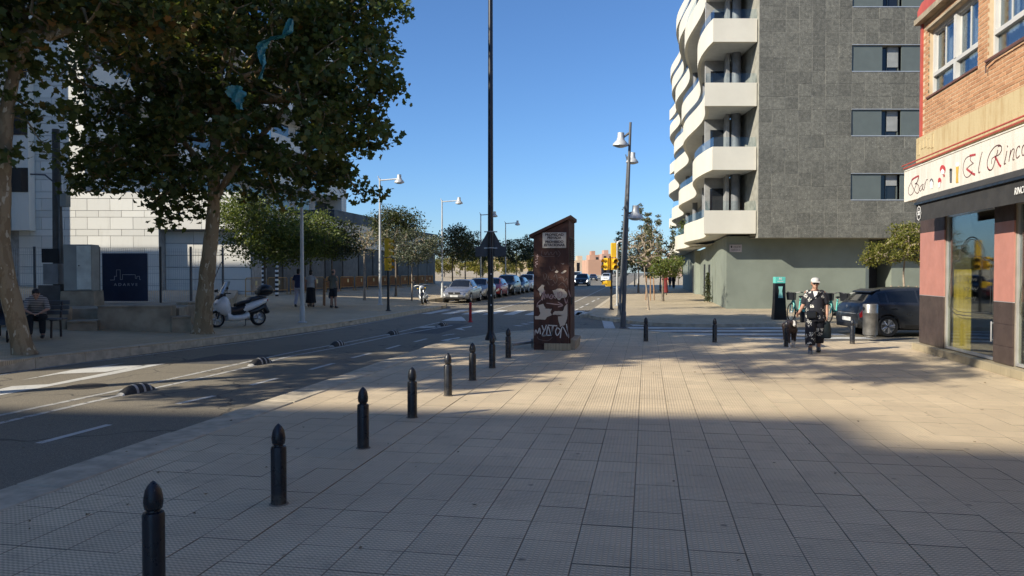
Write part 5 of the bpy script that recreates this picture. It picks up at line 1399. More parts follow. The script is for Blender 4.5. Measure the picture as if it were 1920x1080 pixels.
def patch(pts): 
    rr = random.Random(int(pts[0][0] * 7 + pts[0][1])); n = len(pts); out = []
    for i in range(n):
        a, b = pts[i], pts[(i + 1) % n]
        for k in range(4):
            f = k / 4; out.append((a[0] + (b[0] - a[0]) * f + rr.uniform(-2.6, 2.6), a[1] + (b[1] - a[1]) * f + rr.uniform(-2.6, 2.6)))
    return MB().extr([ck(*q) for q in out], (0, -.0015, 0)).build('poster_remnant', M_paste, kio, 0)
patch([(108, 590), (140, 555), (158, 560), (150, 580), (160, 610), (140, 615), (128, 640), (120, 605)])
patch([(215, 597), (260, 583), (300, 590), (325, 625), (318, 645), (285, 650), (262, 668), (235, 640)])
patch([(112, 705), (150, 695), (165, 728), (210, 730), (200, 752), (210, 775), (175, 790), (160, 808), (90, 805), (88, 785), (118, 780), (130, 760)])
patch([(215, 770), (230, 745), (290, 745), (310, 705), (335, 680), (330, 740), (320, 800), (305, 845), (270, 862), (255, 785), (300, 775)])
patch([(232, 462), (245, 450), (260, 460), (248, 472)]); patch([(275, 470), (310, 450), (318, 458), (290, 475)]); patch([(278, 405), (300, 400), (296, 406)])
tagm('spray_tag', [[(85, 922), (95, 882), (108, 906), (122, 868), (128, 912)], [(140, 848), (156, 886), (172, 845)], [(156, 886), (142, 922), (172, 922)], [(172, 922), (184, 856), (206, 918), (216, 850)], [(182, 848), (250, 852)], [(222, 852), (206, 924)], [(246, 862), (272, 885), (250, 922), (238, 892), (252, 862)], [(272, 940), (288, 858), (332, 938), (316, 838)], [(140, 922), (205, 920)]], .024, M_tag, .003)
tagm('spray_scribble', [[(135, 665), (150, 612), (160, 596), (152, 636), (140, 668)], [(158, 660), (166, 622), (176, 650), (184, 622), (192, 652)], [(205, 628), (196, 650), (212, 655), (214, 628), (205, 628)], [(236, 620), (222, 640), (240, 655)], [(252, 610), (256, 655)], [(262, 612), (280, 606), (284, 628), (266, 650), (262, 612)], [(105, 718), (108, 690), (130, 668)]], .020, M_tag2, .003)
tagm('spray_arrow', [[(172, 688), (285, 702)], [(255, 680), (290, 704), (255, 716)], [(300, 640), (315, 690), (332, 640)], [(330, 590), (345, 640)]], .020, M_tag2, .003)
tagm('faint_tag', [[(140, 308), (135, 340), (150, 352)], [(160, 318), (165, 340), (180, 315), (190, 342), (205, 318), (215, 340), (240, 315), (250, 340)], [(255, 308), (272, 330), (255, 355)], [(150, 352), (230, 350)], [(195, 420), (205, 450), (235, 440), (225, 420)], [(148, 478), (160, 520), (175, 485), (160, 475)], [(190, 490), (185, 520), (215, 515)], [(225, 500), (240, 480), (250, 520), (235, 545), (222, 520)], [(260, 505), (290, 500), (300, 530), (320, 510), (325, 560)], [(260, 560), (290, 540), (320, 580)]], .011, M_tag3, .003)
tagm('side_tag', [[(100, 430), (90, 415), (108, 405), (92, 395), (110, 385)], [(92, 372), (108, 368), (104, 355)], [(96, 345), (112, 352), (105, 335)]], .014, M_tag2, .003)
tagm('pale_smear', [[(105, 930), (120, 950), (180, 960), (215, 935)], [(180, 530), (192, 555)], [(210, 560), (225, 553)]], .014, M_tag3, .003)
t = thing('low_rail', 'low galvanised rail on the ground between the last kerb bollard and the kiosk', 'rail', P(978, 655))
a, b = P(960, 656) - P(978, 655), P(998, 651) - P(978, 655)
m = MB(); m.tube([a + Vector((0, 0, .12)), b + Vector((0, 0, .12))], .035, 8); m.build('tube', M_galv, t)
m = MB(); m.cyl(b, b + Vector((0, 0, .2)), .03, n=8); m.cyl(a, a + Vector((0, 0, .13)), .025, n=8); m.build('post', M_galv, t)
# ------------------------------------------------------------------ vehicles
def interp(xs, ys, x):
    return float(np.interp(x, xs, ys))
def smoothed(xs, ys, w=0.018):
    g = np.linspace(-0.1, 1.1, 601); v = np.interp(g, xs, ys)
    k = int(w / (1.2 / 600)); ker = np.hanning(2 * k + 3); ker /= ker.sum()
    v2 = np.convolve(np.pad(v, k + 1, mode='edge'), ker, 'valid')
    return lambda x: float(np.interp(x, g, v2))
PROF = {
 'hatch': dict(top=([0, .02, .06, .15, .27, .31, .44, .55, .70, .86, .955, .985, 1.0], [.50, .66, .76, .88, .97, 1.01, 1.39, 1.45, 1.44, 1.36, 1.02, .96, .62]),
   belt=([0, .04, .27, .5, .8, .95, 1.0], [.50, .66, .90, .93, .97, .97, .60]), roof=([0, .27, .36, .46, .75, .9, 1.0], [.62, .68, .62, .585, .585, .60, .64]),
   ws=(.30, .455), rw=(.865, .955), sg=((.37, .585), (.60, .80)), q=(.81, .865), H=1.45),
 'saloon': dict(top=([0, .02, .06, .15, .27, .30, .42, .52, .66, .80, .83, .97, .99, 1.0], [.48, .62, .72, .83, .92, .95, 1.36, 1.42, 1.40, 1.05, 1.02, .98, .9, .6]),
   belt=([0, .04, .27, .5, .8, .95, 1.0], [.48, .62, .86, .90, .93, .93, .60]), roof=([0, .27, .36, .44, .68, .82, 1.0], [.62, .68, .62, .57, .57, .64, .66]),
   ws=(.295, .43), rw=(.70, .80), sg=((.36, .53), (.545, .70)), q=(.71, .735), H=1.42),
 'suv': dict(top=([0, .02, .05, .12, .26, .29, .40, .50, .75, .93, .98, 1.0], [.55, .80, .92, 1.0, 1.08, 1.12, 1.58, 1.66, 1.65, 1.55, 1.1, .7]),
   belt=([0, .03, .26, .5, .85, .96, 1.0], [.55, .80, 1.0, 1.05, 1.08, 1.05, .7]), roof=([0, .26, .34, .42, .8, .95, 1.0], [.66, .70, .66, .62, .62, .64, .66]),
   ws=(.285, .41), rw=(.935, .975), sg=((.345, .56), (.575, .76)), q=(.775, .915), H=1.66),
 'van': dict(top=([0, .02, .05, .10, .18, .20, .33, .40, .9, .985, 1.0], [.55, .85, 1.0, 1.1, 1.2, 1.25, 1.86, 1.96, 1.97, 1.9, .8]),
   belt=([0, .03, .2, .5, .96, 1.0], [.55, .85, 1.1, 1.12, 1.12, .8]), roof=([0, .2, .3, .38, .95, 1.0], [.68, .74, .72, .72, .74, .74]),
   ws=(.195, .335), rw=(.96, .98), sg=((.24, .43), (.46, .66)), q=(.68, .9), H=1.96),
}
M_headlamp = mat('headlamp glass', (.55, .57, .58), .08, .3, var=.05, coat=.6)
M_tail = mat('tail lamp red', (.35, .01, .012), .15, coat=.6)
M_plastic = mat('black trim plastic', (.016, .016, .017), .55)
M_rim = mat('alloy rim', (.55, .56, .57), .3, .7, var=.05)
M_plate = mat('number plate white', (.66, .66, .63), .4)
def wheel_meshes(r, tw, spokes):
    t = MB(); Mr = Matrix.Rotation(R(90), 3, 'X')
    prof = [(r * .66, -tw / 2 * .8), (r * .9, -tw / 2), (r * .985, -tw * .36), (r, 0), (r * .985, tw * .36), (r * .9, tw / 2), (r * .66, tw / 2 * .8)]
    t.lathe(prof, n=28, M=Mr, cap=False); tm = t.mesh('tyre', M_rubber, 40)
    w = MB(); w.lathe([(r * .68, -tw * .44), (r * .68, tw * .3), (r * .60, tw * .3), (r * .60, -tw * .44)], n=28, M=Mr, cap=False)
    w.lathe([(r * .62, tw * .05), (.001, tw * .05)], n=20, M=Mr, cap=False)
    for i in range(spokes):
        for o in (-.17, .17):
            a = 2 * math.pi * i / spokes + o; a2 = 2 * math.pi * i / spokes + o * .4
            w.tube([(r * .12 * math.cos(a2), -tw * .34, r * .12 * math.sin(a2)), (r * .64 * math.cos(a), -tw * .42, r * .64 * math.sin(a))], [.030, .024], 6)
    w.lathe([(.07, -tw * .30), (.06, -tw * .44), (.001, -tw * .45)], n=14, M=Mr); wm = w.mesh('rim', M_rim, 40)
    k = MB(); k.lathe([(r * .61, -tw * .02), (.001, -tw * .02)], n=20, M=Mr, cap=False); km = k.mesh('brake_disc', M_plastic, 0)
    return tm, wm, km
WH = {}
def car(name, label, kind, loc, rotz, paint, Ln=4.1, Wd=1.76, sc=1.0, spokes=5, group='cars parked along the left kerb', rear=False, cladding=False, lights_on=None):
    pr = PROF[kind]
    t = thing(name, label, 'car' if kind != 'van' else 'van', loc, rotz, group, sc)
    top, belt, roof = (smoothed(*pr[k]) for k in ('top', 'belt', 'roof'))
    hw = smoothed([0, .012, .05, .16, .5, .84, .95, .988, 1.0], [.66, .80, .885, .98, 1.0, .98, .93, .86, .74], .02)
    zb = lambda u: interp([0, .03, .12, .88, .97, 1], [.30, .22, .19, .19, .24, .34], u)
    r = .315 if kind in ('hatch', 'saloon') else .35
    wx = (.195, .815) if kind != 'van' else (.165, .80)
    us = sorted(set([0, .006, .014, .024, .036] + list(np.round(np.linspace(.05, .95, 73), 4)) + [.962, .972, .980, .987, .993, .997, 1.0]))
    def ring(u):
        w = Wd / 2 * hw(u); z0, zbt, zt = zb(u), belt(u), max(top(u), belt(u) + .015)
        wr = min(w * .96, Wd / 2 * roof(u) / .88 * .88 / .9)
        cab = max(0.0, min(1.0, (zt - zbt) / .3))
        pts = [(0, z0), (w * .80, z0), (w * .955, z0 + .05), (w * .992, z0 + .16), (w, z0 + (zbt - z0) * .45), (w * .995, z0 + (zbt - z0) * .70), (w * .975, zbt - .05), (w * .945, zbt)]
        for f in (.12, .5, .9): 
            y = w * .935 + (wr - w * .935) * f; pts.append((y, zbt + (zt - .05 * cab - zbt) * f))
        pts += [(wr * .955, zt - .032 * cab - .004), (wr * .82, zt - .010 * cab), (wr * .45, zt + .006), (0, zt + .010)]
        return [Vector((Ln * (.5 - u), y, z)) for y, z in pts]
    rings = [ring(u) for u in us]; nv = len(rings[0])
    parts = {}
    def put(nm, q, s):
        m = parts.setdefault(nm, MB()); q = [Vector((p.x, p.y * s, p.z)) for p in q]; m.add(q if s > 0 else q[::-1], [(0, 1, 2, 3)])
    for i in range(len(us) - 1):
        u = (us[i] + us[i + 1]) / 2
        for k in range(nv - 1):
            q = [rings[i][k], rings[i + 1][k], rings[i + 1][k + 1], rings[i][k + 1]]
            c = (q[0] + q[1] + q[2] + q[3]) / 4
            nm = 'body'
            if k >= 2 and k <= 5 and any((c.x - Ln * (.5 - wu)) ** 2 + (c.z - r) ** 2 < (r + .055) ** 2 for wu in wx): continue
            side = 8 <= k <= 9
            if side and any(a < u < b for a, b in pr['sg']): nm = 'side_window'
            elif side and pr['q'][0] < u < pr['q'][1]: nm = 'side_window'
            elif k >= 11 and pr['ws'][0] < u < pr['ws'][1]: nm = 'windscreen'
            elif k >= 11 and pr['rw'][0] < u < pr['rw'][1]: nm = 'rear_window'
            elif .006 < u < .085 and 5 <= k <= 6: nm = 'headlight'
            elif .955 < u < .994 and 5 <= k <= 7: nm = 'tail_light'
            elif k <= 2 and cladding: nm = 'lower_cladding'
            elif k <= 1: nm = 'lower_cladding'
            for s in (1, -1): put((nm, s, 0 if u < .59 else 1 if u < pr['q'][0] - .006 else 2) if nm in ('side_window', 'headlight', 'tail_light') else (nm, 0, 0), q, s)
    b = parts[('body', 0, 0)]
    for e in (0, -1):
        rg_ = rings[e]; full = [Vector((p.x, p.y, p.z)) for p in rg_] + [Vector((p.x, -p.y, p.z)) for p in rg_[::-1]]
        b.add(full, [tuple(range(len(full)))])
    mm = {'body': paint, 'side_window': M_dark_glass, 'windscreen': M_dark_glass, 'rear_window': M_dark_glass, 'headlight': M_headlamp if not lights_on else lights_on, 'tail_light': M_tail, 'lower_cladding': M_plastic}
    objs = {}
    for (nm, _s, _k), m in parts.items():
        me = m.mesh(nm, mm[nm], 0); bm = bmesh.new(); bm.from_mesh(me); bmesh.ops.remove_doubles(bm, verts=bm.verts, dist=.0005); bmesh.ops.recalc_face_normals(bm, faces=bm.faces); bm.to_mesh(me); bm.free()
        me.polygons.foreach_set('use_smooth', [True] * len(me.polygons)); me.set_sharp_from_angle(angle=R(38)); objs[nm] = link(nm, me, t)
    f = MB(); z = .52 if kind != 'suv' else .66
    x0 = Ln / 2
    f.cbox((x0 - .005, 0, z + .08), (.05, Wd * .42, .11), ch=.015); g_ = f.build('grille', M_plastic, t, 20)
    f = MB(); f.cbox((x0 + .012, 0, z + .08), (.02, .11, .11), ch=.02); f.build('emblem', M_galv, g_, 20)
    f = MB(); f.cbox((x0 - .01, 0, .33), (.06, Wd * .62, .13), ch=.02); f.build('lower_grille', M_plastic, t, 20)
    f = MB(); f.cbox((x0 + .022, 0, .43), (.012, .48, .11)); f.build('number_plate', M_plate, t, 0)
    f = MB(); f.cbox((-x0 - .012, 0, .60 if kind != 'hatch' else .50), (.012, .50, .11)); f.build('number_plate', M_plate, t, 0)
    f = MB(); f.cbox((-x0 + .01, 0, .33), (.06, Wd * .70, .14), ch=.02); f.build('bumper_insert', M_plastic, t, 20)
    if rear:
        f = MB(); f.ell((-x0 - .005, 0, .87), (.012, .05, .045), 12, 8); f.build('emblem', M_galv, t)
        f = MB(); f.cbox((-x0 + .58, 0, 1.338), (.30, Wd * .62, .04), (0, R(-15), 0), .012); f.build('roof_spoiler', paint, t, 20)
        f = MB(); f.box(-x0 - .006, -.55, .665, -x0 + .02, .55, .685); f.build('chrome_strip', M_galv, t, 0)
    if (r, spokes) not in WH: WH[(r, spokes)] = wheel_meshes(r, .205, spokes)
    tm, wm, km = WH[(r, spokes)]
    for wu in wx:
        for s in (-1, 1):
            o = link('wheel', tm, t, (Ln * (.5 - wu), s * (Wd / 2 - .105), r)); o.rotation_euler = (0, 0, 0 if s < 0 else math.pi)
            link('rim', wm, o); link('brake_disc', km, o)
            m = MB(); m.add([(Ln * (.5 - wu) + (r + .09) * math.cos(a), s * (Wd / 2 - .24), r + (r + .09) * math.sin(a)) for a in [2 * math.pi * i / 20 for i in range(20)]], [tuple(range(20))]); m.build('wheel_well', M_dark, t, 0)
            m = MB(); yy = lambda u: Wd / 2 * hw(u)
            arc = []
            for i in range(17):
                a = R(-8 + 196 * i / 16); x = Ln * (.5 - wu) + (r + .052) * math.cos(a); arc.append(Vector((x, s * (yy(.5 - x / Ln) * .992 - .004), r + (r + .052) * math.sin(a))))
            m.tube(arc, .022, 6); m.tube([p + Vector((0, -s * .05, 0)) for p in arc], .04, 6); m.build('arch_lip', M_plastic if (cladding or rear) else paint, t)
            m = MB(); rws = []
            for i in range(25):
                a = R(-6 + 192 * i / 24); rw = []
                for q in (.045, .09, .14, .19):
                    x = Ln * (.5 - wu) + (r + q) * math.cos(a); z = max(.2, r + (r + q) * math.sin(a)); rg2 = ring(.5 - x / Ln)[1:8]
                    rw.append(Vector((x, s * (float(np.interp(z, [p.z for p in rg2], [p.y for p in rg2])) + .004), z)))
                rws.append(rw)
            m.loft(rws, False, False); m.build('wing_panel', paint, t, 60)
    for s in (-1, 1):
        u = pr['ws'][0] + .085; w = Wd / 2 * hw(u); z = belt(u)
        m = MB(); m.cbox((Ln * (.5 - u), s * (w + .10), z + .07), (.10, .17, .12), ch=.03); m.tube([(Ln * (.5 - u), s * (w - .06), z + .01), (Ln * (.5 - u), s * (w + .04), z + .05)], .022, 6); m.build('mirror', paint, t, 25)
        for a, b in pr['sg']:
            u = b - .02; m = MB(); m.cbox((Ln * (.5 - u), s * (Wd / 2 * hw(u) + .008), belt(u) - .12), (.17, .025, .03), ch=.008); m.build('door_handle', paint, t, 20)
        m = MB()
        for u in [pr['sg'][0][0] - .01, (pr['sg'][0][1] + pr['sg'][1][0]) / 2, pr['sg'][1][1] + .005]:
            z0_, z1_ = .28, belt(u) - .01; w = Wd / 2 * hw(u)
            m.tube([(Ln * (.5 - u), s * (w * .994), z0_), (Ln * (.5 - u), s * (w * 1.0005), (z0_ + z1_) * .45), (Ln * (.5 - u), s * w * .95, z1_)], .006, 4)
        m.build('door_gap', M_plastic, t, 0)
    return t
P_silver = carpaint('silver paint', (.42, .42, .42), .7); P_silver2 = carpaint('warm silver paint', (.36, .355, .34), .7)
P_red = carpaint('red paint', (.30, .015, .02), .2); P_black = carpaint('black paint', (.010, .010, .012), .3)
P_dk = carpaint('dark blue paint', (.014, .02, .035), .4); P_white = carpaint('white paint', (.70, .70, .68), .0); P_grey = carpaint('dark grey paint', (.055, .06, .068), .6)
PXc = -11.35
y = 42.9
for kind, paint, ln, lb in (('saloon', P_silver, 4.2, 'silver saloon car with a wide grille, first in the parked row'), ('hatch', P_silver2, 3.8, 'second silver car in the parked row, partly behind the first'), ('hatch', P_red, 4.0, 'red hatchback in the parked row behind the tall pole'), ('suv', P_black, 4.3, 'black tall car parked behind the red one'), ('hatch', P_dk, 4.1, 'dark blue hatchback between the black and the white parked cars'), ('suv', P_white, 4.4, 'white car with a black lower front in the parked row'), ('van', P_dk, 4.9, 'dark van at the far end of the parked row, beside the kiosk')):
    car('parked_car' if kind != 'van' else 'parked_van', lb, kind, (PXc + (0.1 if kind == 'suv' else 0), y + ln / 2, ROAD_Z), R(-90), paint, ln, 1.74 if kind != 'van' else 1.9, cladding=(paint is P_white and kind == 'suv'))
    y += ln + (.75 if y < 50 else 1.0)
M_lit = G('lit headlight'); M_lit.b.inputs['Emission Color'].default_value = (1, .97, .9, 1); M_lit.b.inputs['Emission Strength'].default_value = 2.0
def roadcar(lb, kind, px, py, paint, ln, wd, rz, lit=None, sc=1.0): 
    p = P(px, py, ROAD_Z); return car('driving_car', lb, kind, p, rz, paint, ln, wd, group='cars on the far road', lights_on=lit, sc=sc)
roadcar('black off road car driving towards the camera with its headlights on', 'suv', 1092, 536, P_black, 4.6, 1.95, R(-90), M_lit.m)
roadcar('white car far down the road behind the right traffic light', 'suv', 1137, 528.5, P_white, 4.4, 1.85, R(-92))
roadcar('white van far down the road behind the black off road car', 'van', 1081, 529, P_white, 4.9, 1.95, R(-90))
roadcar('tiny dark car far down the road left of the white one', 'hatch', 1112, 526.5, P_grey, 4.2, 1.8, R(-84))
# dark grey hatchback in the side street, its rear towards the left
rl = L(12.05, 22.05, ROAD_Z)
car('grey_hatchback', 'dark grey hatchback with bright alloy wheels, in the side street behind the round bin', 'hatch', rl, YAW + R(2), P_grey, 4.25, 1.80, sc=.985, group=None, rear=True, cladding=True)
# ---- scooter
def two_wheel(x, r, w, parent, nm):
    Mr = Matrix.Rotation(R(90), 3, 'X')
    m = MB(); m.lathe([(r * .72, -w * .4), (r * .88, -w * .5), (r * .97, -w * .3), (r, 0), (r * .97, w * .3), (r * .88, w * .5), (r * .72, w * .4)], (x, 0, r), 24, Mr, False); t = m.build(nm, M_rubber, parent, 40)
    m = MB(); m.lathe([(r * .74, -w * .36), (r * .74, w * .36)], (x, 0, r), 20, Mr, False)
    for i in range(5):
        a = 2 * math.pi * i / 5; m.tube([(x, 0, r), (x + r * .73 * math.cos(a), 0, r + r * .73 * math.sin(a))], [.03, .022], 6)
    m.cyl((x, -w * .6, r), (x, w * .6, r), .045, n=12); m.build('rim', M_galv, t)
    return t
sp_ = PS(447, 612.5)
t = thing('scooter', 'white maxi scooter with a black top box, leaning on its stand beside the plane trunk', 'scooter', sp_, YAW + R(227), scale=.96)
sc_root = t
two_wheel(.70, .265, .12, t, 'front_wheel'); two_wheel(-.68, .26, .14, t, 'rear_wheel')
M_swhite = mat('white scooter plastic', (.66, .66, .64), .25, var=.03, coat=.5); M_sblack = mat('black scooter plastic', (.013, .013, .014), .35)
def yzring(x, w, z0, z1, n=14, sq=.8, tilt=0):
    out = []
    for i in range(n):
        a = 2 * math.pi * i / n; c, s = math.cos(a), math.sin(a)
        out.append(Vector((x + tilt * s, w * math.copysign(abs(c) ** sq, c), (z0 + z1) / 2 + (z1 - z0) / 2 * math.copysign(abs(s) ** sq, s))))
    return out
m = MB(); m.loft([yzring(.74, .03, .62, .70), yzring(.70, .16, .52, .80), yzring(.60, .24, .42, .93), yzring(.50, .27, .38, 1.0), yzring(.40, .255, .34, .98), yzring(.32, .20, .32, .90), yzring(.27, .15, .32, .80)]); m.build('front_fairing', M_swhite, t, 50)
m = MB()
m.loft([yzring(.40, .20, .20, .50), yzring(.2, .22, .17, .36), yzring(-.1, .22, .18, .38), yzring(-.3, .20, .24, .46)]); m.build('floor_board', M_swhite, t, 50)
m = MB(); m.loft([yzring(.30, .13, .40, .66), yzring(.12, .15, .34, .62), yzring(-.05, .18, .36, .70), yzring(-.2, .2, .40, .74)]); m.build('centre_tunnel', M_sblack, t, 50)
m = MB(); m.loft([yzring(.02, .15, .38, .60), yzring(-.2, .21, .42, .70), yzring(-.45, .23, .50, .78), yzring(-.7, .22, .60, .84), yzring(-.92, .16, .70, .88), yzring(-1.02, .07, .78, .88)]); m.build('rear_body', M_swhite, t, 50)
m = MB(); m.loft([yzring(-.35, .17, .34, .52), yzring(-.6, .18, .38, .60), yzring(-.86, .13, .5, .70)]); m.cbox((-.95, 0, .52), (.12, .2, .3), (0, R(25), 0), .02); m.build('rear_undertray', M_sblack, t, 50)
m = MB(); m.loft([yzring(.06, .11, .62, .74), yzring(-.1, .17, .68, .80), yzring(-.35, .19, .72, .84), yzring(-.42, .19, .76, .92), yzring(-.7, .17, .82, .95), yzring(-.88, .11, .85, .93)]); m.build('seat', M_black, t, 50)
m = MB(); m.loft([yzring(-.72, .20, 1.0, 1.14), yzring(-.78, .24, .97, 1.28), yzring(-.95, .26, .96, 1.33), yzring(-1.12, .24, .97, 1.28), yzring(-1.2, .16, 1.02, 1.2)]); m.build('top_box', M_sblack, t, 50)
m = MB(); m.cbox((-.86, 0, .95), (.34, .26, .03)); m.build('luggage_rack', M_sblack, t, 20)
m = MB(); m.loft([[Vector((x + .10 * abs(u) ** 2 * -1, w * u, z)) for u in np.linspace(-1, 1, 9)] for x, w, z in ((.62, .22, .95), (.52, .23, 1.12), (.40, .20, 1.30), (.33, .13, 1.42))], False, False); m.build('windscreen', glass('smoked screen', (.75, .75, .70), .12, .75), t, 60)
m = MB(); m.loft([yzring(.64, .14, .84, .94), yzring(.55, .19, .90, 1.06), yzring(.42, .17, .92, 1.06)]); m.build('dash_cowl', M_sblack, t, 50)
m = MB()
for s in (-1, 1): m.ell((.685, s * .085, .74), (.05, .07, .045), 12, 8, Matrix.Rotation(s * R(28), 3, 'Z'))
m.build('headlight', M_headlamp, t)
m = MB(); m.loft([[Vector((.70 + rr * math.cos(a), .085 * u * (1 - .15 * abs(u)), .265 + rr * math.sin(a) - .03 * abs(u))) for u in np.linspace(-1, 1, 7)] for a, rr in [(R(20 + 16 * i), .30) for i in range(10)]], False, False); m.build('front_mudguard', M_swhite, t, 60)
m = MB()
for s in (-1, 1): m.tube([(.70, s * .085, .265), (.56, s * .08, .62)], .026, 8)
m.build('fork', M_sblack, t)
m = MB(); m.tube([(.36, -.36, 1.02), (.42, -.2, 1.04), (.45, 0, 1.02), (.42, .2, 1.04), (.36, .36, 1.02)], .018, 8)
for s in (-1, 1): m.tube([(.42, s * .26, 1.05), (.46, s * .34, 1.16)], .01, 6)
m.build('handlebar', M_sblack, t)
for s in (-1, 1): m = MB(); m.cbox((.46, s * .37, 1.18), (.05, .16, .09), (0, 0, s * R(-15)), .02); m.build('mirror', M_sblack, t, 25)
m = MB(); m.tube([(-.35, -.17, .24), (-.6, -.20, .25)], .05, 10); m.tube([(-.6, -.20, .25), (-.98, -.21, .36)], [.06, .075], 12); m.build('exhaust', M_galv, t)
m = MB(); m.tube([(-.2, .1, .22), (-.12, .24, .02), (-.05, .26, .01)], .014, 6); m.build('side_stand', M_sblack, t)
m = MB(); m.cbox((-1.0, 0, .80), (.06, .22, .07), ch=.015); m.build('tail_light', M_tail, t, 25)
t.rotation_euler = (R(7), 0, YAW + R(227))
# ---- motorcycle
t = thing('motorcycle', 'chrome and dark motorcycle parked on the left pavement, front towards the camera', 'motorcycle', PS(790.5, 570.5) + Vector((0, .5, 0)), R(-80), scale=.97)
two_wheel(.70, .32, .11, t, 'front_wheel'); two_wheel(-.68, .31, .14, t, 'rear_wheel')
m = MB()
for s in (-1, 1): m.tube([(.70, s * .09, .32), (.45, s * .09, .95)], .028, 8)
m.build('fork', M_galv, t)
m = MB(); m.ell((.54, 0, .90), (.10, .10, .10), 14, 10); m.build('headlight', M_headlamp, t)
m = MB(); m.tube([(.30, -.42, 1.0), (.38, -.25, 1.04), (.43, 0, 1.0), (.38, .25, 1.04), (.30, .42, 1.0)], .016, 8); m.build('handlebar', M_galv, t)
for s in (-1, 1):
    m = MB(); m.tube([(.38, s * .28, 1.04), (.42, s * .34, 1.2)], .009, 6); m.ell((.42, s * .35, 1.22), (.02, .06, .04), 10, 6); m.build('mirror', M_sblack, t)
    m = MB(); m.ell((.50, s * .2, .86), (.035, .045, .035), 10, 6); m.build('indicator', M_yellow, t)
m = MB(); m.loft([yzring(.38, .08, .78, .92), yzring(.2, .16, .72, .98), yzring(0, .15, .72, .94), yzring(-.12, .1, .74, .86)]); m.build('tank', P_black, t, 50)
m = MB(); m.loft([yzring(-.08, .11, .74, .82), yzring(-.4, .14, .72, .80), yzring(-.8, .10, .78, .86)]); m.build('seat', M_black, t, 50)
m = MB(); m.cbox((.02, 0, .45), (.42, .3, .36), ch=.05); m.cyl((.1, -.24, .40), (.1, .24, .40), .12, n=14); m.build('engine', M_galv, t, 25)
m = MB(); m.tube([(.2, -.16, .5), (.24, -.18, .24), (-.2, -.2, .22), (-.8, -.2, .3)], .04, 8); m.build('exhaust', M_galv, t)
m = MB(); m.tube([(.42, 0, .9), (.3, 0, .3), (-.3, 0, .28), (-.5, 0, .7), (.35, 0, .8)], .03, 8); m.build('frame', M_sblack, t)
m = MB(); m.loft([[Vector((.70 + .345 * math.cos(a), .06 * u, .32 + .345 * math.sin(a))) for u in np.linspace(-1, 1, 5)] for a in [R(20 + 14 * i) for i in range(10)]], False, False); m.build('front_mudguard', P_black, t, 60)
m = MB(); m.tube([(0, .12, .3), (.02, .28, .02)], .013, 6); m.build('side_stand', M_sblack, t)
t.rotation_euler = (R(6), 0, R(-80))
# ------------------------------------------------------------------ people and the dog
def remesh(o, vox, it=4):
    r = o.modifiers.new('skin', 'REMESH'); r.mode = 'VOXEL'; r.voxel_size = vox; r.use_smooth_shade = True
    s = o.modifiers.new('soft', 'SMOOTH'); s.iterations = it; s.factor = .5
    return o
def limb(m, pts, rad, n=10):
    m.tube(pts, rad, n)
    for p, r in zip(pts, rad): m.ell(p, (r * .99,) * 3, 10, 6)
def hand(m, w, d, palm_n, curl=.5, s=1.0):
    """w wrist, d direction along the hand, palm_n palm normal"""
    d = Vector(d).normalized(); pn = Vector(palm_n); pn = (pn - d * pn.dot(d)).normalized(); sd = d.cross(pn)
    w = Vector(w)
    for k in range(3): m.ell(w + d * (.03 + .025 * k) * s, (.034 * s, .034 * s, .034 * s), 8, 6, Matrix(((sd.x, pn.x * .5, d.x), (sd.y, pn.y * .5, d.y), (sd.z, pn.z * .5, d.z))))
    for k, ln in enumerate((.066, .076, .071, .055)):
        b = w + d * .085 * s + sd * (.030 - .020 * k) * s
        e1 = b + (d * math.cos(curl * .6) + pn * math.sin(curl * .6)) * ln * .5 * s; e2 = e1 + (d * math.cos(curl * 1.6) + pn * math.sin(curl * 1.6)) * ln * .5 * s
        m.tube([w + d * .05 * s + sd * (.024 - .016 * k) * s, b, e1, e2], [.0095 * s, .0095 * s, .0085 * s, .007 * s], 7)
    b = w + d * .025 * s + sd * .03 * s
    m.tube([w + d * .02 * s + sd * .015 * s, b + sd * .014 * s + d * .02 * s, b + sd * .024 * s + d * .045 * s + pn * .012 * s, b + sd * .022 * s + d * .07 * s + pn * .02 * s], [.012 * s, .0115 * s, .0105 * s, .008 * s], 7)
def head(m, c, tilt=0.0, yaw=0.0, k=1.0):
    """face looks to local -y; tilt>0 looks down"""
    Mh = Matrix.Rotation(yaw, 3, 'Z') @ Matrix.Rotation(tilt, 3, 'X')
    c = Vector(c); T = lambda x, y, z: c + Mh @ Vector((x * k, y * k, z * k))
    m.ell(T(0, .012, .02), (.074 * k, .092 * k, .10 * k), 16, 12, Mh); m.ell(T(0, -.018, -.045), (.056 * k, .066 * k, .068 * k), 14, 10, Mh)
    m.tube([T(0, -.083, .018), T(0, -.104, -.022)], [.009 * k, .015 * k], 8); m.ell(T(0, -.104, -.025), (.016 * k, .012 * k, .011 * k), 8, 6, Mh)
    m.ell(T(0, -.082, -.058), (.026 * k, .012 * k, .008 * k), 10, 6, Mh); m.ell(T(0, -.080, -.070), (.022 * k, .012 * k, .008 * k), 10, 6, Mh); m.ell(T(0, -.072, -.098), (.025 * k, .02 * k, .018 * k), 10, 6, Mh)
    for s in (-1, 1): m.ell(T(.076 * s, .015, -.005), (.012 * k, .022 * k, .032 * k), 8, 6, Mh); m.ell(T(.03 * s, -.078, .028), (.02 * k, .012 * k, .008 * k), 8, 5, Mh)
    return T, Mh
def eyes(T, Mh, par, k=1.0):
    m = MB()
    for s in (-1, 1): m.ell(T(.031 * s, -.083, .012), (.014 * k, .008 * k, .0065 * k), 10, 6, Mh)
    m.build('eye', M_hair, par)
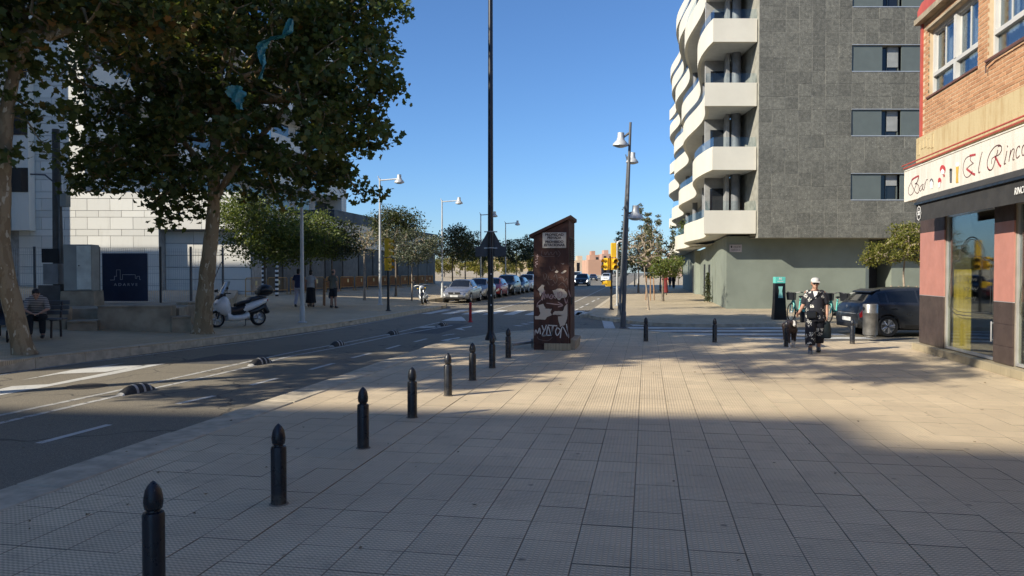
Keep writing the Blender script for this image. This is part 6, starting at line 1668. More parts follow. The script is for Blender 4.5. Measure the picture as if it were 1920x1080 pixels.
def torso(m, z0, secs, n=18):
    m.loft([m.ering((x, y, z0 + z), rx, ry, n) for x, y, z, rx, ry in secs])
def flower_cloth():
    g = G('black cloth with white flowers'); p = g.obj()
    vo = g.n('TexVoronoi', {'Vector': p, 'Scale': 7.5, 'Randomness': 0.75}); big = vo.outputs['Distance']
    sm = g.n('TexVoronoi', {'Vector': p, 'Scale': 42}).outputs['Distance']
    cl = g.math('ADD', big, g.math('MULTIPLY', g.math('SUBTRACT', g.noise(p, 16, 3), .5), 0.35))
    f = g.math('MULTIPLY', g.ss(cl, .36, .42, 1, 0), g.ss(sm, .44, .54, 1, 0))
    g.base(g.mix(f, (.010, .011, .018), (.66, .64, .58))); g.b.inputs['Roughness'].default_value = .85
    return g.m
M_flower = flower_cloth()
# woman walking towards the camera, head bent, one hand on the dog's lead
wp = P(1527, 662)
t = thing('person', 'person in black clothes with white flowers and a white cap, walking a dark dog', 'person', wp, YAW + R(-18), scale=0.955)
b = MB()
torso(b, 0, [(0, .0, .90, .165, .125), (0, -.01, 1.0, .175, .135), (0, -.01, 1.12, .155, .125), (0, 0, 1.26, .165, .125), (0, .005, 1.36, .165, .105), (0, .01, 1.41, .10, .075), (0, 0, 1.45, .058, .058), (0, -.02, 1.50, .055, .056)])
T, Mh = head(b, (0, -.055, 1.575), R(7), R(2), 1.06)
sideR = [(-.17, .01, 1.36), (-.235, .0, 1.10), (-.33, -.10, .93)]; sideL = [(.17, .01, 1.36), (.245, .03, 1.10), (.255, -.04, .88)]
limb(b, sideR, [.056, .046, .030]); limb(b, sideL, [.056, .046, .031])
hand(b, (-.335, -.105, .92), (-.45, -.25, -.75), (.5, -.6, -.2), .9); hand(b, (.255, -.045, .87), (-.02, -.12, -1), (-1, 0, 0), .5)
legR = [(-.085, 0, .90), (-.095, -.13, .50), (-.10, -.16, .09)]; legL = [(.085, 0, .90), (.10, .02, .50), (.10, .20, .11)]
limb(b, legR, [.095, .062, .042]); limb(b, legL, [.095, .062, .042])
remesh(b.build('body', M_skin, t), .0095, 3)
sh_ = MB()
torso(sh_, 0, [(0, -.005, .82, .225, .17), (0, -.01, .95, .215, .17), (0, -.01, 1.10, .195, .158), (0, 0, 1.24, .195, .152), (0, .005, 1.34, .19, .13), (0, .01, 1.40, .12, .092), (0, .012, 1.425, .075, .07)])
for s, pts in ((-1, sideR), (1, sideL)):
    e = Vector(pts[0]).lerp(Vector(pts[1]), .82); limb(sh_, [Vector(pts[0]) + Vector((-s * .03, 0, .0)), Vector(pts[0]).lerp(Vector(pts[1]), .45), e], [.076, .076, .074], 12)
remesh(sh_.build('shirt', M_flower, t), .013, 3)
tr = MB()
tr.loft([tr.ering((0, -.005, .97), .19, .15, 16), tr.ering((0, -.005, .84), .215, .17, 16), tr.ering((0, -.02, .72), .225, .165, 16)])
for pts in (legR, legL):
    a, k_, c = (Vector(q) for q in pts); a.z = .86
    tr.loft([tr.ering(a, .115, .13, 14), tr.ering(a.lerp(k_, .6), .118, .13, 14), tr.ering(k_, .118, .125, 14), tr.ering(k_.lerp(c, .55), .115, .12, 14), tr.ering(c + Vector((0, 0, .10)), .105, .11, 14)])
remesh(tr.build('trousers', M_flower, t), .013, 3)
for pts, y in ((legR, -.05), (legL, -.02)):
    c = Vector(pts[2]); m = MB(); rx = R(-14) if pts is legL else R(6); Mx = Matrix.Rotation(rx, 3, 'X')
    m.ell(c + Vector((0, -.05, -.035)), (.052, .135, .05), 14, 8, Mx); m.ell(c + Vector((0, .0, .01)), (.05, .06, .07), 12, 8); m.cbox(c + Vector((0, -.05, -.075)), (.095, .26, .025), (rx, 0, 0), .01); remesh(m.build('trainer', M_darkpole, t), .011, 2)
m = MB(); R0 = [[T(x * .088, .004 + y * .106, z) for x, y in [(math.cos(2 * math.pi * i / 20) * r, math.sin(2 * math.pi * i / 20) * r) for i in range(20)]] for z, r in ((.042, 1.0), (.065, 1.0), (.092, .90), (.116, .60), (.126, .15))]
m.loft(R0); cap_ = m.build('cap', mat('white cap', (.50, .49, .46), .8, var=.05), t)
m = MB(); m.loft([[T(x * .078, y, z + .003 * (1 - abs(x))) for x in np.linspace(-1, 1, 9)] for y, z in ((-.07, .052), (-.115, .050), (-.15, .040))] + [], False, False); m.loft([[T(x * (.078 - .02 * q), -.07 - .085 * q, .049 - .012 * q) for x in np.linspace(-1, 1, 9)] for q in (0, .5, 1)], False, False); m.build('peak', bpy.data.materials['white cap'], cap_)
m = MB()
for s in (-1, 1): m.ell(T(.033 * s, -.088, .010), (.03, .012, .021), 12, 8, Mh)
m.tube([T(-.062, -.075, .014), T(-.08, .01, .01)], .004, 6); m.tube([T(.062, -.075, .014), T(.08, .01, .01)], .004, 6); m.tube([T(-.01, -.095, .014), T(.01, -.095, .014)], .004, 6); m.build('sunglasses', M_black, t)
m = MB(); m.ell(T(0, .05, -.01), (.082, .07, .085), 14, 10, Mh); m.build('hair', mat('brown grey hair', (.08, .055, .04), .6), t)
m = MB(); m.loft([[Vector(q) for q in ((-.05, -.135, 1.40), (.05, -.135, 1.40), (.012, -.158, 1.24), (-.012, -.158, 1.24))], [Vector(q) for q in ((-.05, -.12, 1.40), (.05, -.12, 1.40), (.012, -.15, 1.24), (-.012, -.15, 1.24))]]); m.build('undershirt', M_white, t, 0)
bag = thing('waist_bag', 'small black bag worn in front of the hips by the walking person', 'bag', wp, YAW + R(-18), scale=.955)
m = MB(); m.cbox((-.08, -.215, .88), (.21, .07, .17), ch=.02); m.build('pouch', M_black, bag, 20); m = MB(); m.ribbon([(-.18, -.19, .95), (-.12, -.16, 1.15), (.02, -.165, 1.3), (.11, -.10, 1.40)], .02, (0, -1, 0), .004); m.build('strap', M_black, bag)
bag2 = thing('carrier_bag', 'dark carrier bag held low beside the walking person, flower print at its top', 'bag', wp, YAW + R(-18), scale=.955)
m = MB(); m.loft([m.ering((.235, .0, z), rx, ry, 14) for z, rx, ry in ((.34, .09, .06), (.36, .115, .075), (.55, .11, .07), (.70, .085, .05))]); m.tube([(.19, 0, .70), (.235, -.02, .80), (.28, 0, .70)], .008, 6); m.build('sack', mat('dark green bag', (.012, .022, .024), .7), bag2)
# the dog
dp = P(1482, 650)
dg = thing('dog', 'dark brown dog with white muzzle and paws, walking on a lead', 'dog', dp, YAW + R(-12), scale=1.0)
m = MB()
m.loft([[Vector((rx * math.cos(a), y, z + rz * math.sin(a))) for a in [2 * math.pi * i / 14 for i in range(14)]] for y, z, rx, rz in ((-.30, .50, .075, .10), (-.24, .47, .105, .145), (-.10, .465, .11, .15), (.08, .49, .095, .115), (.22, .515, .085, .095), (.32, .52, .085, .10), (.38, .51, .05, .06))])
m.tube([(0, -.26, .52), (0, -.36, .58), (0, -.42, .60)], [.085, .066, .06], 10)
m.ell((0, -.47, .59), (.062, .08, .062), 12, 8); m.tube([(0, -.50, .575), (0, -.60, .535)], [.042, .030], 10); m.ell((0, -.61, .535), (.026, .02, .024), 8, 6)
for s in (-1, 1):
    m.loft([[Vector((s * (.045 + a), -.45 + b, .63 + c)) for a, b, c in ((0, -.02, 0), (.02, .0, 0), (0, .03, 0))], [Vector((s * (.085 + a), -.455 + b, .595 + c)) for a, b, c in ((0, -.025, 0), (.012, 0, 0), (0, .03, 0))], [Vector((s * (.088 + a), -.47 + b, .535 + c)) for a, b, c in ((0, -.012, 0), (.01, 0, 0), (0, .015, 0))]])
    ph = .07 * s
    limb(m, [(s * .075, -.22, .42), (s * .075, -.20 + ph, .27), (s * .075, -.22 + ph * 1.5, .14), (s * .075, -.225 + ph * 1.7, .03)], [.055, .036, .027, .024], 9)
    m.ell((s * .075, -.25 + ph * 1.7, .022), (.028, .042, .022), 10, 6)
    limb(m, [(s * .075, .29, .47), (s * .08, .22 - ph, .30), (s * .08, .33 - ph, .17), (s * .08, .32 - ph * 1.4, .03)], [.085, .052, .026, .023], 9)
    m.ell((s * .08, .295 - ph * 1.4, .022), (.027, .04, .022), 10, 6)
m.tube([(0, .36, .53), (0, .44, .48), (0, .50, .38)], [.026, .02, .012], 8)
gd = G('dog coat'); q = gd.obj(); xyz = gd.n('SeparateXYZ', {0: q}); nz = gd.math('MULTIPLY', gd.math('SUBTRACT', gd.noise(q, 12, 4), .5), .12)
wht = gd.math('MAXIMUM', gd.ss(gd.math('ADD', xyz.outputs[2], nz), .10, .14, 1, 0), gd.ss(gd.math('ADD', xyz.outputs[1], nz), -.555, -.53, 1, 0))
wht = gd.math('MAXIMUM', wht, gd.math('MULTIPLY', gd.ss(gd.math('ABSOLUTE', xyz.outputs[0]), .012, .028, 1, 0), gd.ss(gd.math('ADD', xyz.outputs[1], nz), -.42, -.40, 1, 0)))
gd.base(gd.mix(wht, gd.mix(gd.noise(q, 5, 3), (.011, .007, .006), (.036, .017, .012)), (.55, .52, .47))); gd.b.inputs['Roughness'].default_value = .6; gd.bump(gd.noise(q, 120, 3), .004)
remesh(m.build('body', gd.m, dg), .010, 3)
m = MB()
for s in (-1, 1): m.ell((s * .035, -.525, .615), (.010, .008, .010), 8, 6)
m.ell((0, -.628, .538), (.016, .010, .012), 8, 6); m.build('eyes_and_nose', M_hair, dg)
m = MB(); m.tube([Vector((.072 * math.cos(a), -.38 + .02 * math.sin(a), .58 + .072 * math.sin(a))) for a in [2 * math.pi * i / 16 for i in range(17)]], .009, 6, False); m.build('collar', M_black, dg)
hw = t.matrix_basis @ Vector((-.40, -.155, .84)); dw = dg.matrix_basis @ Vector((0.0, -.36, .66))
ld = thing('dog_lead', 'thin dark lead from the hand of the walking person to the dog', 'lead', dw)
m = MB(); mid = (hw - dw) * .5 + Vector((0, 0, -.04)); m.tube(cr_spline([(0, 0, 0), mid, hw - dw], 6), .006, 6); m.build('strap', M_black, ld)
# generic figure for the walkers further away
def walker(label, loc, rotz, h, top, bottom, topc, botc, hairc=M_hair, skirt=False, shorts=False, stride=.16, sleeves=.55, bald=False):
    t = thing('person', label, 'person', loc, rotz, scale=h / 1.72)
    b = MB()
    torso(b, 0, [(0, 0, .90, .155, .115), (0, 0, 1.0, .16, .12), (0, 0, 1.12, .14, .105), (0, 0, 1.28, .17, .115), (0, .005, 1.40, .17, .095), (0, .01, 1.45, .09, .07), (0, 0, 1.48, .055, .055), (0, -.01, 1.54, .052, .054)], 14)
    T, Mh = head(b, (0, -.02, 1.615), R(4))
    aR = [(-.19, .01, 1.40), (-.235, .03, 1.12), (-.225, -.07, .87)]; aL = [(.19, .01, 1.40), (.235, .03, 1.12), (.225, -.02, .86)]
    for s, a in ((-1, aR), (1, aL)): limb(b, a, [.05, .040, .028], 8); hand(b, a[2], (0, -.1, -1), (-s, 0, 0), .5)
    lR = [(-.085, 0, .90), (-.09, -stride * .6, .50), (-.09, -stride, .08)]; lL = [(.085, 0, .90), (.09, stride * .1, .50), (.09, stride, .10)]
    for l in (lR, lL): limb(b, l, [.088, .058, .040], 9)
    remesh(b.build('body', M_skin, t), .013, 2); eyes(T, Mh, t)
    s_ = MB(); torso(s_, 0, [(0, 0, .86, .18, .14), (0, 0, 1.0, .178, .138), (0, 0, 1.14, .16, .125), (0, 0, 1.28, .185, .132), (0, .005, 1.40, .182, .112), (0, .01, 1.455, .10, .08), (0, .01, 1.475, .068, .066)], 14)
    for s, a in ((-1, aR), (1, aL)): limb(s_, [Vector(a[0]) - Vector((s * .03, 0, 0)), Vector(a[0]).lerp(Vector(a[1]), sleeves)], [.064, .062], 9)
    remesh(s_.build(top, topc, t), .015, 2)
    p_ = MB()
    if skirt:
        p_.loft([p_.ering((0, 0, z), rx, ry, 14) for z, rx, ry in ((.98, .165, .13), (.80, .20, .165), (.45, .225, .21), (.20, .25, .25))])
    else:
        p_.loft([p_.ering((0, 0, z), rx, ry, 14) for z, rx, ry in ((1.0, .17, .13), (.88, .178, .14), (.80, .17, .13))])
        for l in (lR, lL):
            a, k_, c = (Vector(q) for q in l)
            p_.loft([p_.ering(a, .10, .11, 12), p_.ering(k_ + Vector((0, 0, .02)), .082, .085, 12)] + ([] if shorts else [p_.ering(c + Vector((0, 0, .04)), .068, .072, 12)]))
    remesh(p_.build(bottom, botc, t), .015, 2)
    for l in (lR, lL):
        m = MB(); c = Vector(l[2]); m.ell(c + Vector((0, -.05, -.035)), (.048, .13, .045), 10, 6); m.ell(c, (.045, .055, .06), 8, 6); m.build('shoe', M_black, t)
    m = MB()
    if bald: m.ell(T(0, .035, .0), (.078, .075, .075), 12, 8, Mh)
    else: m.ell(T(0, .02, .045), (.084, .098, .085), 14, 10, Mh); m.ell(T(0, .05, -.03), (.08, .062, .10), 12, 8, Mh)
    m.build('hair', hairc, t)
    return t
M_grey_hair = mat('short grey hair', (.09, .08, .07), .7)
walker('person in a grey shirt and dark shorts standing with a bag near the orange barriers', PS(625, 578), YAW + R(150), 1.70, 'shirt', 'shorts', mat('grey green shirt', (.14, .145, .12), .85), mat('dark shorts', (.02, .023, .03), .85), M_grey_hair, shorts=True, stride=.05, bald=True)
walker('person in a pale top and long black skirt, right of the slim lamp pole', PS(583, 576), YAW + R(185), 1.63, 'top', 'skirt', mat('pale grey top', (.42, .42, .42), .85), mat('black skirt', (.010, .010, .012), .9), skirt=True, sleeves=.3)
walker('person in a navy shirt and pale trousers, half behind the slim lamp pole', PS(560, 576), YAW + R(175), 1.66, 'shirt', 'trousers', mat('navy shirt', (.025, .035, .10), .85), mat('pale trousers', (.38, .37, .42), .85))
walker('person in a long red dress walking away along the far right pavement', P(1247, 553), YAW + R(165), 1.62, 'top', 'dress', mat('dark red cloth', (.17, .02, .02), .85), bpy.data.materials['dark red cloth'], skirt=True)
walker('person in black beside the person in red on the far right pavement', P(1263, 541), YAW + R(180), 1.74, 'shirt', 'trousers', mat('black cloth', (.012, .012, .014), .9), bpy.data.materials['black cloth'])
walker('person in dark clothes right of the others on the far pavement', P(1256, 538.5), YAW + R(10), 1.7, 'shirt', 'trousers', mat('charcoal cloth', (.03, .03, .034), .9), bpy.data.materials['black cloth'])
hb = thing('hand_bag', 'dark blue bag carried by the person in a grey shirt', 'bag', PS(627, 577) + Vector((.0, -.28, 0)), YAW)
m = MB(); m.loft([m.ering((0, 0, z), rx, .07, 12) for z, rx in ((.42, .12), (.5, .15), (.66, .13), (.72, .09))]); m.tube([(-.08, 0, .7), (0, 0, .86), (.08, 0, .7)], .012, 6); m.build('sack', mat('dark blue bag', (.03, .045, .07), .6), hb)
# seated figure, leaning forward, turned towards the road
sp2 = BENCH.matrix_basis
t = thing('person', 'person in a striped top sitting bent over on the bench behind the leaning trunk', 'person', sp2 @ Vector((.32, .1, 0)), YAW + R(28), scale=.98)
b = MB()
hips = Vector((0, .05, .50))
for i in range(8):
    f = i / 7; c = hips.lerp(Vector((0, -.22, .93)), f); b.ell(c, (.16 + .02 * math.sin(f * 3.1), .12, .11), 14, 8)
T, Mh = head(b, (0, -.36, 1.06), R(28))
b.tube([(0, -.24, .96), (0, -.33, 1.02)], [.058, .055], 10)
for s in (-1, 1):
    limb(b, [(s * .18, -.20, .92), (s * .24, -.36, .70), (s * .10, -.52, .62)], [.05, .04, .028], 8); hand(b, (s * .10, -.52, .62), (-s * .8, -.4, -.2), (0, 0, -1), .6)
    limb(b, [(s * .10, .05, .50), (s * .12, -.40, .50), (s * .12, -.42 + .1 * s, .09)], [.09, .062, .042], 9)
remesh(b.build('body', M_skin, t), .013, 2); eyes(T, Mh, t)
gs = G('striped knit'); q = gs.obj(); st = gs.math('SINE', gs.math('MULTIPLY', gs.n('SeparateXYZ', {0: q}).outputs[2], 150)); gs.base(gs.mix(gs.ss(st, -.2, .2), (.10, .09, .085), (.42, .38, .34))); gs.b.inputs['Roughness'].default_value = .9
m = MB()
for i in range(8):
    f = i / 7; c = hips.lerp(Vector((0, -.22, .93)), f); m.ell(c, (.18 + .02 * math.sin(f * 3.1), .14, .125), 14, 8)
for s in (-1, 1): limb(m, [(s * .17, -.20, .92), (s * .235, -.34, .72)], [.066, .058], 8)
remesh(m.build('top', gs.m, t), .015, 2)
m = MB(); m.ell(hips, (.185, .15, .12), 14, 8)
for s in (-1, 1): limb(m, [(s * .10, .05, .50), (s * .12, -.40, .505), (s * .12, -.42 + .1 * s, .16)], [.105, .082, .066], 9)
remesh(m.build('trousers', bpy.data.materials['black cloth'], t), .015, 2)
m = MB()
for s in (-1, 1): m.ell((s * .12, -.47 + .1 * s, .045), (.048, .13, .045), 10, 6); m.ell((s * .12, -.42 + .1 * s, .08), (.045, .05, .05), 8, 6)
m.build('shoe', M_black, t)
m = MB(); m.ell(T(0, .025, .045), (.084, .098, .085), 14, 10, Mh); m.build('hair', M_hair, t)
# ------------------------------------------------------------------ trees
LEAF_T = {
 'plane': np.array([(0, -.5), (.13, -.36), (.44, -.40), (.36, -.10), (.56, .10), (.30, .20), (.04, .55), (-.24, .24), (-.50, .17), (-.36, -.08), (-.46, -.34), (-.12, -.36)]),
 'oval': np.array([(0, -.5), (.22, -.22), (.26, .08), (0, .55), (-.26, .08), (-.22, -.22)]),
 'quad': np.array([(0, -.5), (.28, 0), (0, .5), (-.28, 0)]),
}
def leaves_mesh(name, cen, size, kind, m, rng, droop=.5, up=None):
    T = LEAF_T[kind]; n = len(cen); k = len(T)
    nrm = rng.normal(size=(n, 3)); nrm[:, 2] = np.abs(nrm[:, 2]) + .35
    nrm /= np.linalg.norm(nrm, axis=1)[:, None]
    tip = rng.normal(size=(n, 3)); tip[:, 2] -= droop * 1.6
    tip -= nrm * np.sum(tip * nrm, 1)[:, None]; tip /= np.linalg.norm(tip, axis=1)[:, None] + 1e-9
    sd = np.cross(nrm, tip)
    sz = size * rng.uniform(.6, 1.25, n)
    fold = np.abs(T[:, 0]) * .35
    V = cen[:, None, :] + sz[:, None, None] * (sd[:, None, :] * T[None, :, 0, None] + tip[:, None, :] * T[None, :, 1, None] + nrm[:, None, :] * fold[None, :, None])
    me = bpy.data.meshes.new(name)
    me.vertices.add(n * k); me.vertices.foreach_set('co', V.astype(np.float32).ravel())
    me.loops.add(n * k); me.loops.foreach_set('vertex_index', np.arange(n * k, dtype=np.int32))
    me.polygons.add(n); me.polygons.foreach_set('loop_start', np.arange(0, n * k, k, dtype=np.int32))
    try: me.polygons.foreach_set('loop_total', np.full(n, k, dtype=np.int32))
    except Exception: pass
    me.materials.append(m); me.update(calc_edges=True)
    return me
def make_tree(name, label, loc, trunk, rad, lumps, nclust, nleaf, lsize, lkind, lmat, bark, seed, group=None, crad=.42, rotz=0.0, tubes=True, extra=None, fork=None, droop=.5, cat='tree', twig=True):
    """trunk: local points; lumps: list of (centre, radii) that bound the crown"""
    rng = np.random.default_rng(seed)
    t = thing(name, label, cat, loc, rotz, group)
    tp = cr_spline(trunk, 5); nt = len(tp)
    rr = [rad * (1 - .55 * i / (nt - 1)) * (1.35 if i == 0 else 1.12 if i == 1 else 1) * float(rng.uniform(.95, 1.06)) for i in range(nt)]
    m = MB(); m.tube(tp, rr, 14); m.build('trunk', bark, t, 60)
    vol = np.array([r[0] * r[1] * r[2] for c, r in lumps]); vol = vol ** .55; vol = vol / vol.sum()
    cl = []
    tries = 0
    while len(cl) < nclust and tries < nclust * 12:
        tries += 1
        c, r = lumps[rng.choice(len(lumps), p=vol)]
        v = rng.normal(size=3); v /= np.linalg.norm(v); v *= rng.uniform(.25, 1) ** (1 / 2.4)
        p = np.array(c) + v * np.array(r)
        if cl and np.min(np.linalg.norm(np.array(cl) - p, axis=1)) < crad * .62: continue
        cl.append(p)
    cl = np.array(cl)
    # skeleton: each cluster joins the nearest node that lies closer to the fork
    fk = np.array(tp[fork if fork is not None else -1])
    nodes = [np.array(p) for p in tp[int(nt * .55):]]; par = [None] * len(nodes); base = len(nodes); nr = rr[int(nt * .55):]
    order = np.argsort(np.linalg.norm(cl - fk, axis=1)); cnt = [0] * base
    for i in order:
        p = cl[i]; nd = np.array(nodes); dist = np.linalg.norm(nd - p, axis=1) + .28 * np.linalg.norm(nd - fk, axis=1)
        j = int(np.argmin(dist)); nodes.append(p); par.append(j); cnt.append(1)
    for i in range(len(nodes) - 1, base - 1, -1):
        j = par[i]
        if j >= base: cnt[j] += cnt[i]
    br = MB(); r0 = .013 if twig else .01
    for i in range(base, len(nodes)):
        a = nodes[par[i]]; b = nodes[i]; ra = min(r0 * math.sqrt(cnt[i]) * 1.25, rad * .6); rb_ = r0 * math.sqrt(max(1, cnt[i] - 1))
        mid = (a + b) / 2 + rng.normal(size=3) * np.linalg.norm(b - a) * .10 + np.array((0, 0, -.05 * np.linalg.norm(b - a)))
        br.tube([a, mid, b], [ra, (ra + rb_) / 2, max(rb_ * .8, .006)], 6 if cnt[i] > 3 else 4)
    if extra:
        for pts, r_ in extra: br.tube(cr_spline(pts, 5), list(np.linspace(r_, r_ * .45, (len(pts) - 1) * 5 + 1)), 9)
    bo = br.build('limbs', bark, t, 60)
    if nleaf:
        per = rng.multinomial(nleaf, rng.dirichlet(np.full(len(cl), 5.0)))
        cen = np.concatenate([c + np.clip(rng.normal(size=(k, 3)), -1.7, 1.7) * np.array((crad, crad, crad * .62)) * .60 for c, k in zip(cl, per)])
        o = link('crown', leaves_mesh('crown', cen, lsize, lkind, lmat, rng, droop), t)
        o['kind'] = 'stuff'
    return t
# the big plane tree with the scooter at its foot
tb = PS(380, 625)
def toT(px, py, d, base):
    p = PDp(px, py, d); return tuple(p - base)
d2 = (tb - Vector((0, 0, 0))).dot(Vector((-sa, ca, 0)))
q2 = lambda px, py, dd=0: toT(px, py, d2 + dd, tb)
lumps = []
for px, py, dd, r in ((430, 90, 0, 2.5), (560, 60, .5, 2.4), (640, 130, -.5, 1.5), (640, 230, .3, 1.3), (560, 240, -.8, 1.8), (400, 260, 0, 2.0), (300, 200, .8, 1.7), (230, 300, .2, 1.15), (300, 330, -.5, .95), (480, 330, .6, 1.5), (590, 320, 0, .9), (665, 335, .2, .55), (250, 90, 0, 2.2), (360, -10, .5, 1.9), (520, 0, -.5, 1.7), (430, -20, 0, 1.8), (640, 25, .8, 1.35), (610, -10, 0, 1.2), (180, 210, .5, .9), (345, 395, 0, .6), (175, 330, 0, .6), (700, 180, 0, .4), (690, 275, 0, .35), (695, 15, 0, .6), (690, 90, 0, .45), (738, 165, .2, .28), (715, 150, 0, .3), (728, 95, 0, .25), (738, 20, .3, .3), (722, 345, 0, .22), (690, 350, 0, .3), (655, 372, 0, .2), (712, 262, 0, .22), (125, 250, 0, .4), (140, 345, .2, .35), (150, 398, .2, .18), (120, 290, 0, .3)):
    lumps.append((q2(px, py, dd), (r, r * 1.05, r * .85)))
make_tree('plane_tree', 'big plane tree with a mottled trunk beside the white scooter', tb,
          [(0, 0, -.05), q2(384, 560), q2(392, 480), q2(400, 400), q2(402, 300), q2(408, 190)], .25, lumps, 820, 27500, .168, 'plane', M_leaf_plane, M_plane_bark, 21, 'plane trees along the left kerb', crad=.40,
          extra=[([q2(400, 380), q2(450, 300), q2(520, 220), q2(580, 130)], .10), ([q2(400, 330), q2(340, 260), q2(290, 180)], .09), ([q2(402, 300), q2(420, 180), q2(450, 40)], .11)], fork=-2)
# the leaning plane tree at the left edge
ta = PS(46, 664)
d1 = ta.dot(Vector((-sa, ca, 0)))
q1 = lambda px, py, dd=0: toT(px, py, d1 + dd, ta)
lumps = []
for px, py, dd, r in ((60, -60, 0, 2.0), (200, -50, -.3, 1.5), (120, 20, 0, .8), (240, 30, .3, .7), (-60, 40, 0, 1.4), (-160, 150, 0, 1.5), (60, 200, .2, .5), (30, 130, .3, .5), (90, 250, 0, .32), (40, 280, 0, .32), (-100, -150, .5, 2.6), (150, -200, .4, 2.4), (-50, -320, 0, 2.6), (150, -360, 0, 2.2), (290, 10, .2, .5), (10, 40, 0, .7)):
    lumps.append((q1(px, py, dd), (r, r, r * .85)))
lumps.append(((-12.5 - ta.x, 9.5 - ta.y, 12.8), (2.6, 2.6, 1.6))); lumps.append(((-9.6 - ta.x, 12.4 - ta.y, 10.6), (1.2, 1.2, .8)))  # unseen crown lobes, added to shade the side street
make_tree('plane_tree', 'leaning plane tree at the left edge, with pale patches on its bark', ta,
          [(0, 0, -.05), q1(28, 590), q1(5, 480), q1(4, 380), q1(8, 280), q1(14, 200), q1(35, 110), q1(70, 40), q1(100, -60)], .19, lumps, 480, 13500, .17, 'plane', M_leaf_plane, M_plane_bark, 33, 'plane trees along the left kerb', crad=.40, fork=-8)
rng = np.random.default_rng(77)
cen = np.concatenate([np.array(q1(px, py, dd)) + rng.normal(size=(k, 3)) * r * .5 for px, py, dd, r, k in ((150, 0, -.4, .9, 130), (250, 40, -.2, .8, 210), (320, 20, 0, .7, 130), (90, -10, -.3, .9, 110), (300, 75, .1, .5, 90))])
LT = [o for o in S.objects if o.get('label', '').startswith('leaning plane')][0]
o = link('turning_leaves', leaves_mesh('turning_leaves', cen, .15, 'plane', M_leaf_autumn, rng, .5), LT); o['kind'] = 'stuff'
# third plane outside the frame; crown lobes added to dapple road and pavement
tc = Vector((-14.6, 6.0, zleft(-14.6)))
lumps = [((0, 0, 7.5), (3.2, 3.0, 2.2)), ((1.2, 2.8, 8.6), (2.4, 2.2, 1.5)), ((.5, .5, 11), (3.0, 3.0, 2.4)), ((-1.5, -1.5, 9), (2.6, 2.6, 2.2)), ((-.4, -2.8, 6.2), (1.3, 1.0, .6)), ((.9, -1.6, 5.4), (.9, .6, .4)), ((2.2, -4.2, 11.6), (2.5, 2.2, 1.4)), ((-.3, -3.8, 8.2), (1.3, 1.2, .7)), ((-2, -5, 9.6), (1.3, 1.2, .7)), ((1.2, -2.0, 10.6), (1.0, 1.0, .6))]
make_tree('plane_tree', 'plane tree standing just outside the left edge, its boughs shading the road', tc, [(0, 0, -.05), (.05, 0, 2), (.1, .1, 4), (.2, .2, 6.5), (.2, .4, 9)], .22, lumps, 520, 20000, .17, 'plane', M_leaf_plane, M_plane_bark, 41, 'plane trees along the left kerb', crad=.36)
# sprays of sunlit turning leaves belong to the leaning tree
def spray(parent_label, px, py, d, r, n, seed):
    pass
# street trees behind the scooter, along the left pavement
def street_tree(label, px, d, top_y, bot_y, half_px, lm, bark, seed, nclu=90, nl=5200, ls=.12, sparse=False, trunk_r=.07, group='street trees along the left pavement'):
    zb_ = 0.0
    p = L((px - 960) / FPX * d, d); p.z = zleft(p.x)
    k = d / FPX; top = CAM_H + (510 - top_y) * k - p.z; bot = CAM_H + (510 - bot_y) * k - p.z; hw = half_px * k
    rr_ = random.Random(seed); lumps = []
    cz = (top + bot) / 2; hh = (top - bot) / 2
    lumps.append(((0, 0, cz - hh * .1), (hw * .75, hw * .7, hh * .75)))
    for i in range(6):
        a = rr_.uniform(0, 6.28); f = rr_.uniform(.35, .62); lumps.append(((math.cos(a) * hw * f, math.sin(a) * hw * f, cz + rr_.uniform(-.5, .55) * hh), (hw * .48, hw * .45, hh * .42)))
    return make_tree('street_tree', label, p, [(0, 0, -.02), (.02, 0, bot * .5), (.0, .02, bot), (.05, 0, bot + hh * .9)], trunk_r, lumps, nclu, nl, ls, 'oval', lm, bark, seed, group, crad=hw * .22)
street_tree('street tree with sunlit green leaves, nearest behind the white scooter', 496, 31, 366, 502, 104, M_leaf_mid, M_bark, 101, 150, 12500, .125)
street_tree('dark green street tree behind the walking couple', 582, 33, 384, 500, 84, M_leaf_mid, M_bark, 102, 120, 8500, .12)
street_tree('young staked street tree over the man in a grey shirt', 622, 34, 400, 490, 60, M_leaf_dark, M_bark, 103, 90, 5600, .12, trunk_r=.05)
street_tree('nearly bare pale trunked street tree in front of the dark podium', 683, 40, 418, 488, 44, M_leaf_dry, M_palebark, 104, 80, 800, .10, trunk_r=.07)
street_tree('tall dark street tree behind the nearest white lamp', 742, 46, 378, 482, 68, M_leaf_dark, M_bark, 105, 100, 6000, .15)
street_tree('greyish street tree with a thin trunk left of the motorcycle', 772, 41, 412, 502, 62, M_leaf_grey, M_palebark, 106, 100, 5200, .12, trunk_r=.05)
street_tree('dark street tree above the first silver car', 848, 56, 418, 500, 50, M_leaf_dark, M_bark, 107, 90, 3600, .17)
street_tree('dark street tree just left of the tall pole', 872, 62, 430, 498, 34, M_leaf_dark, M_bark, 108, 60, 2400, .18)
street_tree('dark street tree left of the kiosk roof', 968, 74, 440, 502, 36, M_leaf_dark, M_bark, 109, 60, 2600, .2)
street_tree('dark street tree hidden partly by the kiosk', 1000, 78, 445, 505, 34, M_leaf_dark, M_bark, 110, 60, 2400, .2)
street_tree('thin distant street tree between the lamps left of the tall pole', 905, 86, 452, 505, 26, M_leaf_dark, M_bark, 111, 50, 1500, .22)
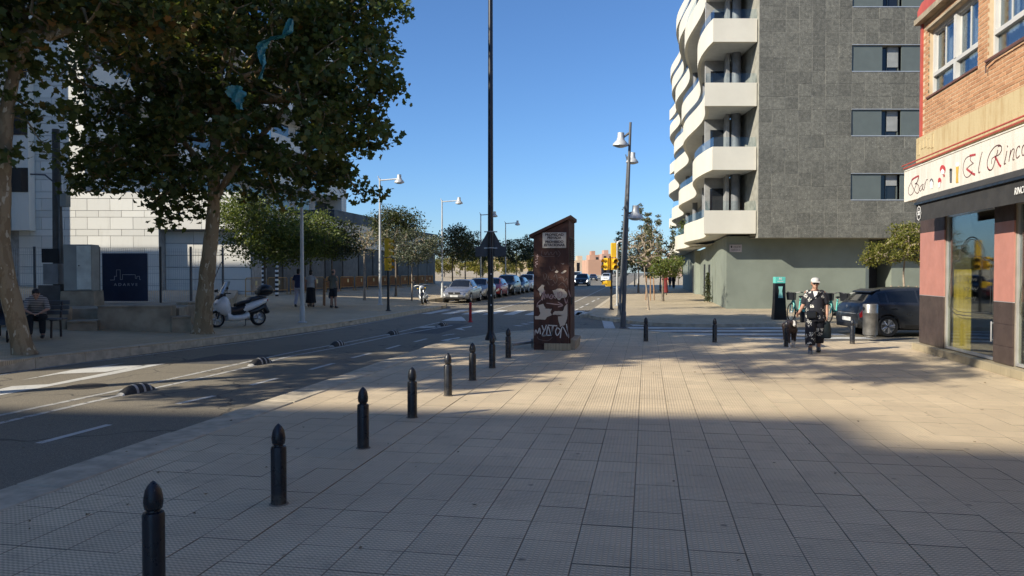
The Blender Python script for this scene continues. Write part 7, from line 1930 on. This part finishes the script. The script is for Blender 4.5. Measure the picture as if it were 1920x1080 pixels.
# stakes
def stakes(label, p, h, n=3, r=.22, cross=True):
    t = thing('tree_stake', label, 'tree stakes', p, YAW, 'stakes round young trees')
    for i in range(n):
        a = 2 * math.pi * i / n + .4; m = MB(); m.cyl((r * math.cos(a), r * math.sin(a), 0), (r * .8 * math.cos(a), r * .8 * math.sin(a), h), .035, n=8); m.build('stake', M_stake, t)
    if cross:
        for i in range(n):
            a, b = 2 * math.pi * i / n + .4, 2 * math.pi * (i + 1) / n + .4; m = MB(); m.cyl((r * .82 * math.cos(a), r * .82 * math.sin(a), h * .9), (r * .82 * math.cos(b), r * .82 * math.sin(b), h * .9), .02, n=6); m.build('tie', M_black, t)
    return t
p = L((612 - 960) / FPX * 34, 34); p.z = zleft(p.x); stakes('brown stakes round the young tree beside the man in a grey shirt', p, 1.25)
# sparse young tree before the corner pavement, poplars and others behind it
pb = P(1216, 581)
make_tree('young_tree', 'sparse leaning young tree standing in the sunlit corner pavement', pb, [(0, 0, -.02), (-.06, 0, .7), (-.16, 0, 1.5), (-.2, 0, 2.0)], .05, [((-.25, 0, 2.9), (1.15, 1.1, .8)), ((-.1, .1, 3.4), (.7, .7, .5)), ((-.7, 0, 2.6), (.6, .6, .45)), ((.4, 0, 2.6), (.7, .7, .45))], 130, 1100, .085, 'oval', M_leaf_dry, M_palebark, 201, None, crad=.26, twig=True)
stakes('brown stakes of the young trees behind the sparse leaning one', P(1219, 563), 1.5, 3, .3, False)
def simple_tree(name, label, px, d, top_y, bot_y, hp, lm, seed, n, ls, kind='oval', column=False, group=None, base_z=0.0):
    p = L((px - 960) / FPX * d, d, base_z); k = d / FPX
    top = CAM_H + (510 - top_y) * k - base_z; bot = max(.8, CAM_H + (510 - bot_y) * k - base_z); hw = hp * k; cz, hh = (top + bot) / 2, (top - bot) / 2
    rr_ = random.Random(seed); lumps = [((0, 0, cz), (hw * .7, hw * .7, hh * .8))]
    if column:
        lumps = []
        for i in range(7): x = rr_.uniform(-.8, .8) * hw; h2 = rr_.uniform(.62, .98) if i else 1.06; lumps.append(((x, rr_.uniform(-.5, .5) * hw, bot + (top - bot) * h2 / 2), (hw * .17, hw * .17, (top - bot) * h2 / 2)))
    else:
        for i in range(6): a = rr_.uniform(0, 6.28); lumps.append(((math.cos(a) * hw * .55, math.sin(a) * hw * .55, cz + rr_.uniform(-.5, .5) * hh), (hw * .5, hw * .5, hh * .45)))
    return make_tree(name, label, p, [(0, 0, -.05), (0, .02, bot * .6), (.02, 0, bot), (0, 0, cz)], max(.08, hw * .06), lumps, 130 if column else 80, n, ls, kind, lm, M_bark, seed, group, crad=max(.2 if column else .3, hw * (.15 if column else .24)), droop=(-.5 if column else .4))
simple_tree('street_tree', 'leafy green tree behind the sparse young one', 1243, 44, 470, 522, 42, M_leaf_mid, 210, 3000, .14, group='trees on the right pavement')
simple_tree('poplar_tree', 'tall feathery poplar behind the tilted lamp', 1197, 62, 374, 522, 34, M_leaf_grey, 211, 5200, .17, column=True, group='poplars on the right')
simple_tree('poplar_tree', 'tall feathery poplar nearest to the wavy balconies', 1238, 66, 396, 522, 30, M_leaf_grey, 212, 4400, .18, column=True, group='poplars on the right')
simple_tree('poplar_tree', 'lower feathery poplar left of the tilted lamp', 1168, 70, 424, 522, 16, M_leaf_grey, 213, 2000, .18, column=True, group='poplars on the right')
simple_tree('street_tree', 'distant dark tree in the shade far along the right pavement', 1190, 90, 452, 520, 24, M_leaf_dark, 214, 1600, .24, group='trees on the right pavement')
simple_tree('street_tree', 'distant green tree below the end of the balconies', 1272, 100, 462, 515, 20, M_leaf_mid, 215, 1500, .26, group='trees on the right pavement')
# lime green tree by the bar corner
dt = 29.5
pt_ = L((1695 - 960) / FPX * dt, dt)
k = dt / FPX
make_tree('street_tree', 'small lime green tree beside the bar corner, above the dark car', pt_, [(0, 0, -.02), (.02, 0, .9), (-.02, 0, 1.7), (.05, 0, 2.4)], .055, [((.45, 0, 3.0), (.95, .8, .7)), ((-.6, 0, 2.55), (.85, .7, .42)), ((.1, .2, 3.3), (.55, .55, .38)), ((-1.2, 0, 2.35), (.4, .4, .32)), ((.7, 0, 2.5), (.5, .5, .5))], 200, 10500, .085, 'oval', M_leaf_lime, M_palebark, 220, None, crad=.21, droop=1.1)
st = thing('tree_stake', 'square wooden frame tied round the small lime green tree', 'tree stakes', pt_, YAW, 'stakes round young trees')
for a, b in (((-.35, -.3), (.35, -.3)), ((.35, -.3), (.35, .3)), ((.35, .3), (-.35, .3)), ((-.35, .3), (-.35, -.3))):
    m = MB(); m.cyl((*a, .0), (*a, 1.2), .04, n=8); m.build('stake', M_palebark, st)
    m = MB(); m.tube([(*a, 1.08), (*b, 1.08)], .03, 6); m.build('cross_rail', M_palebark, st)
# shrub by the wavy building's wall
rng = np.random.default_rng(5)
cen = np.stack([rng.normal(0, .13, 900), rng.normal(0, .13, 900), rng.uniform(0.05, 1.7, 900)], 1); cen[:, :2] *= (1 - cen[:, 2:] / 2.4)
o = link('foliage', leaves_mesh('foliage', cen, .10, 'oval', M_leaf_dark, rng), PLANTER); o['kind'] = 'stuff'
m = MB(); m.cyl((0, 0, 0), (0, 0, 1.3), .02, n=6); m.build('stem', M_bark, PLANTER)
# plants on a far balcony
bp_ = thing('balcony_plant', 'green plants on the lowest far balcony of the wavy building', 'plant', Vector((2.9, 62.0, 3.78)), 0)
cen = rng.normal(size=(700, 3)) * np.array((.25, .9, .45)) + np.array((0, 0, 1.1)); o = link('foliage', leaves_mesh('foliage', cen, .16, 'oval', M_leaf_mid, rng), bp_); o['kind'] = 'stuff'
m = MB(); m.cyl((0, 0, 0), (0, 0, .9), .03, n=6); m.cbox((0, 0, .2), (.4, 1.6, .4)); m.build('planter', M_concrete, bp_, 20)
# sunlit yellow trees beyond the parked cars
for i, (px, d, ty, by, hp) in enumerate(((833, 120, 462, 520, 22), (862, 128, 455, 522, 26), (893, 118, 470, 522, 20), (915, 135, 462, 522, 20), (945, 140, 468, 522, 22), (975, 150, 470, 522, 22), (1000, 130, 474, 522, 14))):
    simple_tree('park_tree', ['sunlit yellow green tree right of the podium end', 'sunlit yellow green tree above the first silver car', 'low sunlit tree above the second silver car', 'sunlit yellow tree just left of the tall pole', 'sunlit yellow tree just right of the tall pole', 'sunlit yellow tree left of the kiosk', 'low sunlit tree at the kiosk edge'][i], px, d, ty, by, hp, M_leaf_yellow, 300 + i, 1900, .34, 'quad', group='sunlit trees beyond the parked cars')
# ------------------------------------------------------------------ far brick blocks at the end of the road
def farblock(label, px0, px1, ty, d, col, dep=20, floors=6):
    k = d / FPX; x0, x1 = (px0 - 960) * k, (px1 - 960) * k; h = CAM_H + (510 - ty) * k
    t = thing('distant_block', label, 'building', L((x0 + x1) / 2, d + dep / 2), YAW, 'distant brick blocks at the end of the road')
    w = (x1 - x0) / 2
    mc = mat('distant wall', col, .85, var=.12, scale=.1)
    m = MB(); m.box(-w, -dep / 2, -3, w, dep / 2, h); m.build('wall', mc, t, 0)
    m = MB(); m.box(-w * .5, -dep / 4, h, w * .3, dep / 4, h + 2.4); m.build('roof_house', mc, t, 0)
    n = max(2, int(2 * w / 4.2)); g = MB(); g.cbox((0, 0, 0), (1.5, .12, 1.5)); gm = g.mesh('window', M_dark_glass, 0)
    for f in range(floors):
        for i in range(n):
            z = h - 2 - f * h / floors
            if z > 0: link('window', gm, t, (-w + 2 * w * (i + .5) / n, -dep / 2 - .02, z))
    return t
farblock('distant brown brick block with a plain end wall, at the end of the road', 1103, 1127, 487, 330, (.42, .25, .17), 30, 0)
farblock('distant pale block left of the plain brown one', 1078, 1102, 488, 380, (.52, .40, .28), 20)
farblock('distant taller brick block behind the plain brown one', 1106, 1124, 478, 420, (.40, .22, .15), 20)
farblock('distant reddish block behind the right traffic light', 1129, 1150, 476, 440, (.45, .27, .20), 20)
farblock('distant pale block seen under the end of the balconies', 1258, 1290, 484, 300, (.48, .33, .26), 20)
farblock('distant ochre block behind the sunlit trees', 880, 1000, 490, 420, (.50, .38, .24), 20)
farblock('distant pale block seen beyond the podium end', 818, 875, 492, 400, (.52, .43, .32), 20)
